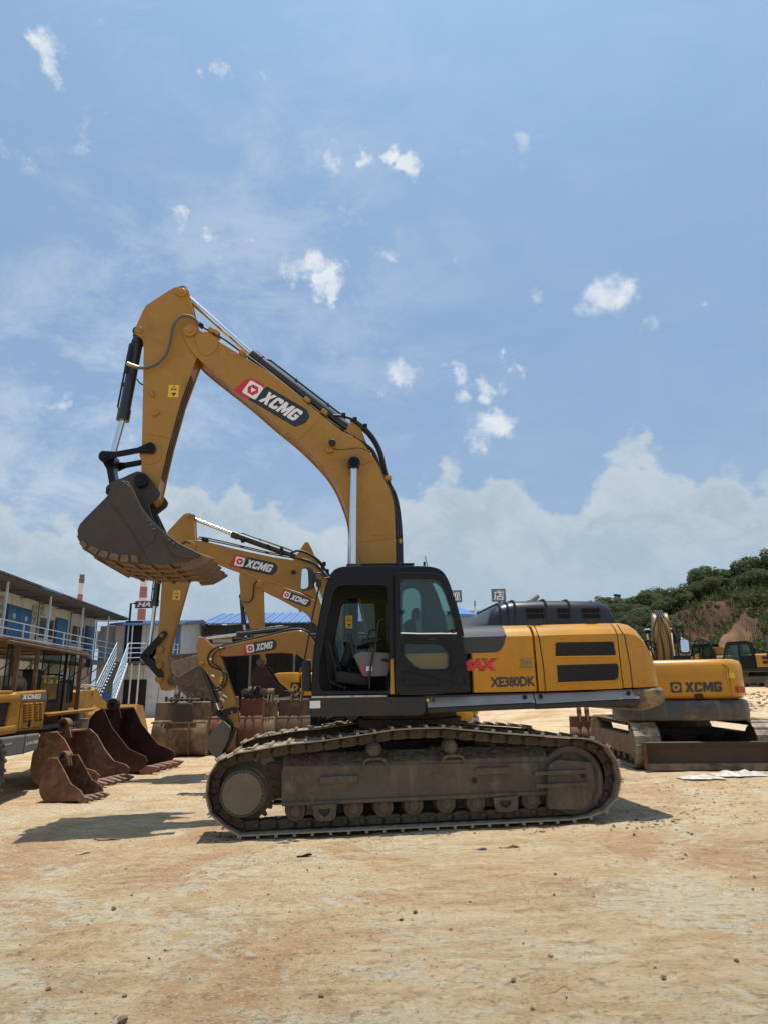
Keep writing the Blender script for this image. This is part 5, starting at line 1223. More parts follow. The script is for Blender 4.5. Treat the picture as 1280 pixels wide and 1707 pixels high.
for (px, py) in ((356, 1126), (370, 1080), (353, 1099)):
    c = XD.P(px, py, .66); s = MB(); s.box((c[0], .66, c[1]), (.06, .04, .03), rot=Matrix.Rotation(rad(20), 3, 'Y')); s.build('hose_fitting', M_chrome, aD)

# --- tail of a machine far behind (dark emblem, black hood)
O = atdist(560, 31); XF = Fr(O, (-.97, -.24), 0)
exF = XF.root('excavator', 'far golden excavator whose rounded tail with dark emblem shows above the rusty bucket row', 'excavator')
Wd, N, Fv, zb, zt = machine_body(XF, exF, 1.08, links=False)
mb_ = MB(); 
to3 = lambda a, b, l: (-a, Fv + .004 + l, b)
emblem(mb_, to3, -2.35, 1.45, .36, 0, M_dec, M_body, M_dec); letters(mb_, to3, 'XCMG', -1.88, 1.46, 1.15, .33, .0, M_dec, off=.04, shear=.2, space=.93); mb_.build('tail_lettering', None, exF, fixn=False, smooth=False)

# --- excavator with the dozer blade, seen from behind
uE = Vector((-0.07, -1, 0)).normalized()
cE = Vector((6.48, 15.7, 0)); cE.z = gz(cE.x, cE.y)
sE = .95; WdE = 2.75 * sE
vE = Vector((0, 0, 1)).cross(uE)
XE_ = Fr(cE - vE * WdE / 2, uE, 0.0)
uH = Vector((-0.27, -.963, 0)).normalized(); vH = Vector((0, 0, 1)).cross(uH)
HF = Fr(cE - vH * WdE / 2, uH, 0.0)
house = HF.root('excavator', 'golden excavator on the right seen from behind, rusty dozer blade lowered on the ground', 'excavator')
exE = bpy.data.objects.new('tmp', None); C.objects.link(exE)
def house_E():
    s = sE; Wd = WdE
    N, Fv = .02, Wd - .02; ub = 2.02
    zb = 1.04; zt = 2.08
    # undercarriage through the shared builder's pieces
    cx = 0; Lt = 3.9; Ht = .86; r_ = Ht / 2
    path = arc((cx + Lt / 2 - r_, r_), r_, 90, -90, 8) + arc((cx - Lt / 2 + r_, r_), r_, 270, 90, 8)
    for v0 in (-.12, Wd - .38):
        crawler(exE, path, v0, .5, .17, name='track_chain', grouser=.03)
        f = MB(); f.plate([roundpoly([(-1.5, .2), (1.5, .2), (1.45, .6), (-1.45, .6)], .06)], v0 + .06, v0 + .4, bevel=.012)
        f.build('track_frame', mat('reddish dusty frame', (.15, .085, .055), .8, dirt=.5, dirtcol=(.25,.19,.13), dscale=4), exE)
        for sg, nm in ((-1, 'idler_wheel'), (1, 'final_drive')):
            d = MB(); d.lathe([(.06, -.03), (r_ * .6, -.03), (r_ * .7, 0), (r_ * .82, 0), (r_ * .82, .3), (.06, .3)], (sg * (Lt / 2 - r_), v0 + .08, r_), 26); d.build(nm, M_fdrive, exE)
        rl = None
        for k in range(6):
            if rl is None:
                d = MB(); d.lathe([(.03, -.02), (.09, 0), (.09, .28), (.03, .28)], (0, 0, 0), 14); rl = d.build('track_roller', M_tframe, exE); q = rl
            else: q = copyobj(rl, exE)
            q.location = (-1.2 + .48 * k, v0 + .08, .16)
    d = MB(); d.box((0, Wd / 2, .52), (1.2, Wd - .9, .3)); d.lathe([(.5, 0), (.55, .02), (.55, .36)], (0, Wd / 2, .66), 30, axis='w'); d.build('swing_frame', M_chain, exE, bevel=.01)
    # blade: curved mouldboard with cutting edge and push arms
    vb0, vb1 = Wd / 2 - 1.30, Wd / 2 + 1.30; u_ = 2.12
    prof = [(u_ + .03, .0), (u_ - .03, .10), (u_ - .055, .24), (u_ - .03, .40), (u_ + .05, .50), (u_ + .02, .52), (u_ - .07, .41), (u_ - .095, .24), (u_ - .07, .08), (u_ - .02, -.01)]
    d = MB(); d.prism(prof, vb0, vb1); bl_ = d.build('dozer_blade', mat('brown worn blade', (.045, .025, .014), .65, dirt=.45, dirtcol=(.09,.055,.035), dscale=3, streak=.4), exE, bevel=.006)
    for vv in (vb0 - .02, vb1): 
        d = MB(); d.prism([(u_ + .06, 0), (u_ + .07, .5), (u_ - .14, .5), (u_ - .12, 0)], vv, vv + .02); d.build('blade_end', M_rust, bl_)
    d = MB(); d.box((u_ + .035, Wd / 2, .055), (.015, 2.58, .13), rot=Matrix.Rotation(rad(-28), 3, 'Y')); d.build('cutting_edge', M_rustt, bl_)
    for vv in (Wd / 2 - .45, Wd / 2 + .45): d = MB(); d.tube([(u_ - .08, vv, .25), (.5, vv * .8 + Wd * .1, .5)], .07, 8); d.build('push_arm', M_chain, exE)
    # set the undercarriage in place below the slewed house
    rel = HF.matrix().inverted() @ XE_.matrix()
    for ch in list(exE.children):
        ch.parent = house; ch.matrix_basis = rel @ ch.matrix_basis
    bpy.data.objects.remove(exE)
    h = house
    pl = roundpoly([(.2, N), (1.45, N), (ub - .06, N + .22), (ub + .02, N + .7), (ub + .02, Fv - .7), (ub - .06, Fv - .22), (1.45, Fv), (.2, Fv)], .3, 6)
    d = MB(); d.plate([pl], zb + .26, zt, 'uv', bevel=.13); d.build('engine_house', M_body, h, ang=50)
    pl2 = roundpoly([(.2, N - .03), (1.45, N - .03), (ub - .03, N + .2), (ub + .06, N + .7), (ub + .06, Fv - .7), (ub - .03, Fv - .2), (1.45, Fv + .03), (.2, Fv + .03)], .3, 6)
    d = MB(); d.plate([pl2], zb - .15, zb + .25, 'uv', bevel=.08); d.build('counterweight_foot', mat('grey muddy bumper', (.05, .055, .06), .5, dirt=.45, dirtcol=(.24,.15,.07), dscale=3, streak=.4), h)
    d = MB(); d.prism([(.2, N), (-1.9, N), (-1.9, zb), (.2, zb)][:0] or [(-1.9, zb + .12), (.25, zb + .02), (.25, zb + .2), (-1.9, zb + .24)], N, Fv, 'uw'); d.build('turntable_deck', M_skirt, h, bevel=.02)
    # big panel seam, lettering, latch, lamp, sticker: on the rear face
    uf = ub + .022
    def to3(a, b, l): return (uf + .003 + l, a, b)
    vr0 = Wd * .02
    c_of = lambda px, py: None
    def vq(px, py):
        d_ = ray(px, py); p0 = HF.O + HF.u * uf; k = (p0 - EYE).dot(HF.u) / d_.dot(HF.u); q = EYE + d_ * k - HF.O; return (q.dot(HF.v), q.dot(HF.w))
    A = vq(1118, 1155); B = vq(1202, 1136); ew = vq(1138, 1155)[0] - A[0]; hh = B[1] - A[1]
    m2 = MB(); emblem(m2, to3, A[0], A[1], hh, 0, M_dec, M_body, M_dec); x2 = vq(1142, 1155)[0]; letters(m2, to3, 'XCMG', x2, A[1] + .01, B[0] - x2, hh * .92, 0, M_dec, off=.045, shear=.05, space=.95)
    m2.build('tail_lettering', None, h, fixn=False, smooth=False)
    d = MB(); s0 = vq(1072, 1171); s1 = vq(1213, 1118); d.tube([(uf, s0[0], s0[1]), (uf, s1[0] + .0, s0[1]), (uf, s1[0], s1[1] + .05)] , .007, 6); d.tube([(uf, s1[0], s1[1] + .05), (uf - .05, s1[0] - .08, s1[1] + .13)], .007, 6); d.build('panel_seam', M_intd, h)
    a = vq(1158, 1164); b = vq(1171, 1157); d = MB(); d.plate([roundpoly([(a[0], a[1]), (b[0], a[1]), (b[0], b[1]), (a[0], b[1])], .02)], uf - .01, uf + .012, 'vw', bevel=.004); d.build('panel_latch', M_black, h)
    a = vq(1221, 1156); b = vq(1233, 1144); d = MB(); d.box((ub - .15, Fv - .20, (a[1] + b[1]) / 2), (.22, .13, .12)); d.build('tail_lamp', M_light, h)
    a = vq(1213, 1130); b = vq(1223, 1122); d = MB(); d.box((ub - .055, Fv - .36, (a[1] + b[1]) / 2), (.1, .14, .11)); d.build('warning_sticker', M_stick, h)
    # cab on the left, boom in the middle
    s = sE
    c0, c1 = N, N + .88
    oc = [(-1.75, zb + .2), (-1.7, 1.75), (-1.5, 2.45), (-1.38, 2.56), (-.35, 2.58), (-.2, 2.5), (.05, 1.9), (.08, zb + .2)]
    h1 = [(-1.6, 1.75), (-1.42, 2.38), (-.85, 2.42), (-.85, 1.4), (-1.58, 1.4)]; h2 = [(-.72, 1.8), (-.72, 2.42), (-.36, 2.44), (-.26, 2.3), (-.08, 1.8)]
    for vv in (c0, c1 - .05):
        d = MB(); d.plate([roundpoly(oc, .07), roundpoly(h1, .05), roundpoly(h2, .05)], vv, vv + .05, bevel=.012); d.build('cab_side', M_black, h)
        for hq in (h1, h2): d = MB(); d.prism(hq, vv + .02, vv + .028); d.build('cab_window', M_glassd, h, smooth=False)
    d = MB(); d.prism([oc[3], oc[4], (oc[4][0], oc[4][1] - .07), (oc[3][0], oc[3][1] - .07)], c0 + .04, c1 - .04); d.prism([oc[5], oc[6], oc[7], (.02, oc[7][1]), (0, 1.9), (-.25, 2.46)], c0 + .04, c1 - .04); d.build('cab_shell', M_black, h)
    vm = Wd / 2 + .06
    bo_ = smooth([(-.2, 1.2), (-.25, 1.9), (-.35, 2.7), (-.5, 3.15), (-.75, 3.3), (-1.2, 3.0), (-1.8, 2.3), (-2.3, 1.8)], 3) + [(-2.35, 1.6), (-2.2, 1.5)] + smooth([(-1.8, 1.8), (-1.2, 2.5), (-.95, 2.6), (-.8, 2.2), (-.8, 1.7), (-.8, 1.25)], 3)
    b_ = beam('boom', h, bo_[::-1], vm - .17, vm + .17, M_boom)
    a_ = beam('arm', h, [(-2.8, 2.2), (-2.5, 2.2), (-2.2, 1.8), (-2.25, 1.4), (-2.6, .4), (-2.8, .4), (-2.75, 1.2), (-2.85, 1.9)], vm - .14, vm + .14, M_boom)
    ram(h, (-1.1, 3.25), (-1.9, 2.7), (-2.6, 2.15), vm, .07, .04)
    for k in (-1, 1): ram(h, (-1.3, 1.25), (-1.25, 2.0), (-1.2, 2.9), vm + k * .27, .065, .04)
    for k in range(4):
        d = MB(); yy = vm - .25 + k * .16
        d.tube(smooth([(-.1, yy, 1.9), (-.12, yy + .02, 2.4), (-.2, yy, 2.8), (-.45, vm - .08 + k * .05, 3.2), (-.8, vm - .1 + k * .06, 3.36)], 5), .022, 7); d.build('hose', M_rubber, h)
    d = MB(); yy = N + .72
    for k in range(4): d.tube(smooth([(-.1 - k * .03, yy - .25 + k * .09, 2.0), (-.15, yy - .3 + k * .1, 2.45 - k * .02), (-.3, yy - .1 + k * .1, 2.62), (-.6, yy + .3 + k * .1, 2.45), (-.7, yy + .4 + k * .08, 2.0)], 5), .016, 6)
    d.build('pilot_hoses', M_rubber, h)
    d = MB(); d.box((-.35, vm + .33, 2.0), (.5, .35, .5)); d.build('swing_motor_cover', M_black, h, bevel=.03)
    # handrail and mirror on the right
    a = (-.9, Fv - .2)
    d = MB(); d.tube([( -1.2, Fv - .5, 1.9), (-1.2, Fv - .5, 2.45), (-1.2, Fv - .42, 2.62), (-1.2, Fv - .25, 2.66), (-1.2, Fv - .1, 2.55), (-1.2, Fv - .05, 2.0), (-1.2, Fv - .02, 1.5)], .022, 8); d.build('handrail', M_black, h)
    d = MB(); R_ = Matrix.Rotation(rad(15), 3, 'Z'); pr = roundpoly([(-.12, -.2), (.12, -.2), (.13, .17), (-.1, .2)], .07, 4)
    for (k, xx) in (): pass
    d.loft([[Vector((xx - 1.2, Fv - .68 + a_ * k, 2.52 + b_q * k)) for a_, b_q in pr] for xx, k in ((.04, .9), (.02, 1), (-.05, .9), (-.08, .5))]); mm = d.build('mirror', M_black, h)
    d = MB(); d.add([(-1.155, Fv - .68 + a_ * .8, 2.52 + b_q * .8) for a_, b_q in pr], [tuple(range(len(pr)))]); d.build('mirror_glass', M_mirror, mm, fixn=False, smooth=False)
    d = MB(); d.tube([(-1.2, Fv - .66, 2.35), (-1.2, Fv - .64, 2.2), (-1.2, Fv - .5, 2.1)], .015, 6); d.build('mirror_stay', M_black, h)
    d = MB(); d.plate([roundpoly([(-1.5, Wd * .66), (.15, Wd * .66), (.15, Fv), (-1.5, Fv)], .06)], zb + .2, 1.85, 'uv', bevel=.03); d.build('tank_box', M_body, h)
    d = MB(); d.box((-.6, Wd * .80, 1.93), (.9, .5, .12)); d.build('black_tray', M_black, h, bevel=.02)
house_E()

# --- machines parked at the far side of the yard
def generic_boom(fr, root, s, v0, v1, m, pose=0):
    if pose == 0:
        bo_ = smooth([(-.2, 1.2), (-.8, 1.9), (-1.6, 2.5), (-2.2, 2.65), (-3.4, 2.35), (-4.9, 1.6)], 3) + [(-5.0, 1.45), (-4.85, 1.35)] + smooth([(-3.4, 1.9), (-2.3, 2.15), (-1.7, 1.95), (-1.2, 1.6), (-.9, 1.25)], 3)
        ao_ = [(-5.4, 2.1), (-5.1, 2.1), (-4.75, 1.6), (-4.8, 1.3), (-5.2, .5), (-5.4, .5), (-5.35, 1.2)]
    else:
        bo_ = smooth([(-.2, 1.2), (-.5, 2.4), (-1.3, 4.1), (-1.9, 4.6), (-3.1, 4.9), (-4.8, 5.0)], 3) + [(-4.95, 4.85), (-4.85, 4.7)] + smooth([(-3.1, 4.4), (-2.1, 4.1), (-1.6, 3.6), (-1.2, 2.2), (-.9, 1.25)], 3)
        ao_ = [(-5.2, 5.5), (-4.9, 5.5), (-4.6, 5.0), (-4.8, 4.5), (-5.9, 2.5), (-6.05, 2.55), (-5.4, 4.3)]
    beam('boom', root, [(a * s, b * s) for a, b in bo_][::-1], v0, v1, m); beam('arm', root, [(a * s, b * s) for a, b in ao_][::-1], v0 + .03, v1 - .03, m)
    ex, ez = ao_[-2] if False else (ao_[4][0] * s, ao_[4][1] * s)
    k_ = emp('bucket', root); sh = [(ex, ez), (ex - .15 * s, ez - .05), (ex - .45 * s, ez - .25 * s), (ex - .5 * s, ez - .6 * s), (ex - .2 * s, ez - .85 * s), (ex + .5 * s, ez - .7 * s)]
    if pose == 0: sh = [(ex, ez), (ex + .3 * s, ez + .2 * s), (ex + .9 * s, ez + .3 * s), (ex + 1.1 * s, ez), (ex + .9 * s, ez - .4 * s), (ex + .1 * s, ez - .42 * s)]
    bucket(k_, sh, sh + [(ex + .1 * s, ez - .1)], (v0 + v1) / 2 - .55, (v0 + v1) / 2 + .55, (sh[-1][0] - .15, sh[-1][1] - .05), M_rust, nt=4, thick=.03)
M_pink = mat('salmon faded paint', (.62, .34, .22), .5, dirt=.2, dirtcol=(.45,.32,.24))
for (px, y, ud, s, m, pose, lab) in ((1196, 44, (.55, -.83), .95, mat('faded khaki paint', (.36, .24, .11), .6, dirt=.3), 0, 'far parked khaki excavator with black cab, at the foot of the red slope'),
        (1262, 42, (.80, -.6), .95, M_body, 0, 'far parked yellow excavator beside the pink tailed one'),
        (1306, 35, (-.2, -.98), 1.0, M_pink, 0, 'far excavator with salmon pink tail at the right edge of the yard')):
    O = atdist(px, y); fx = Fr(O, ud, 0); ex = fx.root('excavator', lab, 'excavator', None)
    machine_body(fx, ex, s, mb=m, links=False); generic_boom(fx, ex, s, 1.2 * s, 1.5 * s, m if m is not M_body else M_boom, pose)
# ------------------------------------------------------------------ loose buckets lying in the yard
def ears(parent, c, v0, v1, r, m, base, name='hinge_bracket'):

    vv = v0; mb = MB(); t_ = .035
    mb.plate([roundpoly([(base[0][0], base[0][1]), (base[1][0], base[1][1]), (c[0] + r * .9, c[1]), (c[0] + r * .5, c[1] + r * .8), (c[0] - r * .5, c[1] + r * .8), (c[0] - r * .9, c[1])], r * .3)], vv - t_ / 2, vv + t_ / 2)
    mb.lathe([(r * .45, -t_ * .8), (r * .5, -t_ * 1.5), (r, -t_ * 1.5), (r * 1.05, -t_ * 1.2), (r * 1.05, t_ * 1.2), (r, t_ * 1.5), (r * .5, t_ * 1.5), (r * .45, t_ * .8)], (c[0], vv, c[1]), 24)
    e_ = mb.build(name, m, parent); hb = MB(); hb.lathe([(r * .40, -t_ * 1.56), (r * .40, t_ * 1.56)], (c[0], vv, c[1]), 18); hb.build('pin_bore', M_void, e_)
    hb = MB(); hb.lathe([(r * .70, -t_ * 1.54), (r * .76, -t_ * 1.54), (r * .76, t_ * 1.54), (r * .70, t_ * 1.54)], (c[0], vv, c[1]), 22); hb.build('bore_groove', M_soil, e_)
def ground_bucket(name_label, O, udir, side_px=None, shell_px=None, tip=None, width=1.0, m=None, ear=None, nt=5, tsz=1.0, group=None, numeric=None, earn=None, msh=None, tilt=0.0):
    fr = Fr(O, udir, tilt); r_ = fr.root('excavator_bucket', name_label, 'bucket', group)
    if numeric:
        h, L = numeric
        sh = [(.34, 1.0), (.20, .985), (.17, .66), (.09, .60), (.02, .50), (.0, .36), (.02, .20), (.09, .08), (.22, .01), (.42, .0), (1.0, .02)]; sd = sh + [(1.0, .12), (.82, .26), (.60, .55), (.46, .88), (.38, 1.0)]
        sh = [(a * L, b * h) for a, b in sh]; sd = [(a * L, b * h) for a, b in sd]; tp = (1.18 * L, .02 * h)
    else: sh = fr.L(shell_px, 0); sd = fr.L(side_px, 0); tp = fr.P(*tip, 0)
    mn = min(p[1] for p in sd)
    sh = [(a, b - mn) for a, b in sh]; sd = [(a, b - mn) for a, b in sd]; tp = (tp[0], tp[1] - mn)
    bucket(r_, sh, sd, 0, width, tp, m, msh, nt=nt, tsz=tsz, mtip=mat('pinkish tan tooth rust', (.26, .15, .105), .75, dirt=.5, dirtcol=(.12,.06,.035), dscale=14, bump=.004))
    if ear:
        for (px, py, er, vv) in ear:
            c = fr.P(px, py, vv); c = (c[0], c[1] - mn); ears(r_, c, vv, vv, er, m, [(c[0] - er * 1.2, c[1] - er * 2.2), (c[0] + er * 1.6, c[1] - er * 2.2)])
    if earn:
        for vv in earn[2]: ears(r_, (earn[0], earn[1]), vv, vv, .12, m, [(earn[0] - .25, earn[1] - .28), (earn[0] + .22, earn[1] - .28)])
    return fr, r_
ud = (math.cos(rad(-9)), math.sin(rad(-9)))



ground_bucket('small rusty bucket lying foremost, teeth on the clay, before the wider tan one', onground(100, 1338), ud,
    [(81,1266),(96,1266),(106,1284),(119,1309),(136,1321),(139,1329),(136,1337),(77,1340),(70,1333),(66.5,1324),(65,1307),(74,1284)],
    [(90,1265),(81,1266),(74,1284),(65,1307),(66.5,1324),(70,1333),(77,1340),(136,1337)], (152,1335), .60, M_rust, ear=[(108,1262,.075,.20), (112,1262,.075,.42)], nt=4, tsz=.75)
ground_bucket('wide tan bucket of rusty steel with two big ringed hinge eyes, behind the small one', onground(100, 1314), ud,
    [(70,1221),(96,1221),(108,1232),(122,1258),(138,1279),(158,1285),(167,1293),(162,1303),(150,1311),(68,1314),(56,1302),(51,1283),(55,1258),(63,1237)],
    [(92,1221),(70,1221),(63,1237),(55,1258),(51,1283),(56,1302),(68,1314),(150,1311)], (176,1308), 1.12, mat('brown rusted tan steel', (.21, .10, .052), .8, dirt=.55, dirtcol=(.33,.21,.13), dscale=4, bump=.005, base2=(.085,.04,.024)), ear=[(108,1208,.12,.30), (111,1208,.12,.66)], nt=5, tsz=1.2)
ground_bucket('big dark red rusty bucket with open mouth, standing behind the tan one', onground(205, 1290), ud,
    [(150,1200),(160,1187),(173,1182),(187,1213),(215,1249),(243,1262),(247,1270),(240,1281),(225,1289),(190,1291),(165,1281),(152,1250),(147,1220)],
    [(170,1182),(160,1187),(150,1200),(147,1220),(152,1250),(165,1281),(190,1291),(240,1287)], (264,1281), 1.35, M_rustd, ear=[(190,1176,.145,.35), (190,1176,.145,.75)], nt=5, tsz=1.35)
# the row with its backs to the viewer
grp = 'rusty buckets standing in a row before the shed'
rowd = [(242, 340, 1166, 1253, M_rustt, 'widest bucket of the row, pale mud caked over its round back', 1), (345, 388, 1160, 1252, M_rust, 'narrow brown bucket in the row behind the mini excavator\'s bucket', 0), (393, 433, 1158, 1246, mat('reddish primer rust', (.16,.065,.04), .8, dirt=.3, dirtcol=(.12,.05,.03)), 'reddish bucket in the row, right of the mini excavator\'s arm', 1),
        (434, 455, 1157, 1240, M_rustt, 'pale narrow bucket of the row, before the darker brown one', 0), (457, 520, 1156, 1236, mat('dark brown crusted rust', (.10, .055, .035), .9, dirt=.5, dirtcol=(.2,.13,.08), bump=.006), 'dark brown bucket at the row\'s end, near the large machine\'s track', 1)]
for i, (x0, x1_, yt, yb, m, lab, ex) in enumerate(rowd):
    y = 19.3 + i * .35
    O = atdist(x1_, y); A = atdist(x0, y); w_ = (O.x - A.x) * .93; h = (yb - yt) / 1130 * (y * .985)
    fr, r_ = ground_bucket(lab, O, (0.03, 1), width=w_, m=m, nt=4 if w_ > .8 else 3, tsz=1.2, group=grp, numeric=(h, 1.15), earn=(.35, h + .18, (w_ * .36, w_ * .64)))
    s = MB(); s.box((-.02, w_ / 2, h * .62), (.05, w_ + .03, .05)); s.build('back_rib', m, r_, bevel=.01)
    if i == 0:
        s = MB(); s.plate([roundpoly([(w_ * .22, h * .60), (w_ * .60, h * .60), (w_ * .58, h * .97), (w_ * .26, h * .97)], .05)], -.03, .03, 'vw', bevel=.01); s.build('mount_pad', M_buck, r_)
        s = MB()
        for k in range(7): s.box((.16, w_ * (.2 + .1 * k), h + .08 + R.uniform(-.03, .03)), (.1, .06, .14))
        s.cyl((.12, w_ * .15, h + .06), (.12, w_ * .75, h + .06), .035, 10); s.build('hitch_lugs', M_buck, r_, bevel=.01)
    if ex:
        s = MB()
        for k in (.3, .7): s.plate([roundpoly([(-.06, h * .25), (.05, h * .05), (.2, .0), (.2, .06), (.08, h * .2), (.02, h * .6), (-.05, h * .6)], .02)], w_ * k - .02, w_ * k + .02, bevel=.004)
        s.build('back_rib', m, r_)
# attachments lying on the row: a coupler
t_ = atdist(420, 19.9)
cp = thing('quick_coupler', 'oily black quick coupler resting on top of the bucket row', 'coupler', loc=(t_.x, 19.9, 1.45))
s = MB(); s.box((0, 0, .06), (.5, .3, .12)); s.box((.1, 0, .22), (.12, .2, .25), rot=Matrix.Rotation(rad(20), 3, 'Y')); s.build('coupler_body', M_black, cp, bevel=.02)
for x in (-.25, .28): s = MB(); s.lathe([(.05, -.12), (.11, -.1), (.11, .1), (.05, .12)], (x, 0, .17), 16); s.build('coupler_eye', M_buck, cp)
# one more beyond the right-hand machine's tracks
O = atdist(1004, 18.2)
ground_bucket('orange brown bucket standing between the large machine\'s idler and the blade machine', O, (.2, 1), width=.75, m=mat('orange brown rust', (.15, .065, .035), .85, dirt=.3, dirtcol=(.15,.07,.04)), nt=3, numeric=(.82, .9), earn=(.25, .95, (.3, .5)))
# ------------------------------------------------------------------ wheel loader at the left edge
M_loader = mat('chipped loader paint', (.45, .22, .02), .45, dirt=.35, dirtcol=(.16, .08, .04), dscale=9, streak=.2)
M_lgrey = mat('weathered grey steel', (.16, .17, .175), .6, dirt=.5, dirtcol=(.24, .15, .09), dscale=4, streak=.35)
M_canopy = mat('rusted canopy steel', (.13, .075, .045), .8, dirt=.5, dirtcol=(.22, .14, .09), dscale=4)
def loader():
    g = atdist(78, 14.0); uL = Vector((-.157, .988, 0)).normalized(); O = Vector((g.x, g.y, gz(g.x, g.y)))
    X = Fr(O, uL, 0); L = X.L; wl = X.root('wheel_loader', 'yellow wheel loader at the left edge with rusty canopy and louvred engine cover', 'wheel loader')
    WD = 1.75
    def pr(poly, v0, v1, name, m, bevel=.01, par=None, r_=.0, pv=None):
        s = MB(); q = L(poly, pv if pv is not None else v0); s.plate([roundpoly(q, r_) if r_ else q], v0, v1, bevel=bevel); return s.build(name, m, par or wl)
    body = pr([(29,1154),(79,1150),(79,1168),(72,1214),(10,1222),(24,1160)], 0, WD, 'engine_cover', M_loader, .03, r_=.03)
    ub = X.P(-30, 1200, 0)[0]; ua = X.P(24, 1160, 0)[0]; zt = X.P(24, 1158, 0)[1]; zb = X.P(10, 1222, 0)[1]
    s = MB(); s.box(((ub + ua) / 2, WD / 2, (zt + zb) / 2), (ua - ub, WD - .1, zt - zb - .04)); s.build('radiator_block', M_intd, wl, bevel=.02)
    for z_ in (zt - .06, zb + .04): s = MB(); s.box(((ub + ua) / 2 + .1, .06, z_), (ua - ub + .3, .16, .13)); s.build('cover_rail', M_loader, wl, bevel=.02)
    s = MB(); s.box(((ub + ua) / 2, WD / 2, zt + .04), (ua - ub, WD - .04, .06)); s.build('engine_cover_top', M_loader, wl, bevel=.02)
    # side decal, panel outline and louvres
    mb = MB(); to3 = lambda a, b, l: (a, -.003 - l, b)
    poly2d(mb, to3, L([(30,1167),(33,1160),(78,1155),(78.5,1166)], 0), 0, M_lgrey)
    a = X.P(37, 1166, 0); b = X.P(69, 1157, 0); letters(mb, to3, 'XCMG', a[0], a[1], b[0] - a[0], b[1] - a[1], .0015, M_letter, shear=.3, off=.03); mb.build('brand_lettering', None, body, fixn=False, smooth=False)
    s = MB(); s.tube([(p[0], -.002, p[1]) for p in L([(35,1170),(30,1216),(68,1212),(73,1200),(76,1168)], 0)], .007, 6, closed=True); s.build('panel_seam', M_intd, body)
    for c in range(4):
        for r_ in range(7):
            xl = (40.0, 48.0, 58.5, 66.5)[c]; w_ = (6, 5.5, 5.5, 4.5)[c]
            y_ = 1172.5 + r_ * 4.2 - c * .6 + (r_ * .0)
            p0 = X.P(xl, y_, 0); p1 = X.P(xl + w_, y_, 0)
            s = MB(); s.prism([(0, 0), (-.035, -.012), (-.035, -.018), (0, -.045)][::-1] if False else [(-.03, -.012), (0, 0), (0, -.04)], p0[0], p1[0], 'vw')
            s.v = [(v[0], v[1], v[2] + p0[1]) for v in s.v]; s.build('louvre', M_loader, body, smooth=False)
            s = MB(); s.box(((p0[0] + p1[0]) / 2, -.004, p0[1] - .052), (p1[0] - p0[0], .006, .022)); s.build('louvre_gap', M_intd, body, smooth=False)
    p0 = X.P(49, 1207, 0); s = MB(); s.box((p0[0], -.006, p0[1]), (.12, .01, .1)); s.build('cover_latch', M_black, body, bevel=.004)
    cw = pr([(-45,1236),(26,1227),(68,1222),(63,1250),(40,1257),(0,1263),(-40,1268)], -.05, WD + .05, 'counterweight', M_lgrey, .03, r_=.04)
    mb = MB(); to4 = lambda a, b, l: (a, -.053 - l, b)
    a = X.P(43.5, 1243, -.05); b = X.P(64, 1233, -.05); letters(mb, to4, 'LW188', a[0], a[1], b[0] - a[0], b[1] - a[1], 0, M_letter, off=.03)
    a = X.P(8, 1243, -.05); b = X.P(22, 1236, -.05); 
    for k in range(3): poly2d(mb, to4, [(a[0] + k * (b[0] - a[0]) / 3, a[1]), (a[0] + (k + .75) * (b[0] - a[0]) / 3, a[1]), (a[0] + (k + .75) * (b[0] - a[0]) / 3, b[1]), (a[0] + k * (b[0] - a[0]) / 3, b[1])], 0, M_letter); poly2d(mb, to4, [(a[0] + (k + .15) * (b[0] - a[0]) / 3, a[1] + .02), (a[0] + (k + .75) * (b[0] - a[0]) / 3, a[1] + .02), (a[0] + (k + .75) * (b[0] - a[0]) / 3, a[1] + .045), (a[0] + (k + .15) * (b[0] - a[0]) / 3, a[1] + .045)], .0015, M_lgrey)
    mb.build('counterweight_lettering', None, cw, fixn=False, smooth=False)
    s = MB(); q = X.P(41, 1240, -.05); s.tube([(q[0], -.052, q[1] - .18), (q[0], -.052, q[1] + .17)], .006, 5); s.build('panel_seam', M_intd, cw)
    # front frame, fender, lift arms, bucket
    pr([(79,1190),(150,1186),(158,1215),(120,1222),(76,1224)], .3, WD - .3, 'front_frame', M_canopy, .02, pv=.2)
    f = L([(79,1186),(150,1179),(160,1183),(112,1188)], 0)
    s = MB(); z_ = X.P(110, 1187, 0)[1]; u1, u2 = X.P(80, 1187, 0)[0], X.P(156, 1180, 0)[0]; s.box(((u1 + u2) / 2, .22, z_), (u2 - u1, .6, .03)); s.box(((u1 + u2) / 2, .0, z_ - .02), (u2 - u1, .03, .06)); s.build('fender', M_loader, wl, bevel=.008)
    s = MB(); s.box(((u1 + u2) / 2, WD - .22, z_), (u2 - u1, .6, .03)); s.build('fender', M_loader, wl, bevel=.008)
    pr([(131,1154),(139,1150),(156,1150),(158,1178),(150,1181),(131,1178)], .35, 1.4, 'front_tower', M_loader, .02, pv=.35)
    for v_ in (.35, 1.22): pr([(152,1153),(161,1147),(166,1152),(172,1166),(196,1182),(224,1190),(222,1197),(195,1192),(168,1178),(155,1164)], v_, v_ + .13, 'lift_arm', M_loader, .012, pv=.35)
    a = L([(140,1160),(165,1165),(190,1180)], .8); ram(wl, a[0], a[1], a[2], .85, .07, .04, M_loader)
    a = L([(137,1148),(150,1144),(168,1146)], .5)
    s = MB()
    for k in range(3): s.tube([(p[0], .45 + .09 * k, p[1] + .02 * k) for p in smooth(a, 3)], .022, 6)
    s.build('hydraulic_hose', mat('sun bleached hose', (.30, .25, .18), .7), wl)
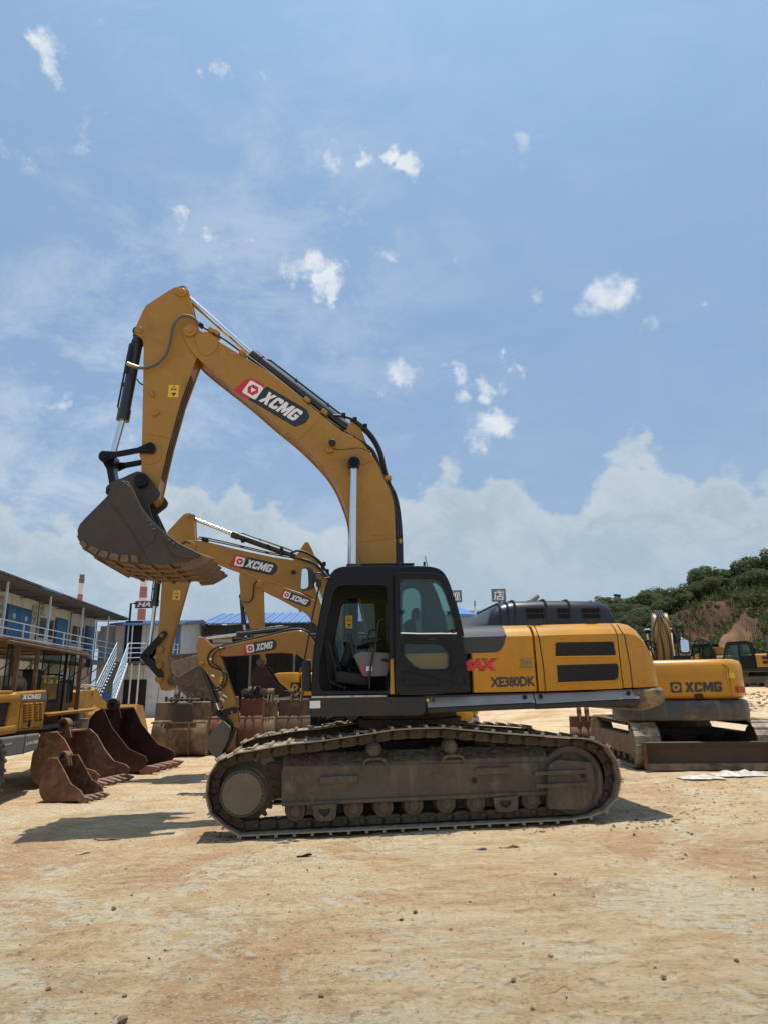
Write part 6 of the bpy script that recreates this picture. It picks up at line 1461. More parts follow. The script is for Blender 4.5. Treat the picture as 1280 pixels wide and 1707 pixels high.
    bk_ = emp('bucket', wl); q = L([(226,1174),(223,1190),(224,1208),(229,1222),(245,1228)], -.1); q2 = L([(226,1174),(236,1176),(245,1222),(245,1228),(229,1222),(224,1208),(223,1190)], -.1)
    bucket(bk_, q, q2, -.15, WD + .15, (q[-1][0] + .2, q[-1][1]), M_loader, nt=6)
    # wheels
    tyre_mat = mat('dusty tyre rubber', (.03, .028, .026), .85, dirt=.5, dirtcol=(.16, .12, .08))
    rw = .54
    for (uu, nm) in ((X.P(-16, 1230, 0)[0], 'r'), (X.P(118, 1230, 0)[0], 'f')):
        for v_ in (-.12, WD - .28):
            w_ = emp('wheel', wl); w_.location = (uu, v_, rw)
            s = MB(); s.lathe([(.27, .03), (.38, 0), (.49, .02), (.54, .09), (.54, .31), (.49, .38), (.38, .40), (.27, .37)], (0, 0, 0), 40)
            for k in range(22):
                a = 2 * math.pi * k / 22
                for sg in (0, 1): s.box((math.cos(a + sg * .14) * .545, .11 + .18 * sg, math.sin(a + sg * .14) * .545), (.05, .19, .055), rot=Matrix.Rotation(-(a + sg * .14), 3, 'Y') @ Matrix.Rotation(.35 * (1 if sg else -1), 3, 'X'))
            s.build('tyre', tyre_mat, w_)
            s = MB(); s.lathe([(.05, .0), (.1, -.02), (.12, .05), (.2, .08), (.25, .02), (.28, .02), (.28, .37), (.1, .3)], (0, 0, 0), 28); s.build('rim', M_loader, w_)
    # canopy with posts
    c0 = X.P(9, 1081, .1); c1 = X.P(152, 1077, .1); z_ = c0[1]; zf = X.P(150, 1180, .1)[1]
    u1, u2 = X.P(8, 1083, .1)[0], X.P(148, 1077, .1)[0]; zc = X.P(80, 1077, .1)[1]
    s = MB(); s.plate([roundpoly([(u1, .05), (u2, .05), (u2, WD - .05), (u1, WD - .05)], .1)], zc - .03, zc + .03, 'uv', bevel=.012)
    for v_ in (.06, WD - .06): s.tube([(u1, v_, zc - .05), (u2, v_, zc - .05)], .03, 6)
    for k in range(4): s.box((u1 + (u2 - u1) * (k + .5) / 4, WD / 2, zc - .05), (.04, WD - .15, .04))
    cn = s.build('canopy_roof', M_canopy, wl)
    for (px, w_, m) in ((28, .07, M_canopy), (61, .07, M_canopy), (110.5, .05, M_black), (135, .08, M_canopy)):
        uu = X.P(px, 1110, .12)[0]
        for v_ in (.12, WD - .12):
            s = MB(); s.box((uu, v_, (zc + 1.15) / 2), (w_, w_, zc - 1.15)); s.build('canopy_post', m, wl, bevel=.006)
    for (xa, xb, ya, yb) in ((8, 25, 1088, 1148), (66, 107, 1087, 1175), (113, 131, 1087, 1172)):
        a = X.P(xa, yb, .12); b = X.P(xb, ya, .12); zlo = max(a[1], 1.2)
        fr_ = roundpoly([(a[0], zlo), (b[0], zlo), (b[0], zc - .08), (a[0], zc - .08)], .05); ins = roundpoly([(a[0] + .03, zlo + .03), (b[0] - .03, zlo + .03), (b[0] - .03, zc - .11), (a[0] + .03, zc - .11)], .04)
        s = MB(); s.plate([fr_, ins], .14, .16, bevel=.003); w1 = s.build('window_frame', M_black, wl)
        s = MB(); s.prism(ins, .147, .153); s.build('window_pane', MATS['clear cab glass'], w1, smooth=False)
    # deck, seat, wheel, console, air filter
    s = MB(); s.box(((X.P(60,1180,.3)[0] + X.P(140,1180,.3)[0]) / 2, WD / 2, 1.12), (X.P(140,1180,.3)[0] - X.P(60,1180,.3)[0], WD - .2, .08)); s.build('cab_floor', M_lgrey, wl)
    for (px, dz, nm) in ((97, .55, 0),):
        c = X.P(97, 1160, .5); s = MB(); s.box((c[0], .55, c[1] - .05), (.42, .5, .65)); s.build('dash_console', M_lgrey, wl, bevel=.03)
    c = X.P(62, 1131, .6); s = MB(); s.plate([roundpoly([(c[0] - .26, c[1] - .28), (c[0] + .24, c[1] - .28), (c[0] + .20, c[1] + .16), (c[0] - .22, c[1] + .20)], .1)], .5, 1.05, bevel=.04); s.box((c[0] + .15, .78, c[1] - .35), (.5, .5, .14)); s.build('driver_seat', M_plast, wl)
    c = X.P(94, 1128, .6); s = MB(); k = 26; R_ = Matrix.Rotation(rad(14), 3, 'Y')
    s.tube([Vector((c[0], .62, c[1])) + R_ @ Vector((.2 * math.cos(2 * math.pi * i / k), .2 * math.sin(2 * math.pi * i / k), 0)) for i in range(k)], .016, 7, closed=True)
    for i in range(3): s.tube([Vector((c[0], .62, c[1] - .03)), Vector((c[0], .62, c[1])) + R_ @ Vector((.2 * math.cos(i * 2.1), .2 * math.sin(i * 2.1), 0))], .012, 6)
    s.cyl((c[0], .62, c[1] - .02), (c[0] + .05, .62, c[1] - .25), .03, 10); s.build('steering_wheel', M_plast, wl)
    c = X.P(118, 1150, .5); s = MB(); s.box((c[0], .6, c[1]), (.22, .3, .5)); s.build('heater_box', M_plast, wl, bevel=.05)
    a = X.P(3, 1140, .35); b = X.P(37, 1139, .35); s = MB(); 
    s.cyl((a[0], .4, a[1] + .02), (b[0], .4, a[1] + .02), .125, 22); 
    for k in (.3, .95): s.cyl((a[0] + (b[0] - a[0]) * k - .02, .4, a[1] + .02), (a[0] + (b[0] - a[0]) * k + .02, .4, a[1] + .02), .135, 22)
    s.build('air_filter', mat('khaki air filter', (.27, .24, .15), .6, dirt=.4, dirtcol=(.3,.22,.14)), wl)
    s = MB(); s.tube(smooth([(b[0], .4, a[1] + .02), (b[0] + .1, .4, a[1] + .04), (b[0] + .22, .4, a[1] - .0), (b[0] + .22, .4, a[1] - .2)], 4), .07, 12); s.build('air_duct', mat('faded pinkish duct', (.30, .20, .16), .7), wl)
    s = MB(); s.tube([(b[0] - .05, .4, a[1]), (b[0] - .05, .4, a[1] + .25)], .06, 12); s.build('filter_cap', MATS['khaki air filter'], wl)
    s = MB(); s.tube([(u2 - .1, .1, zc - .1), (u2 + .15, .1, zc - .15), (u2 + .18, .1, zc - .5)], .015, 6); s.box((u2 + .18, .1, zc - .22), (.15, .1, .2)); s.build('mirror', M_plast, wl)
loader()

# ------------------------------------------------------------------ two-storey site office
M_wallp = mat('off-white sandwich panel', (.62, .645, .67), .6, dirt=.25, dirtcol=(.38, .36, .33), dscale=1.2, streak=.15)
M_seam = mat('dark wall seam', (.10, .105, .11), .6)
M_blued = mat('blue painted door', (.035, .16, .40), .45, dirt=.12, dirtcol=(.06,.12,.25))
M_roofd = mat('weathered dark roof sheet', (.07, .07, .075), .7, dirt=.3, dirtcol=(.14,.12,.1))
M_roofb = mat('blue roof sheet', (.12, .21, .40), .45, dirt=.25, dirtcol=(.28,.38,.55), dscale=1.5)
M_rail = mat('pale blue railing paint', (.55, .66, .76), .45, dirt=.1, dirtcol=(.35,.3,.25))
M_wing = mat('office window glass', (.055, .06, .062), .12, coat=.5, var=.3)
M_wood = mat('grey deck steel', (.17, .165, .16), .7)
M_poster = mat('faded paper poster', (.45, .46, .43), .6, base2=(.10, .12, .08), vscale=5)
def office():
    A = Vector((-16.1, 40, 0)); B = Vector((-14.6, 25, 0)); ud_ = (A - B).normalized()
    X = Fr(A, ud_, 0); of = X.root('site_office', 'long two-storey prefab office at the left with blue doors and an outdoor gallery', 'building')
    of['label'] = 'long white two-storey prefab office on the left with blue doors and railed gallery'
    VW = 1.35
    zf = X.P(180, 1103, 0)[1]; ze = X.P(217, 1035, -.3)[1]; zr = X.P(178, 1070.5, 0)[1]
    U0 = -28.0; U1 = .6
    g0 = -.3
    # walls as upright panels, upper and lower storey
    upos = lambda px, py, v=VW: X.P(px, py, v)[0]
    s = MB(); s.box(((U0 + U1) / 2, VW + 2.6, (ze + .2 + g0) / 2), (U1 - U0, 4.9, ze + .2 - g0)); s.build('wall', M_wallp, of)
    first = None; pw = 0.95; k = 0; u_ = U1 - pw / 2
    while u_ > U0:
        for (z0, z1) in ((zf, ze + .15), (g0, zf - .25)):
            s = MB(); s.box((0, 0, 0), (pw - .03, .05, z1 - z0)); 
            if (z0, first) and k == 0:
                pass
            o = None
            key = 'hi' if z0 == zf else 'lo'
            if key not in office.__dict__: office.__dict__[key] = s.build('wall_panel', M_wallp, of, smooth=False); o = office.__dict__[key]
            else: o = copyobj(office.__dict__[key], of)
            o.location = (u_, VW + .11, (z0 + z1) / 2)
        u_ -= pw; k += 1
    s = MB(); s.box(((U0 + U1) / 2, VW + .137, (ze + g0) / 2), (U1 - U0, .01, ze - g0)); s.build('wall_backing', M_seam, of)
    # upper doors and windows
    def door(x0, x1_, py, leaves=1):
        a, b = upos(x0, py), upos(x1_, py); h = 2.05
        d = MB(); d.box(((a + b) / 2, VW + .05, zf + h / 2), (b - a + .12, .05, h + .06)); fr = d.build('door_frame', M_seam, of)
        for i in range(leaves):
            c0 = a + (b - a) * i / leaves + .02; c1 = a + (b - a) * (i + 1) / leaves - .02
            d = MB(); d.box(((c0 + c1) / 2, VW + .005, zf + h / 2), (c1 - c0, .05, h - .04)); d.build('door', M_blued, fr, bevel=.008)
            d = MB(); d.lathe([(.13, 0), (.13, -.004)], ((c0 + c1) / 2, VW - .022, zf + 1.62), 14); d.build('door_notice', M_wallp, fr) if leaves > 1 else None
            d = MB(); d.box((c0 + .12, VW - .04, zf + 1.0), (.12, .05, .04)); d.build('door_handle', M_chrome, fr)
    def window(x0, x1_, py, z0=.85, z1=1.95, base=None, n=2):
        a, b = upos(x0, py), upos(x1_, py); z = base if base is not None else zf
        d = MB(); d.plate([[(a, z + z0), (b, z + z0), (b, z + z1), (a, z + z1)]] + [[(a + (b - a) * i / n + .05, z + z0 + .06), (a + (b - a) * (i + 1) / n - .05, z + z0 + .06), (a + (b - a) * (i + 1) / n - .05, z + z1 - .06), (a + (b - a) * i / n + .05, z + z1 - .06)] for i in range(n)], VW + .03, VW + .10, bevel=.0); fr = d.build('window', M_wallp, of, smooth=False)
        for i in range(n):
            d = MB(); d.box((a + (b - a) * (i + .5) / n, VW + .075, z + (z0 + z1) / 2), ((b - a) / n - .08, .012, z1 - z0 - .1)); d.build('window_pane', M_wing, fr, smooth=False)
    door(11, 52, 1040, 2); door(94, 112, 1055); door(144, 157, 1065); door(182, 193, 1072)
    window(66, 92, 1048); window(121, 142, 1058); window(164, 180, 1066)
    # posters
    for (x0, x1_, y0, y1) in ((0, 16, 996, 1030), (54, 66, 1010, 1040), (70, 79, 1008, 1026)):
        a = X.P(x0, y1, VW); b = X.P(x1_, y0, VW); d = MB(); d.box(((a[0] + b[0]) / 2, VW + .07, (a[1] + b[1]) / 2), (b[0] - a[0], .015, b[1] - a[1])); d.build('poster', M_poster, of)
    # dark door at the inner corner
    # lower storey openings
    for (x0, x1_, py) in ((118, 140, 1150), (60, 80, 1140)): window(x0, x1_, py, .9, 2.0, base=g0 + .4)
    door_z = 0
    # gallery slab, joists, diagonal braces
    s = MB(); s.box(((U0 + U1) / 2, VW / 2 + .02, zf - .06), (U1 - U0, VW + .04, .10)); s.box(((U0 + U1) / 2, -.02, zf - .1), (U1 - U0, .06, .2)); s.build('gallery_floor', M_wood, of, smooth=False)
    step = 1.86; n = int((U1 - U0) / step)
    postx = [8, 85, 141, 183]; pu = [X.P(px, 1020, 0)[0] for px in postx]; sp = (pu[3] - pu[0]) / 3
    for i in range(-6, 3):
        uu = pu[3] + sp * i * 1.0
        if uu > U1: continue
        s = MB(); s.box((uu, 0, (zf + ze) / 2), (.07, .07, ze - zf)); s.build('gallery_post', M_rail, of, smooth=False)
        s = MB(); s.tube([(uu, 0, ze - .12), (uu, VW, ze - .12)], .025, 6); s.tube([(uu + sp / 2, .1, ze - .12), (uu + sp / 2, VW, ze - .12)], .022, 6); s.tube([(uu + sp / 2, VW - .02, zf), (uu + sp / 2, VW - .02, ze)], .03, 6); s.build('roof_tie', M_seam, of)
        for q in (0, .5):
            s = MB(); s.tube([(uu + sp * q, .1, zf - .15), (uu + sp * q, VW - .02, zf - 1.15)], .03, 6); s.build('gallery_brace', M_seam, of)
            s = MB(); s.tube([(uu + sp * q, VW + .02, g0), (uu + sp * q, VW + .02, zf)], .045, 6); s.build('wall_post', M_seam, of)
    # railing: bays of four rails between posts
    rp = [X.P(px, 1060, -.02)[0] for px in (38, 75, 107, 133, 157, 178, 196)]
    st = (rp[6] - rp[0]) / 6; pos = [rp[0] - st * k for k in range(9, 0, -1)] + rp
    for i in range(len(pos)):
        s = MB(); s.box((pos[i], -.03, (zf + zr) / 2), (.06, .05, zr - zf + .02)); s.build('railing_post', M_rail, of, smooth=False)
        if i + 1 < len(pos):
            r_ = emp('railing_bay', of)
            for k in range(4):
                z_ = zr - (zr - zf) * k / 3.6
                s = MB(); s.tube([(pos[i] + .03, -.03, z_), (pos[i + 1] - .03, -.03, z_)], .024, 6); s.build('rail', M_rail, r_)
    # roof: thin sheets with overhang, each sheet a piece
    k = 0; uu = U1 + .1; sw_ = 2.2
    while uu > U0:
        s = MB(); z_ = ze
        sec = [(-.45, z_), (-.45, z_ + .09), (2.6, z_ + .95), (5.6, z_ + .1), (5.6, z_)]
        s.prism([(a, b) for a, b in sec], uu - sw_ + .02, uu, 'vw'); 
        for q in range(6): s.box((uu - sw_ * (q + .5) / 6, -.46, z_ + .03 + .02 * (q % 2)), (sw_ / 12, .03, .06))
        s.build('roof_sheet', M_roofb if k == 5 else M_roofd, of, smooth=False); uu -= sw_; k += 1
    s = MB(); s.box(((U0 + U1) / 2, .4, ze - .05), (U1 - U0, 1.7, .03)); s.build('soffit', M_roofd, of)
    # air conditioner
    c = X.P(124, 1092, VW - .3); s = MB(); s.box((c[0], VW - .1, c[1]), (.85, .35, .6)); ac = s.build('air_conditioner', M_white, of, bevel=.02)
    s = MB(); s.lathe([(.22, 0), (.22, -.02), (.19, -.02), (.18, 0)], (c[0] - .1, VW - .28, c[1]), 22); s.build('fan_grille', M_seam, ac)
    return X, of, zf, ze, zr, VW
XO, of, zf, ze, zr, VWo = office()

def wing():
    O = Vector(((205 - 640) / 1100 * (40 * .966 - .3), 40, 0)); X = Fr(O, (1, 0), 0)
    wg = X.root('office_wing', 'short office wing closing the yard, blue roof, grey gable and entry stair', 'building')
    zF = X.P(240, 1103, 0)[1]; zE = X.P(250, 1041, -.4)[1]; w1 = X.P(300, 1100, 0)[0]; g0 = -.2; D = 6.0
    s = MB(); s.box((w1 / 2 - 1, D / 2 + .12, (zE + g0) / 2), (w1 + 2, D - .15, zE - g0)); s.build('wall', M_wallp, wg)
    k = 0; u_ = -1.0
    while u_ < w1 - .5:
        for (z0, z1) in ((zF, zE), (g0, zF - .2)):
            s = MB(); s.box((u_ + .45, .02, (z0 + z1) / 2), (.92, .05, z1 - z0)); s.build('wall_panel', M_wallp, wg, smooth=False)
        u_ += .95
    s = MB(); s.box((w1 / 2 + .5, .035, zF - .1), (w1 - .4, .12, .14)); s.build('floor_band', M_seam, wg)
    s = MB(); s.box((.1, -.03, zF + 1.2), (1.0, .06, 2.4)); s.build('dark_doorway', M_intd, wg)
    # ground floor door, dark opening
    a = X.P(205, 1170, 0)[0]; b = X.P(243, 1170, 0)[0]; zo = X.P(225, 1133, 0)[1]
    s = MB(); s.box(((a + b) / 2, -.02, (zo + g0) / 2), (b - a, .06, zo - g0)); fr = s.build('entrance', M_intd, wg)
    for px in (222, 235): q = X.P(px, 1150, 0); s = MB(); s.tube([(q[0], -.5, g0), (q[0], -.5, zF)], .05, 8); s.build('entrance_post', M_white, wg)
    for px in (216, 223): q = X.P(px, 1060, -.3); s = MB(); s.tube([(q[0], -.5, zF), (q[0], -.5, zE)], .045, 8); s.build('gallery_post', M_rail, wg)
    # gable-end wall, corrugated, on the right
    n = 24; vs = []; pts = []
    for i in range(n * 2 + 1):
        v_ = D * i / (n * 2); pts.append((w1 + (.03 if i % 2 else 0), v_))
    zR = zE + .45
    mb = MB()
    for i in range(n * 2):
        (ua, va), (ub, vb) = pts[i], pts[i + 1]; za = zE + (zR - zE) * (1 - abs(va - D / 2) / (D / 2)); zb_ = zE + (zR - zE) * (1 - abs(vb - D / 2) / (D / 2))
        mb.add([(ua, va, g0), (ub, vb, g0), (ub, vb, zb_), (ua, va, za)], [(0, 1, 2, 3)])
    mb.build('gable_wall', mat('pale blue grey corrugated sheet', (.42, .47, .52), .5, dirt=.2, dirtcol=(.3,.3,.3), streak=.3), wg, fixn=False, smooth=False)
    # roof
    for k in range(6):
        a = -1.2 + (w1 + 1.6) * k / 6; b = -1.2 + (w1 + 1.6) * (k + 1) / 6 - .02
        s = MB(); s.prism([(-.6, zE + .02), (D / 2, zR + .08), (D + .5, zE + .05), (D + .5, zE - .03), (D / 2, zR), (-.6, zE - .06)], a, b, 'vw')
        for q in range(4): s.prism([(-.6, zE + .02), (-.6, zE + .07), (D / 2, zR + .13), (D / 2, zR + .08)], a + (b - a) * (q + .4) / 4, a + (b - a) * (q + .6) / 4, 'vw')
        s.build('roof_sheet', M_roofb, wg, smooth=False)
    s = MB(); s.prism([(-.6, zE - .1), (-.6, zE + .1), (D / 2, zR + .14), (D + .5, zE + .1), (D + .5, zE - .1), (D / 2, zR - .08)], w1 + .42, w1 + .46, 'vw'); s.build('barge_board', M_seam, wg)
    # window with blue frame on the right part
    a = X.P(287, 1160, -.02); b = X.P(299, 1060, -.02); s = MB(); s.box(((a[0] + b[0]) / 2, -.01, zF + 1.1), (b[0] - a[0], .05, 2.0)); w_ = s.build('blue_door', M_blued, wg)
    for k in range(3): s = MB(); s.tube([(a[0] - .2, -.5, zF + .35 + .3 * k), (w1, -.5, zF + .35 + .3 * k)], .025, 6); s.build('rail', M_rail, wg)
    s = MB(); s.tube([(a[0] - .2, -.5, zF), (a[0] - .2, -.5, zF + 1.0)], .03, 6); s.tube([(w1, -.5, zF), (w1, -.5, zF + 1.0)], .03, 6); s.build('railing_post', M_rail, wg)
    s = MB(); s.box((w1 / 2, -.3, zF - .06), (w1 + .4, .7, .1)); s.build('gallery_floor', M_wood, wg)
    # stair: from the gallery down towards the yard, left foot
    st = thing('outdoor_stair', 'steel stair with pale blue handrails leading up to the office gallery', 'stair')
    top_l = XO.P(194, 1098, 0); 
    def pt(px, py, y): d = ray(px, py); k = y / d.y; return EYE + d * k
    tl = pt(193, 1103, 38.4); tr = pt(212, 1104, 38.4); bl_ = pt(158, 1178, 33.0); br_ = pt(186, 1178, 33.0)
    N_ = 15
    for k in range(N_):
        q = k / (N_ - 1); a = bl_.lerp(tl, q); b = br_.lerp(tr, q); c = (a + b) / 2
        s = MB(); s.box((0, 0, 0), ((b - a).length, .30, .035)); o = s.build('step', M_wood, st, smooth=False); o.location = c; o.rotation_euler = (0, 0, math.atan2((b - a).y, (b - a).x))
        s = MB(); s.box((0, 0, 0), ((b - a).length, .02, .13)); o = s.build('riser', M_blued if k < 5 else M_wood, st, smooth=False); o.location = c + Vector((0, -.13, -.08)); o.rotation_euler = (0, 0, math.atan2((b - a).y, (b - a).x))
    for (a, b) in ((bl_, tl), (br_, tr)):
        s = MB(); s.tube([a - Vector((0, 0, .1)), b - Vector((0, 0, .1))], .08, 6); s.build('stringer', M_rail, st)
        for k in range(4):
            h = Vector((0, 0, .25 + .27 * k)); s = MB(); s.tube([a + h, b + h], .027, 6); s.build('handrail', M_rail, st)
        for q in (0, .5, 1.0): c = a.lerp(b, q); s = MB(); s.tube([c, c + Vector((0, 0, 1.08))], .03, 6); s.build('baluster', M_rail, st)
    # landing railing right of the stair head
    s = MB(); c = tr; e = pt(242, 1103, 39.4)
    for k in range(4): s.tube([c + Vector((0, 0, .25 + .27 * k)), e + Vector((0, 0, .25 + .27 * k))], .026, 6)
    s.tube([e, e + Vector((0, 0, 1.08))], .03, 6); s.build('landing_railing', M_rail, st)
    # sign on the roof
    a = X.P(226, 1014, 1.0); b = X.P(263, 1001.5, 1.0)
    sg = thing('roof_sign', 'dark red board with slanted white letters HA on a bent black post', 'sign')
    sg.matrix_world = X.matrix()
    s = MB(); s.box(((a[0] + b[0]) / 2, 1.0, (a[1] + b[1]) / 2), (b[0] - a[0], .12, b[1] - a[1])); s.build('board', mat('maroon board', (.16, .02, .025), .5), sg, bevel=.01)
    mb = MB(); letters(mb, lambda x, y, l: (x, .935 - l, y), 'HA', X.P(230, 1010, 1)[0], a[1] + .08, X.P(252, 1010, 1)[0] - X.P(230, 1010, 1)[0], (b[1] - a[1]) * .66, 0, M_letter, shear=.3, off=.04); mb.build('lettering', None, sg, fixn=False, smooth=False)
    c = X.P(218, 1006, 1.0); d = X.P(217, 1030, 1.0); s = MB(); s.tube([(d[0], 1.0, zE), (d[0], 1.0, c[1]), (a[0], 1.0, c[1])], .07, 8); s.build('sign_post', M_black, sg)
wing()

def shed():
    O = atdist(338, 44); O.z = 0; X = Fr(O, (1, 0), 0)
    sh = X.root('open_shed', 'open machinery shed with long blue roof and dark interior behind the excavators', 'shed')
    w1 = X.P(640, 1100, 0)[0]; zE = X.P(400, 1041, 0)[1]; zR = X.P(400, 1024, 5)[1]
    dk = mat('dark slate sheet wall', (.055, .062, .072), .7)
    s = MB(); s.box((w1 / 2, 9, zE / 2), (w1, .1, zE)); s.box((.1, 4.5, zE / 2), (.1, 9, zE)); s.box((w1 - .1, 4.5, zE / 2), (.1, 9, zE)); s.build('wall', dk, sh)
    for k in range(26):
        s = MB(); s.box((w1 * (k + .5) / 26, 8.93, 2.2), (w1 / 26 - .05, .05, 4.4)); s.build('wall_sheet', dk, sh, smooth=False)
    s = MB(); s.box((w1 / 2, 8.8, 4.5), (w1, .05, .05)); s.build('wall_rail', M_seam, sh)
    n = 20
    for k in range(n):
        a = -.4 + (w1 + .8) * k / n; b = -.4 + (w1 + .8) * (k + 1) / n - .03
        s = MB(); s.prism([(-.5, zE), (-.5, zE + .06), (5, zR + .06), (10, zE + .06), (10, zE), (5, zR)], a, b, 'vw')
        s.prism([(-.5, zE + .06), (-.5, zE + .11), (5, zR + .11), (5, zR + .06)], a + (b - a) * .45, a + (b - a) * .55, 'vw')
        s.build('roof_sheet', M_roofb, sh, smooth=False)
    s = MB(); s.box((w1 / 2, -.2, zE - .35), (w1, .1, .6)); s.build('fascia', M_intd, sh)
    s = MB(); s.tube([(0, -.1, zE - .9), (w1, -.1, zE - .9)], .05, 6); s.tube([(0, -.1, zE - 1.2), (w1, -.1, zE - 1.2)], .04, 6); s.build('tie_beam', M_seam, sh)
    for k in range(5):
        s = MB(); s.box((w1 * k / 4 * .98 + .1, 0, zE / 2), (.14, .14, zE)); s.build('column', M_seam, sh)
    c = X.P(345, 1062, 1); s = MB(); s.plate([[(c[0] - .1, c[1] - .6), (c[0] + 1.9, c[1] - .9), (c[0] + 1.6, c[1] + .2), (c[0] + .9, c[1] + .9), (c[0] + .2, c[1] + 1.0)]], 1.0, 1.08, bevel=.01); s.build('white_tarpaulin', M_wallp, sh)
    # lamp pole rising behind
    p = atdist(498, 60); lp = thing('lamp_pole', 'thin grey lamp pole rising behind the blue shed roof', 'pole', loc=(p.x, 60, 0)); s = MB(); s.tube([(0, 0, 0), (0, 0, 9.2)], .12, 8); s.build('shaft', M_lgrey, lp)
    s = MB(); s.box((0, 0, 9.2), (.5, .2, .1)); s.build('lamp_head', M_lgrey, lp)
shed()

def grey_shed():
    O = atdist(690, 46); O.z = 0; X = Fr(O, (1, 0), 0)
    gs = X.root('corrugated_shed', 'pale grey corrugated shed wall behind the cab, carrying character boards', 'shed')
    w1 = X.P(872, 1060, 0)[0]; zt = X.P(800, 1020, 0)[1]
    m = mat('pale grey corrugated sheet', (.34, .355, .37), .5, dirt=.2, dirtcol=(.25,.25,.25), streak=.2)
    nb = 5
    for k in range(nb):
        mb = MB(); a = w1 * k / nb; b = w1 * (k + 1) / nb - .06; n = 24
        for i in range(n):
            q0 = a + (b - a) * i / n; q1 = a + (b - a) * (i + 1) / n; d0 = .06 * (i % 2); d1 = .06 * ((i + 1) % 2)
            mb.add([(q0, d0, 0), (q1, d1, 0), (q1, d1, zt), (q0, d0, zt)], [(0, 1, 2, 3)])
        mb.build('wall_sheet', m, gs, fixn=False, smooth=False)
    s = MB(); s.box((w1 / 2, 4, zt / 2), (w1 - .1, 7.8, zt - .1)); s.box((w1 / 2, -.02, zt), (w1 + .1, .16, .16)); s.build('wall', m, gs)
    c = X.P(792, 1030, -.1); s = MB(); s.tube([(c[0], -.12, 0), (c[0], -.12, zt + .35)], .09, 8); s.build('downpipe', M_white, gs); s = MB(); s.tube([(c[0], -.12, zt + .3), (c[0], -.12, zt + .75)], .05, 6); s.build('pipe_tip', M_seam, gs)
    M_bd = mat('weathered sign board', (.16, .175, .18), .6, dirt=.3, dirtcol=(.25,.25,.24))
    for (x0, x1_, y0, y1, ch, lab) in ((747.5, 768, 984.5, 1004, '\u8230', 'square grey character board half hidden by the cab pillar'), (819.5, 841, 982, 1003, '\u5e97', 'square grey character board on a black pole above the engine hood')):
        a = X.P(x0, y1, 1.2); b = X.P(x1_, y0, 1.2)
        t_ = thing('character_board', lab, 'sign', 'square character boards on the shed roof'); t_.matrix_world = X.matrix() @ Matrix.Translation((a[0], 1.2, a[1]))
        w_, h_ = b[0] - a[0], b[1] - a[1]
        s = MB(); s.box((w_ / 2, 0, h_ / 2), (w_, .12, h_)); s.build('board', M_bd, t_, bevel=.01)
        s = MB()
        for (p, q) in (((0, 0), (w_, 0)), ((w_, 0), (w_, h_)), ((w_, h_), (0, h_)), ((0, h_), (0, 0))): s.tube([(p[0], -.06, p[1]), (q[0], -.06, q[1])], .025, 5)
        s.build('board_frame', M_seam, t_)
        mb = MB(); letters(mb, lambda x, y, l: (x, -.07 - l, y), ch, w_ * .12, h_ * .1, w_ * .78, h_ * .78, 0, M_letter, off=.012); mb.build('character', None, t_, fixn=False, smooth=False)
        s = MB(); s.tube([(w_ * .55, .05, 0), (w_ * .55, .05, -(a[1] - zt))], .09, 6); s.build('board_pole', M_black, t_)
    # blue parasol in front of it
    p = atdist(770, 38); um = thing('parasol', 'blue parasol just behind the cab, before the grey shed', 'parasol', loc=(p.x, 38, 0))
    zt_ = X.P(768, 1018, 0)[1] * .86; r_ = 1.25
    s = MB(); n = 8
    top = (0, 0, zt_ + .3)
    for i in range(n):
        a0, a1 = 2 * math.pi * i / n, 2 * math.pi * (i + 1) / n
        s.add([top, (r_ * math.cos(a0), r_ * math.sin(a0), zt_ - .25), (r_ * math.cos(a1), r_ * math.sin(a1), zt_ - .25)], [(0, 1, 2)])
    s.build('canopy', mat('blue parasol cloth', (.06, .19, .50), .7), um, fixn=False, smooth=False); s = MB(); s.tube([(0, 0, 0), (0, 0, zt_ + .3)], .03, 6); s.build('pole', M_lgrey, um)
grey_shed()

# chimneys far behind
def chimney(px, w_, ytop, dist, lab):
    b = ray(px, ytop); k = dist / b.y; top = EYE + b * k; wd = w_ / 1100 * dist * .93
    m = bpy.data.materials.new('banded chimney paint'); m.use_nodes = True; t = NT(m.node_tree); t.n.clear()
    ch = thing('chimney', lab, 'chimney', 'banded power station chimneys', loc=(top.x, dist, 0)); H_ = top.z
    bh = 19 / 1130 * dist; z = H_; k = 0
    cols = [mat('dark chimney top', (.13, .11, .115), .8), mat('chimney white', (.60, .60, .60), .8), mat('chimney red', (.30, .12, .11), .8)]
    bpy.data.materials.remove(m)
    while z > 0:
        z2 = max(0, z - bh * (1 if k else .8)); rr = lambda zz: wd / 2 * (1 + (H_ - zz) / H_ * .45)
        s = MB(); s.lathe([(rr(z2), z2), (rr(z), z)], (0, 0, 0), 24, axis='w'); s.build('painted_band', cols[0] if k == 0 else cols[1 + (k + 1) % 2], ch); z = z2; k += 1
    s = MB(); s.lathe([(wd * .55, H_ - 3), (wd * .58, H_ - 2.9), (wd * .58, H_ - 2.2), (wd * .55, H_ - 2.1)], (0, 0, 0), 24, axis='w'); s.build('gallery', cols[0], ch)
chimney(138, 8.5, 958, 330, 'slim banded chimney standing alone above the office roof')
chimney(243, 12, 946, 300, 'thicker red and white banded chimney behind the HA board')
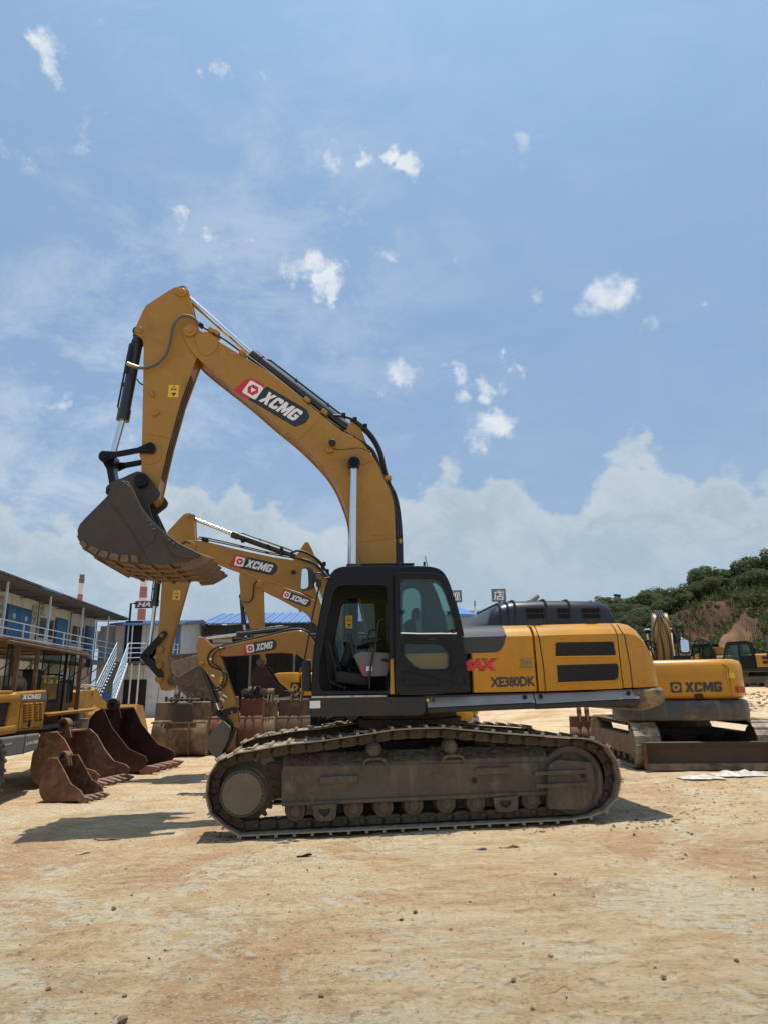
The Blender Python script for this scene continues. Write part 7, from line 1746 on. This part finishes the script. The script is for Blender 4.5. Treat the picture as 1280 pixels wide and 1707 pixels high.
# ------------------------------------------------------------------ wooded hill with a red cut slope
def hill():
    crest = [(900, 5.0), (960, 8.0), (1005, 9.4), (1060, 10.0), (1110, 10.6), (1150, 11.6), (1180, 13.0), (1230, 13.4), (1290, 14.8), (1400, 17), (1700, 19), (2300, 15)]
    def cr(px):
        if px <= crest[0][0]: return max(-1, crest[0][1] - (crest[0][0] - px) * .02)
        for (a, b), (c, d) in zip(crest, crest[1:]):
            if px <= c: return b + (d - b) * (px - a) / (c - a)
        return crest[-1][1]
    def tongue_(px, d): return math.exp(-((px - (1172 + (d - 60) * 4)) / 25) ** 2) * sstep((d - 53) / 8) * (1 - sstep((d - 76) / 8))
    def hz_(px, d):
        h = cr(px); k = sstep((d - 62) / 36)
        # steep cut in the middle of the rise where the earth is bare
        cut = sstep((px - 1085) / 50) * (1 - .55 * sstep((px - 1228) / 14))
        steep = .30 * sstep((d - 62) / 16) + .50 * sstep((d - 80) / 4.5) + .20 * sstep((d - 84) / 16)
        f = k * (1 - cut) + steep * cut
        z = 1.4 + h * f + max(0, d - 100) * .02
        # bare tongue of earth run down at the foot
        t_ = 3.5 * tongue_(px, d) * (1 + .45 * noise.fractal(Vector((px * .05, d * .35, 4)), .8, 2.1, 4))
        return z + t_
    px0, px1, nx, ny = 880, 2300, 190, 110
    vs = []; fs = []; bare_ = []
    def pos(px, d):
        x = (px - 640) / 1100 * d * .985; return x
    ds = [48 + 75 * (j / ny) for j in range(ny)] + [150, 200, 300]
    for d in ds:
        for i in range(nx + 1):
            px = px0 + (px1 - px0) * (i / nx) ** 1.5; x = pos(px, d)
            z = hz_(px, min(d, 123)) if d > 50 else gz(x, d) - .3
            nn = noise.fractal(Vector((x * .22, d * .22, 3)), .9, 2.1, 5)
            z += nn * .5 * sstep((d - 52) / 10)
            gul = abs(noise.noise(Vector((x * .55, 0.3, z * .05)))) * 1.3 * math.exp(-((d - 82) / 5) ** 2)
            vs.append((x, d + gul * 1.2 - .5, z)); bare_.append(max(min(1, tongue_(px, d) * 2.2), sstep((px - 1085) / 50) * sstep((d - 77) / 3) * (1 - sstep((d - 87) / 3)) * (1 - .75 * sstep((px - 1226) / 12))))
    n = nx + 1
    for j in range(len(ds) - 1):
        for i in range(nx): fs.append((j * n + i, j * n + i + 1, (j + 1) * n + i + 1, (j + 1) * n + i))
    m = bpy.data.materials.new('hill earth'); m.use_nodes = True; t = NT(m.node_tree); t.n.clear()
    co = t.node('ShaderNodeTexCoord').outputs['Object']; ge = t.node('ShaderNodeNewGeometry')
    sp = t.node('ShaderNodeSeparateXYZ'); t.put(sp.inputs[0], ge.outputs['True Normal'])
    at_ = t.node('ShaderNodeAttribute'); at_.attribute_name = 'bare'
    steep = t.ramp(t.m('ADD', sp.outputs[2], t.m('MULTIPLY', t.m('SUBTRACT', t.noise(co, .35, 6, .7), .5), .5)), .62, .86)
    earth = t.mix(t.ramp(t.noise(t.mapping(co, (1.6, 1, .25)), .9, 8, .7), .35, .65), (.15, .085, .050), (.085, .052, .035))
    earth = t.mix(t.ramp(t.noise(co, .6, 6, .7), .55, .75), earth, (.24, .13, .075))
    sz = t.node('ShaderNodeSeparateXYZ'); t.put(sz.inputs[0], co)
    earth = t.mix(t.m('MULTIPLY', t.ramp(sz.outputs[2], 6.0, 8.5, True, 1, 0), .8), earth, (.27, .15, .085))
    green = t.mix(t.ramp(t.noise(co, .8, 7, .7), .4, .62), (.055, .075, .025), (.13, .125, .055))
    steep = t.m('MULTIPLY', steep, t.m('SUBTRACT', 1.0, t.ramp(t.m('ADD', at_.outputs['Fac'], t.m('MULTIPLY', t.m('SUBTRACT', t.noise(co, .7, 7, .7), .5), .9)), .35, .6)))
    col = t.mix(steep, earth, green)
    p = t.node('ShaderNodeBsdfPrincipled'); t.put(p.inputs['Base Color'], col); p.inputs['Roughness'].default_value = .95; p.inputs['Specular IOR Level'].default_value = .1
    bn = t.node('ShaderNodeBump'); bn.inputs['Distance'].default_value = .4; t.put(bn.inputs['Height'], t.noise(t.mapping(co, (1.5, 1, .4)), 1.2, 8, .7)); t.l.new(bn.outputs[0], p.inputs['Normal'])
    o = t.node('ShaderNodeOutputMaterial'); t.l.new(p.outputs[0], o.inputs[0])
    me = bpy.data.meshes.new('hill'); me.from_pydata(vs, [], fs); me.materials.append(m); me.shade_smooth()
    ca = me.attributes.new('bare', 'FLOAT', 'POINT'); ca.data.foreach_set('value', bare_)
    ob = bpy.data.objects.new('hill', me); C.objects.link(ob); tag(ob, 'wooded hill with a cut slope of red earth', kind='structure')
    def surf(px, d): return Vector((pos(px, d), d, hz_(px, d)))
    # foliage materials: two sided leaves
    def leafmat(name, c1, c2, c3):
        m = bpy.data.materials.new(name); m.use_nodes = True; t = NT(m.node_tree); t.n.clear()
        oi = t.node('ShaderNodeObjectInfo'); co = t.node('ShaderNodeTexCoord').outputs['Object']
        c = t.mix(oi.outputs['Random'], c1, c2); c = t.mix(t.m('MULTIPLY', t.ramp(t.noise(co, 1.1, 4, .6), .45, .65), .7), c, c3)
        d = t.node('ShaderNodeBsdfDiffuse'); t.put(d.inputs[0], c); tr = t.node('ShaderNodeBsdfTranslucent'); t.put(tr.inputs[0], c)
        mx = t.node('ShaderNodeMixShader'); mx.inputs[0].default_value = .3; t.l.new(d.outputs[0], mx.inputs[1]); t.l.new(tr.outputs[0], mx.inputs[2])
        o = t.node('ShaderNodeOutputMaterial'); t.l.new(mx.outputs[0], o.inputs[0]); return m
    ML = leafmat('broad green leaves', (.11, .14, .07), (.155, .175, .085), (.075, .10, .055)); MP = leafmat('dark pine needles', (.05, .08, .045), (.075, .10, .055), (.04, .06, .035))
    MS = leafmat('scrub leaves', (.085, .11, .04), (.12, .13, .055), (.15, .14, .075))
    bark = mat('brown bark', (.10, .075, .05), .9)
    rr = random.Random(5)
    def crown_mesh(kind, seed):
        q = random.Random(seed); vs = []; fs = []
        lobes = []
        if kind == 'pine':
            for k in range(7): lobes.append((Vector((q.uniform(-.4, .4), q.uniform(-.4, .4), 2.0 + k * .8)), 1.5 - k * .17, .55))
        else:
            for k in range(9):
                a = q.uniform(0, 6.28); r_ = q.uniform(.3, 1.7); lobes.append((Vector((r_ * math.cos(a), r_ * math.sin(a), q.uniform(2.2, 5.0))), q.uniform(.75, 1.35), .75))
        for (c, r_, fl) in lobes:
            for _ in range(150):
                d = Vector((q.gauss(0, 1), q.gauss(0, 1), q.gauss(0, 1))).normalized() * (r_ * q.uniform(.65, 1.08)); d.z *= fl
                p = c + d; s_ = q.uniform(.10, .24); a = Vector((q.gauss(0, 1), q.gauss(0, 1), q.gauss(0, .5))).normalized(); b = a.cross(Vector((q.gauss(0, 1), q.gauss(0, 1), q.gauss(0, 1)))).normalized()
                o = len(vs); vs += [p + a * s_, p + b * s_ * .8, p - a * s_ * .9, p - b * s_ * .7]; fs.append((o, o + 1, o + 2, o + 3))
        me = bpy.data.meshes.new('crown'); me.from_pydata([tuple(v) for v in vs], [], fs); me.materials.append(MP if kind == 'pine' else ML); return me
    def trunk_mesh(kind, seed):
        q = random.Random(seed); s = MB(); top = 5.5 if kind == 'pine' else 3.6
        s.tube([(0, 0, -.5), (q.uniform(-.1, .1), q.uniform(-.1, .1), 1.5), (q.uniform(-.2, .2), q.uniform(-.2, .2), top)], [.16, .12, .05], 7)
        for k in range(5):
            a = q.uniform(0, 6.28); z = q.uniform(1.5, 3.2); s.tube([(0, 0, z), (math.cos(a) * .7, math.sin(a) * .7, z + .5), (math.cos(a) * 1.3, math.sin(a) * 1.3, z + 1.2)], [.06, .045, .02], 5)
        o = s.build('trunk', bark, None); me = o.data; bpy.data.objects.remove(o); return me
    kinds = [('broad', crown_mesh('broad', k), trunk_mesh('broad', k)) for k in range(4)] + [('pine', crown_mesh('pine', k), trunk_mesh('pine', k)) for k in range(3)]
    def zone(px, d):
        for lim, w_ in ((1000, 'hidden behind the black hood'), (1035, 'just right of the black hood'), (1070, 'over the hose bundle'), (1105, 'straight above the upright boom'), (1135, 'over the white mirror'), (1165, 'over the left end of the red cut'), (1200, 'over the middle of the red cut'), (1235, 'over the right end of the red cut'), (1270, 'above the rightmost parked cabs')):
            if px < lim: break
        else: w_ = 'at the picture edge of the hill'
        return w_ + (', front row' if d < 90 else (', second row' if d < 93.5 else (', third row' if d < 98 else ', on the skyline')))
    def tree(px, d, sc_, kind, lab, nm='broadleaf_tree'):
        lab = ('tall ' if sc_ > .58 else ('small ' if sc_ < .46 else 'middling ')) + lab.replace('small ', '').replace('large ', '') + ' ' + zone(px, d)
        ks = [k for k in kinds if k[0] == kind]; k = rr.choice(ks); p = surf(px, d)
        t_ = thing(nm, lab, 'tree', 'trees covering the hill'); t_.location = p - Vector((0, 0, .3)); t_.rotation_euler = (rr.uniform(-.08, .08), rr.uniform(-.08, .08), rr.uniform(0, 6.28)); t_.scale = (sc_ * rr.uniform(.9, 1.25), sc_ * rr.uniform(.9, 1.25), sc_)
        for nm_, me in (('crown', k[1]), ('trunk', k[2])):
            o = bpy.data.objects.new(nm_, me); C.objects.link(o); o.parent = t_
    # skyline row
    for i in range(34):
        px = 930 + i * 11 + rr.uniform(-4, 4)
        pine = px < 1090
        tree(px, rr.uniform(98, 106), (.55 if pine else .52) * rr.uniform(.75, 1.15), 'pine' if (pine and rr.random() < .7) else 'broad', 'small dark pine' if pine else 'crest broadleaf tree', 'pine_tree' if pine else 'broadleaf_tree')
    for (px, d, s_) in ((1098, 96, .75), (1106, 96, .6), (1168, 93, .85), (1180, 96, .85), (1192, 92, .8), (1210, 95, .75), (1240, 93, .8), (1262, 94, .85), (1275, 93, .8), (1300, 92, .9)):
        tree(px, d, s_, 'broad', 'large round crowned tree')
    for i in range(150):
        px = rr.uniform(985, 1360); d = rr.uniform(88, 97)
        tree(px, d, rr.uniform(.35, .68), 'broad', 'leafy green tree')
    for i in range(34):
        px = rr.uniform(985, 1110); d = rr.uniform(74, 88); tree(px, d, rr.uniform(.4, .7), 'broad', 'low flank tree')
    # scrub, grasses: one mass
    vs = []; fs = []
    def clump(c, r_, n_, tall):
        for _ in range(n_):
            d = Vector((rr.gauss(0, .5), rr.gauss(0, .5), abs(rr.gauss(0, .55)))) * r_; p = c + d; s_ = rr.uniform(.10, .28)
            if tall: a = Vector((rr.uniform(-.4, .4), rr.uniform(-.4, .4), 1)).normalized() * s_ * 2.4; b = Vector((rr.gauss(0, 1), rr.gauss(0, 1), 0)).normalized() * s_ * .35
            else: a = Vector((rr.gauss(0, 1), rr.gauss(0, 1), rr.gauss(0, 1))).normalized() * s_; b = a.cross(Vector((rr.gauss(0, 1), rr.gauss(0, 1), rr.gauss(0, 1)))).normalized() * s_ * .7
            o = len(vs); vs.extend([p - a, p + b, p + a, p - b]); fs.append((o, o + 1, o + 2, o + 3))
    for i in range(3400):
        px = rr.uniform(990, 1500); d = rr.choice((rr.uniform(56, 79), rr.uniform(56, 79), rr.uniform(56, 79), rr.uniform(79, 92)))
        tongue = tongue_(px, d) > .35
        red = 79 < d < 88 and 1100 < px < 1232
        bare = noise.noise(Vector((px * .018, d * .12, 9)))
        if tongue or (red and rr.random() < .93) or (bare > .33): continue
        if 1110 < px < 1190 and 76 < d < 80 and rr.random() < .6: continue
        clump(surf(px, d), rr.uniform(.6, 1.3), 55, rr.random() < .4)
    for i in range(190):
        px = rr.uniform(1100, 1420); d = rr.uniform(79, 87)
        if noise.noise(Vector((px * .03, d * .2, 2))) > .05: clump(surf(px, d), .6, 30, True)
    me = bpy.data.meshes.new('scrub'); me.from_pydata([tuple(v) for v in vs], [], fs); me.materials.append(MS)
    o = bpy.data.objects.new('scrub_vegetation', me); C.objects.link(o); tag(o, 'tangled green scrub and tall grass on the hillside', kind='stuff')
hill()
# ------------------------------------------------------------------ the yard
def hh(x, y):
    k = 1.0 if y < 30 else 0.3
    v = Vector((x, y, 0))
    h = noise.fractal(v * .9 + Vector((7, 3, 0)), 0.9, 2.1, 5) * .016 + noise.fractal(Vector((x * 3.2, y * 5, 1)), 0.6, 2.3, 6) * .013 + noise.noise(v * .25) * .02
    # faint crawler prints running across the foreground
    for (x0, y0, an, w_) in ((-2.5, 5.2, .18, .5), (3.0, 6.0, -.12, .5), (0, 4.2, .22, .45)):
        tx = (x - x0) * math.cos(an) + (y - y0) * math.sin(an); ty = -(x - x0) * math.sin(an) + (y - y0) * math.cos(an)
        if abs(ty) < w_ / 2: h += .011 * (math.sin(tx * 2 * math.pi / .19) > .35) * (noise.noise(Vector((x * .8, y * .8, 5))) > .02) - .006
    return gz(x, y) + h * k - .012

def ground():
    m = bpy.data.materials.new('dried clay yard'); m.use_nodes = True; t = NT(m.node_tree); t.n.clear()
    co = t.node('ShaderNodeTexCoord').outputs['Object']
    med = t.noise(t.mapping(co, (0.55, 1.4, 1), (0, 0, 0.12)), 1.7, 10, 0.74, 0.8); fin = t.noise(t.mapping(co, (0.7, 1.3, 1)), 7.0, 10, 0.76, 0.5); mic = t.noise(co, 48, 8, 0.75)
    sc_ = t.noise(t.mapping(co, (0.6, 2.6, 1), (0, 0, 0.35)), 3.4, 9, 0.75, 1.6)
    a = (0.69, 0.475, 0.25); b = (0.80, 0.60, 0.36); c = (0.30, 0.185, 0.095); d = (0.80, 0.69, 0.49); e = (0.62, 0.375, 0.20); g = (0.47, 0.405, 0.31)
    col = t.mix(t.ramp(med, 0.42, 0.58), a, b)
    col = t.mix(t.m('MULTIPLY', t.ramp(t.noise(co, 0.42, 7, 0.7, 0.8), 0.48, 0.60), 0.9), col, e)
    col = t.mix(t.m('MULTIPLY', t.ramp(t.noise(t.mapping(co, (.5, 1.3, 1), (.9, .1, .2)), 0.6, 8, 0.72, 1.0), 0.52, 0.62), 0.55), col, (0.40, 0.26, 0.14))
    col = t.mix(t.m('MULTIPLY', t.ramp(t.noise(co, 0.55, 9, 0.75, 0.8), 0.48, 0.58), t.ramp(fin, 0.42, 0.56)), col, d)
    col = t.mix(t.m('MULTIPLY', t.ramp(fin, 0.54, 0.66), 0.75), col, c)
    col = t.mix(t.m('MULTIPLY', t.ramp(sc_, 0.58, 0.70), 0.7), col, d)
    col = t.mix(t.m('MULTIPLY', t.ramp(sc_, 0.44, 0.34), 0.5), col, c)
    iso = t.noise(co, 13, 10, 0.78, 0.4); iso2 = t.noise(t.mapping(co, (1, 1.6, 1), (.2, .4, .9)), 30, 8, 0.75)
    col = t.mix(t.m('MULTIPLY', t.ramp(iso, 0.55, 0.61), 0.6), col, c)
    col = t.mix(t.m('MULTIPLY', t.ramp(iso2, 0.55, 0.62), 0.7), col, d)
    col = t.mix(t.m('MULTIPLY', t.ramp(iso2, 0.44, 0.38), 0.6), col, (0.24, 0.155, 0.085))
    spk = t.ramp(t.noise(co, 22, 9, 0.75), 0.61, 0.67)
    col = t.mix(t.m('MULTIPLY', spk, 0.8), col, (0.13, 0.085, 0.05))
    # dusty scuffs left by crawler plates: dashes across a few old tracks
    sp = t.node('ShaderNodeSeparateXYZ'); t.put(sp.inputs[0], t.vm('ADD', co, t.vm('MULTIPLY', t.noise(co, 3.0, 4, .6, color=True), (.10, .10, 0)))); X_, Y_ = sp.outputs[0], sp.outputs[1]
    for (x0, y0, an, w_, pit) in ((-1.2, 5.2, .30, .26, .21), (-1.0, 3.7, .22, .24, .19), (1.6, 4.4, -.12, .25, .2), (2.8, 6.9, .18, .28, .21)):
        xr = t.m('SUBTRACT', X_, x0); yr = t.m('SUBTRACT', Y_, y0); ca, sa = math.cos(an), math.sin(an)
        al = t.m('ADD', t.m('MULTIPLY', xr, ca), t.m('MULTIPLY', yr, sa)); ac_ = t.m('SUBTRACT', t.m('MULTIPLY', yr, ca), t.m('MULTIPLY', xr, sa))
        strip = t.ramp(t.m('ABSOLUTE', ac_), w_ * .75, w_ * 1.1, True, 1, 0)
        dash = t.ramp(t.m('ABSOLUTE', t.m('SUBTRACT', t.m('FRACT', t.m('DIVIDE', t.m('ADD', al, t.m('MULTIPLY', ac_, .35)), pit)), .5)), .30, .40)
        msk = t.m('MULTIPLY', t.m('MULTIPLY', strip, dash), t.ramp(t.noise(co, 1.1, 6, .7), .50, .60))
        msk = t.m('MULTIPLY', msk, t.ramp(t.noise(co, 9, 6, .75), .44, .54))
        col = t.mix(t.m('MULTIPLY', msk, .75), col, (0.76, 0.66, 0.50))
    p = t.node('ShaderNodeBsdfPrincipled'); t.put(p.inputs['Base Color'], col); p.inputs['Roughness'].default_value = 0.95; p.inputs['Specular IOR Level'].default_value = 0.15
    bn = t.node('ShaderNodeBump'); bn.inputs['Strength'].default_value = 1.0; bn.inputs['Distance'].default_value = 0.12
    wv_ = t.noise(t.mapping(co, (1.2, 5, 1), (0, 0, .25)), 1.6, 8, 0.68, 1.4)
    hgt = t.m('ADD', t.m('ADD', t.m('MULTIPLY', fin, .6), t.m('MULTIPLY', iso, .45)), t.m('ADD', t.m('MULTIPLY', mic, .20), t.m('MULTIPLY', wv_, .55)))
    t.put(bn.inputs['Height'], hgt); t.l.new(bn.outputs[0], p.inputs['Normal'])
    o = t.node('ShaderNodeOutputMaterial'); t.l.new(p.outputs[0], o.inputs[0])
    xs = []; x = -14.0
    ys = []; y = 1.0
    while y < 9: ys.append(y); y += .03 + max(0, (y - 3)) * .006
    while y < 40: ys.append(y); y += .07 + (y - 9) * .012
    while y < 3000: ys.append(y); y *= 1.12
    nx = 330
    vs = []; fs = []
    for j, yy in enumerate(ys):
        half = 4.0 + yy * .95
        for i in range(nx + 1):
            q = i / nx * 2 - 1; xx = half * (q * .62 + .38 * q ** 3)
            vs.append((xx, yy, hh(xx, yy)))
    n = nx + 1
    for j in range(len(ys) - 1):
        for i in range(nx): fs.append((j * n + i, j * n + i + 1, (j + 1) * n + i + 1, (j + 1) * n + i))
    # flat surround: beside and behind the viewer
    o0 = len(vs)
    me = bpy.data.meshes.new('ground'); me.from_pydata(vs, [], fs); me.materials.append(m); me.shade_smooth()
    ob = bpy.data.objects.new('ground', me); C.objects.link(ob); tag(ob, 'dry tan clay yard scuffed by tracks', kind='structure')
    # the same clay carries on beside and behind
    me2 = bpy.data.meshes.new('yard_surround'); S = 3000
    me2.from_pydata([(-S, -S, -.45), (S, -S, -.45), (S, S, -.45), (-S, S, -.45)], [], [(0, 1, 2, 3)]); me2.materials.append(m)
    o2 = bpy.data.objects.new('surrounding_ground', me2); C.objects.link(o2); tag(o2, 'flat clay land round the yard', kind='structure')
ground()

# ------------------------------------------------------------------ loose things on the clay
M_stone = mat('dark clay clods', (.17, .105, .065), .95, dirt=.5, dirtcol=(.28, .19, .12), dscale=12)
def hullmesh(mb, c, r_, n_=9, flat=.7, rnd=R):
    pts = [Vector((rnd.gauss(0, 1), rnd.gauss(0, 1), rnd.gauss(0, 1))).normalized() for _ in range(n_)]
    bm = bmesh.new(); vs = [bm.verts.new((c[0] + p.x * r_, c[1] + p.y * r_, c[2] + p.z * r_ * flat)) for p in pts]; r = bmesh.ops.convex_hull(bm, input=vs)
    bm.verts.index_update(); mb.add([v.co[:] for v in bm.verts], [[v.index for v in f.verts] for f in bm.faces]); bm.free()
def debris():
    mb = MB(); rr = random.Random(3)
    for i in range(5200):
        y = 2.6 + 14 * rr.random() ** 1.5; x = rr.uniform(-1, 1) * (1.2 + y * .72)
        if noise.noise(Vector((x * .5, y * .5, 1))) + rr.uniform(-.5, .5) < .0: continue
        r_ = .003 + .009 * rr.random() ** 3 + (.012 if rr.random() < .03 else 0)
        if x > 2.5 and y > 6: r_ *= 1.5
        hullmesh(mb, (x, y, hh(x, y) + r_ * .3), r_, 7, .65, rr)
    # broken clay rucked up by the tracks on the right
    for i in range(700):
        p = atdist(rr.gauss(1190, 90), rr.uniform(8.6, 13)); r_ = .006 + .022 * rr.random() ** 2; hullmesh(mb, (p.x, p.y, hh(p.x, p.y) + r_ * .05), r_, 7, .45, rr)
    for i in range(300):
        p = atdist(rr.uniform(1225, 1400), rr.uniform(28, 36)); r_ = rr.uniform(.03, .13); hullmesh(mb, (p.x, p.y, hh(p.x, p.y) + r_ * .05), r_, 8, .5, rr)
    for i in range(160):
        p = atdist(rr.uniform(330, 1130), 8.9 + rr.uniform(-.35, .2)); r_ = rr.uniform(.01, .035); hullmesh(mb, (p.x, p.y, hh(p.x, p.y) + r_ * .05), r_, 8, .6, rr)
    o = mb.build('loose_clay_crumbs', M_stone, None, smooth=False); tag(o, 'small dark crumbs of clay scattered over the yard', kind='stuff')
    big_ = [(82, 1645, .028, 'dark round clod in the left foreground'), (190, 1514, .035, 'brown clod left of the middle foreground'), (209, 1655, .026, 'small clod right of the dark left one'), (205, 1698, .05, 'flat dark clod at the bottom edge left'),
            (692, 1522, .030, 'round clod in the middle of the foreground'), (1106, 1631, .028, 'brown clod in the right foreground'), (536, 1662, .03, 'clod below the scuffed streaks'), (925, 1458, .025, 'small dark clod before the idler'), (923, 1491, .022, 'dark clod nearer than the idler\'s one'),
            (887, 1675, .022, 'little clod at the lower right of centre'), (1227, 1604, .026, 'dark clod at the right foreground edge'), (855, 1632, .025, 'small clod between the two foreground clods')]
    for (px, py, r_, lab) in big_:
        p = onground(px, py); s = MB(); hullmesh(s, (0, 0, 0), r_ * .62, 22, .75); o = s.build('clod', M_stone, None, bevel=.003); o.location = Vector((p.x, p.y, hh(p.x, p.y) + r_ * .32)); tag(o, lab, 'clod', 'clods lying about the yard')
    # scraps
    for (px, py, L_, a, lab, m, nm) in ((180, 1400, .33, .1, 'flat dark scrap lying near the left shadow', M_stone, 'bark_scrap'), (508, 1428, .16, 0, 'short dark steel bolt lying in front of the track', M_black, 'steel_bolt'), (848, 1410, .22, .1, 'dark slat of wood before the rear track', M_stone, 'wood_scrap'), (798, 1415, .16, -.3, 'grey flake beside the dark slat', M_lgrey, 'grey_flake'), (138, 1424, .16, .2, 'pale cardboard flake on the clay', M_stick if False else mat('pale card', (.5, .40, .27), .9), 'card_flake')):
        p = onground(px, py); s = MB(); n = 7
        up = [(L_ * (k / (n - 1) - .5), .028 * (1 - abs(k / (n - 1) - .5) * 1.3) + R.uniform(-.006, .006)) for k in range(n)]
        poly = up + [(a_, -b_ * R.uniform(.7, 1.1)) for a_, b_ in up[::-1]]
        s.prism(poly, 0, .012, 'uv'); s.v = [(v[0], v[1], v[2] + .012 * math.sin(v[0] * 30)) for v in s.v]
        o = s.build(nm, m, None, smooth=False); o.location = Vector((p.x, p.y, hh(p.x, p.y) + .004)); o.rotation_euler = (0, 0, a); tag(o, lab, 'debris')
    # white plastic sheeting
    for (xa, xb, py, w_, lab) in ((1132, 1204, 1296, .35, 'crumpled dirty white plastic sheet, the flatter left part before the blade'), (1186, 1272, 1291, .42, 'crumpled white plastic sheet piled highest, just before the dozer blade')):
        a = onground(xa, py + 2); b = onground(xb, py); L_ = (b - a).length; n1, n2 = 46, 18; vs = []; fs = []
        for j in range(n2):
            for i in range(n1):
                q, r_ = i / (n1 - 1), j / (n2 - 1); e = math.sin(math.pi * q) ** .6 * math.sin(math.pi * r_) ** .6
                h = (.02 + .10 * abs(noise.noise(Vector((q * 4 + xa, r_ * 2, 0)))) + .02 * abs(noise.noise(Vector((q * 12, r_ * 7, xa))))) * e * (1.2 if xa > 1150 else .7)
                ed = 1 + .35 * noise.noise(Vector((q * 4, 0, xa)))
                vs.append(((q - .5) * L_, (r_ - .5) * w_ * ed + .06 * noise.noise(Vector((q * 6, 5, 0))), h))
        for j in range(n2 - 1):
            for i in range(n1 - 1): fs.append((j * n1 + i, j * n1 + i + 1, (j + 1) * n1 + i + 1, (j + 1) * n1 + i))
        me = bpy.data.meshes.new('plastic_sheet'); me.from_pydata(vs, [], fs); me.materials.append(mat('dirty white plastic', (.55, .52, .46), .45, dirt=.6, dirtcol=(.45,.34,.22), dscale=8)); 
        o = bpy.data.objects.new('plastic_sheet', me); C.objects.link(o); o.location = (a + b) / 2 + Vector((0, 0, .005)); o.rotation_euler = (0, 0, math.atan2(b.y - a.y, b.x - a.x)); tag(o, lab, 'plastic sheet')
debris()
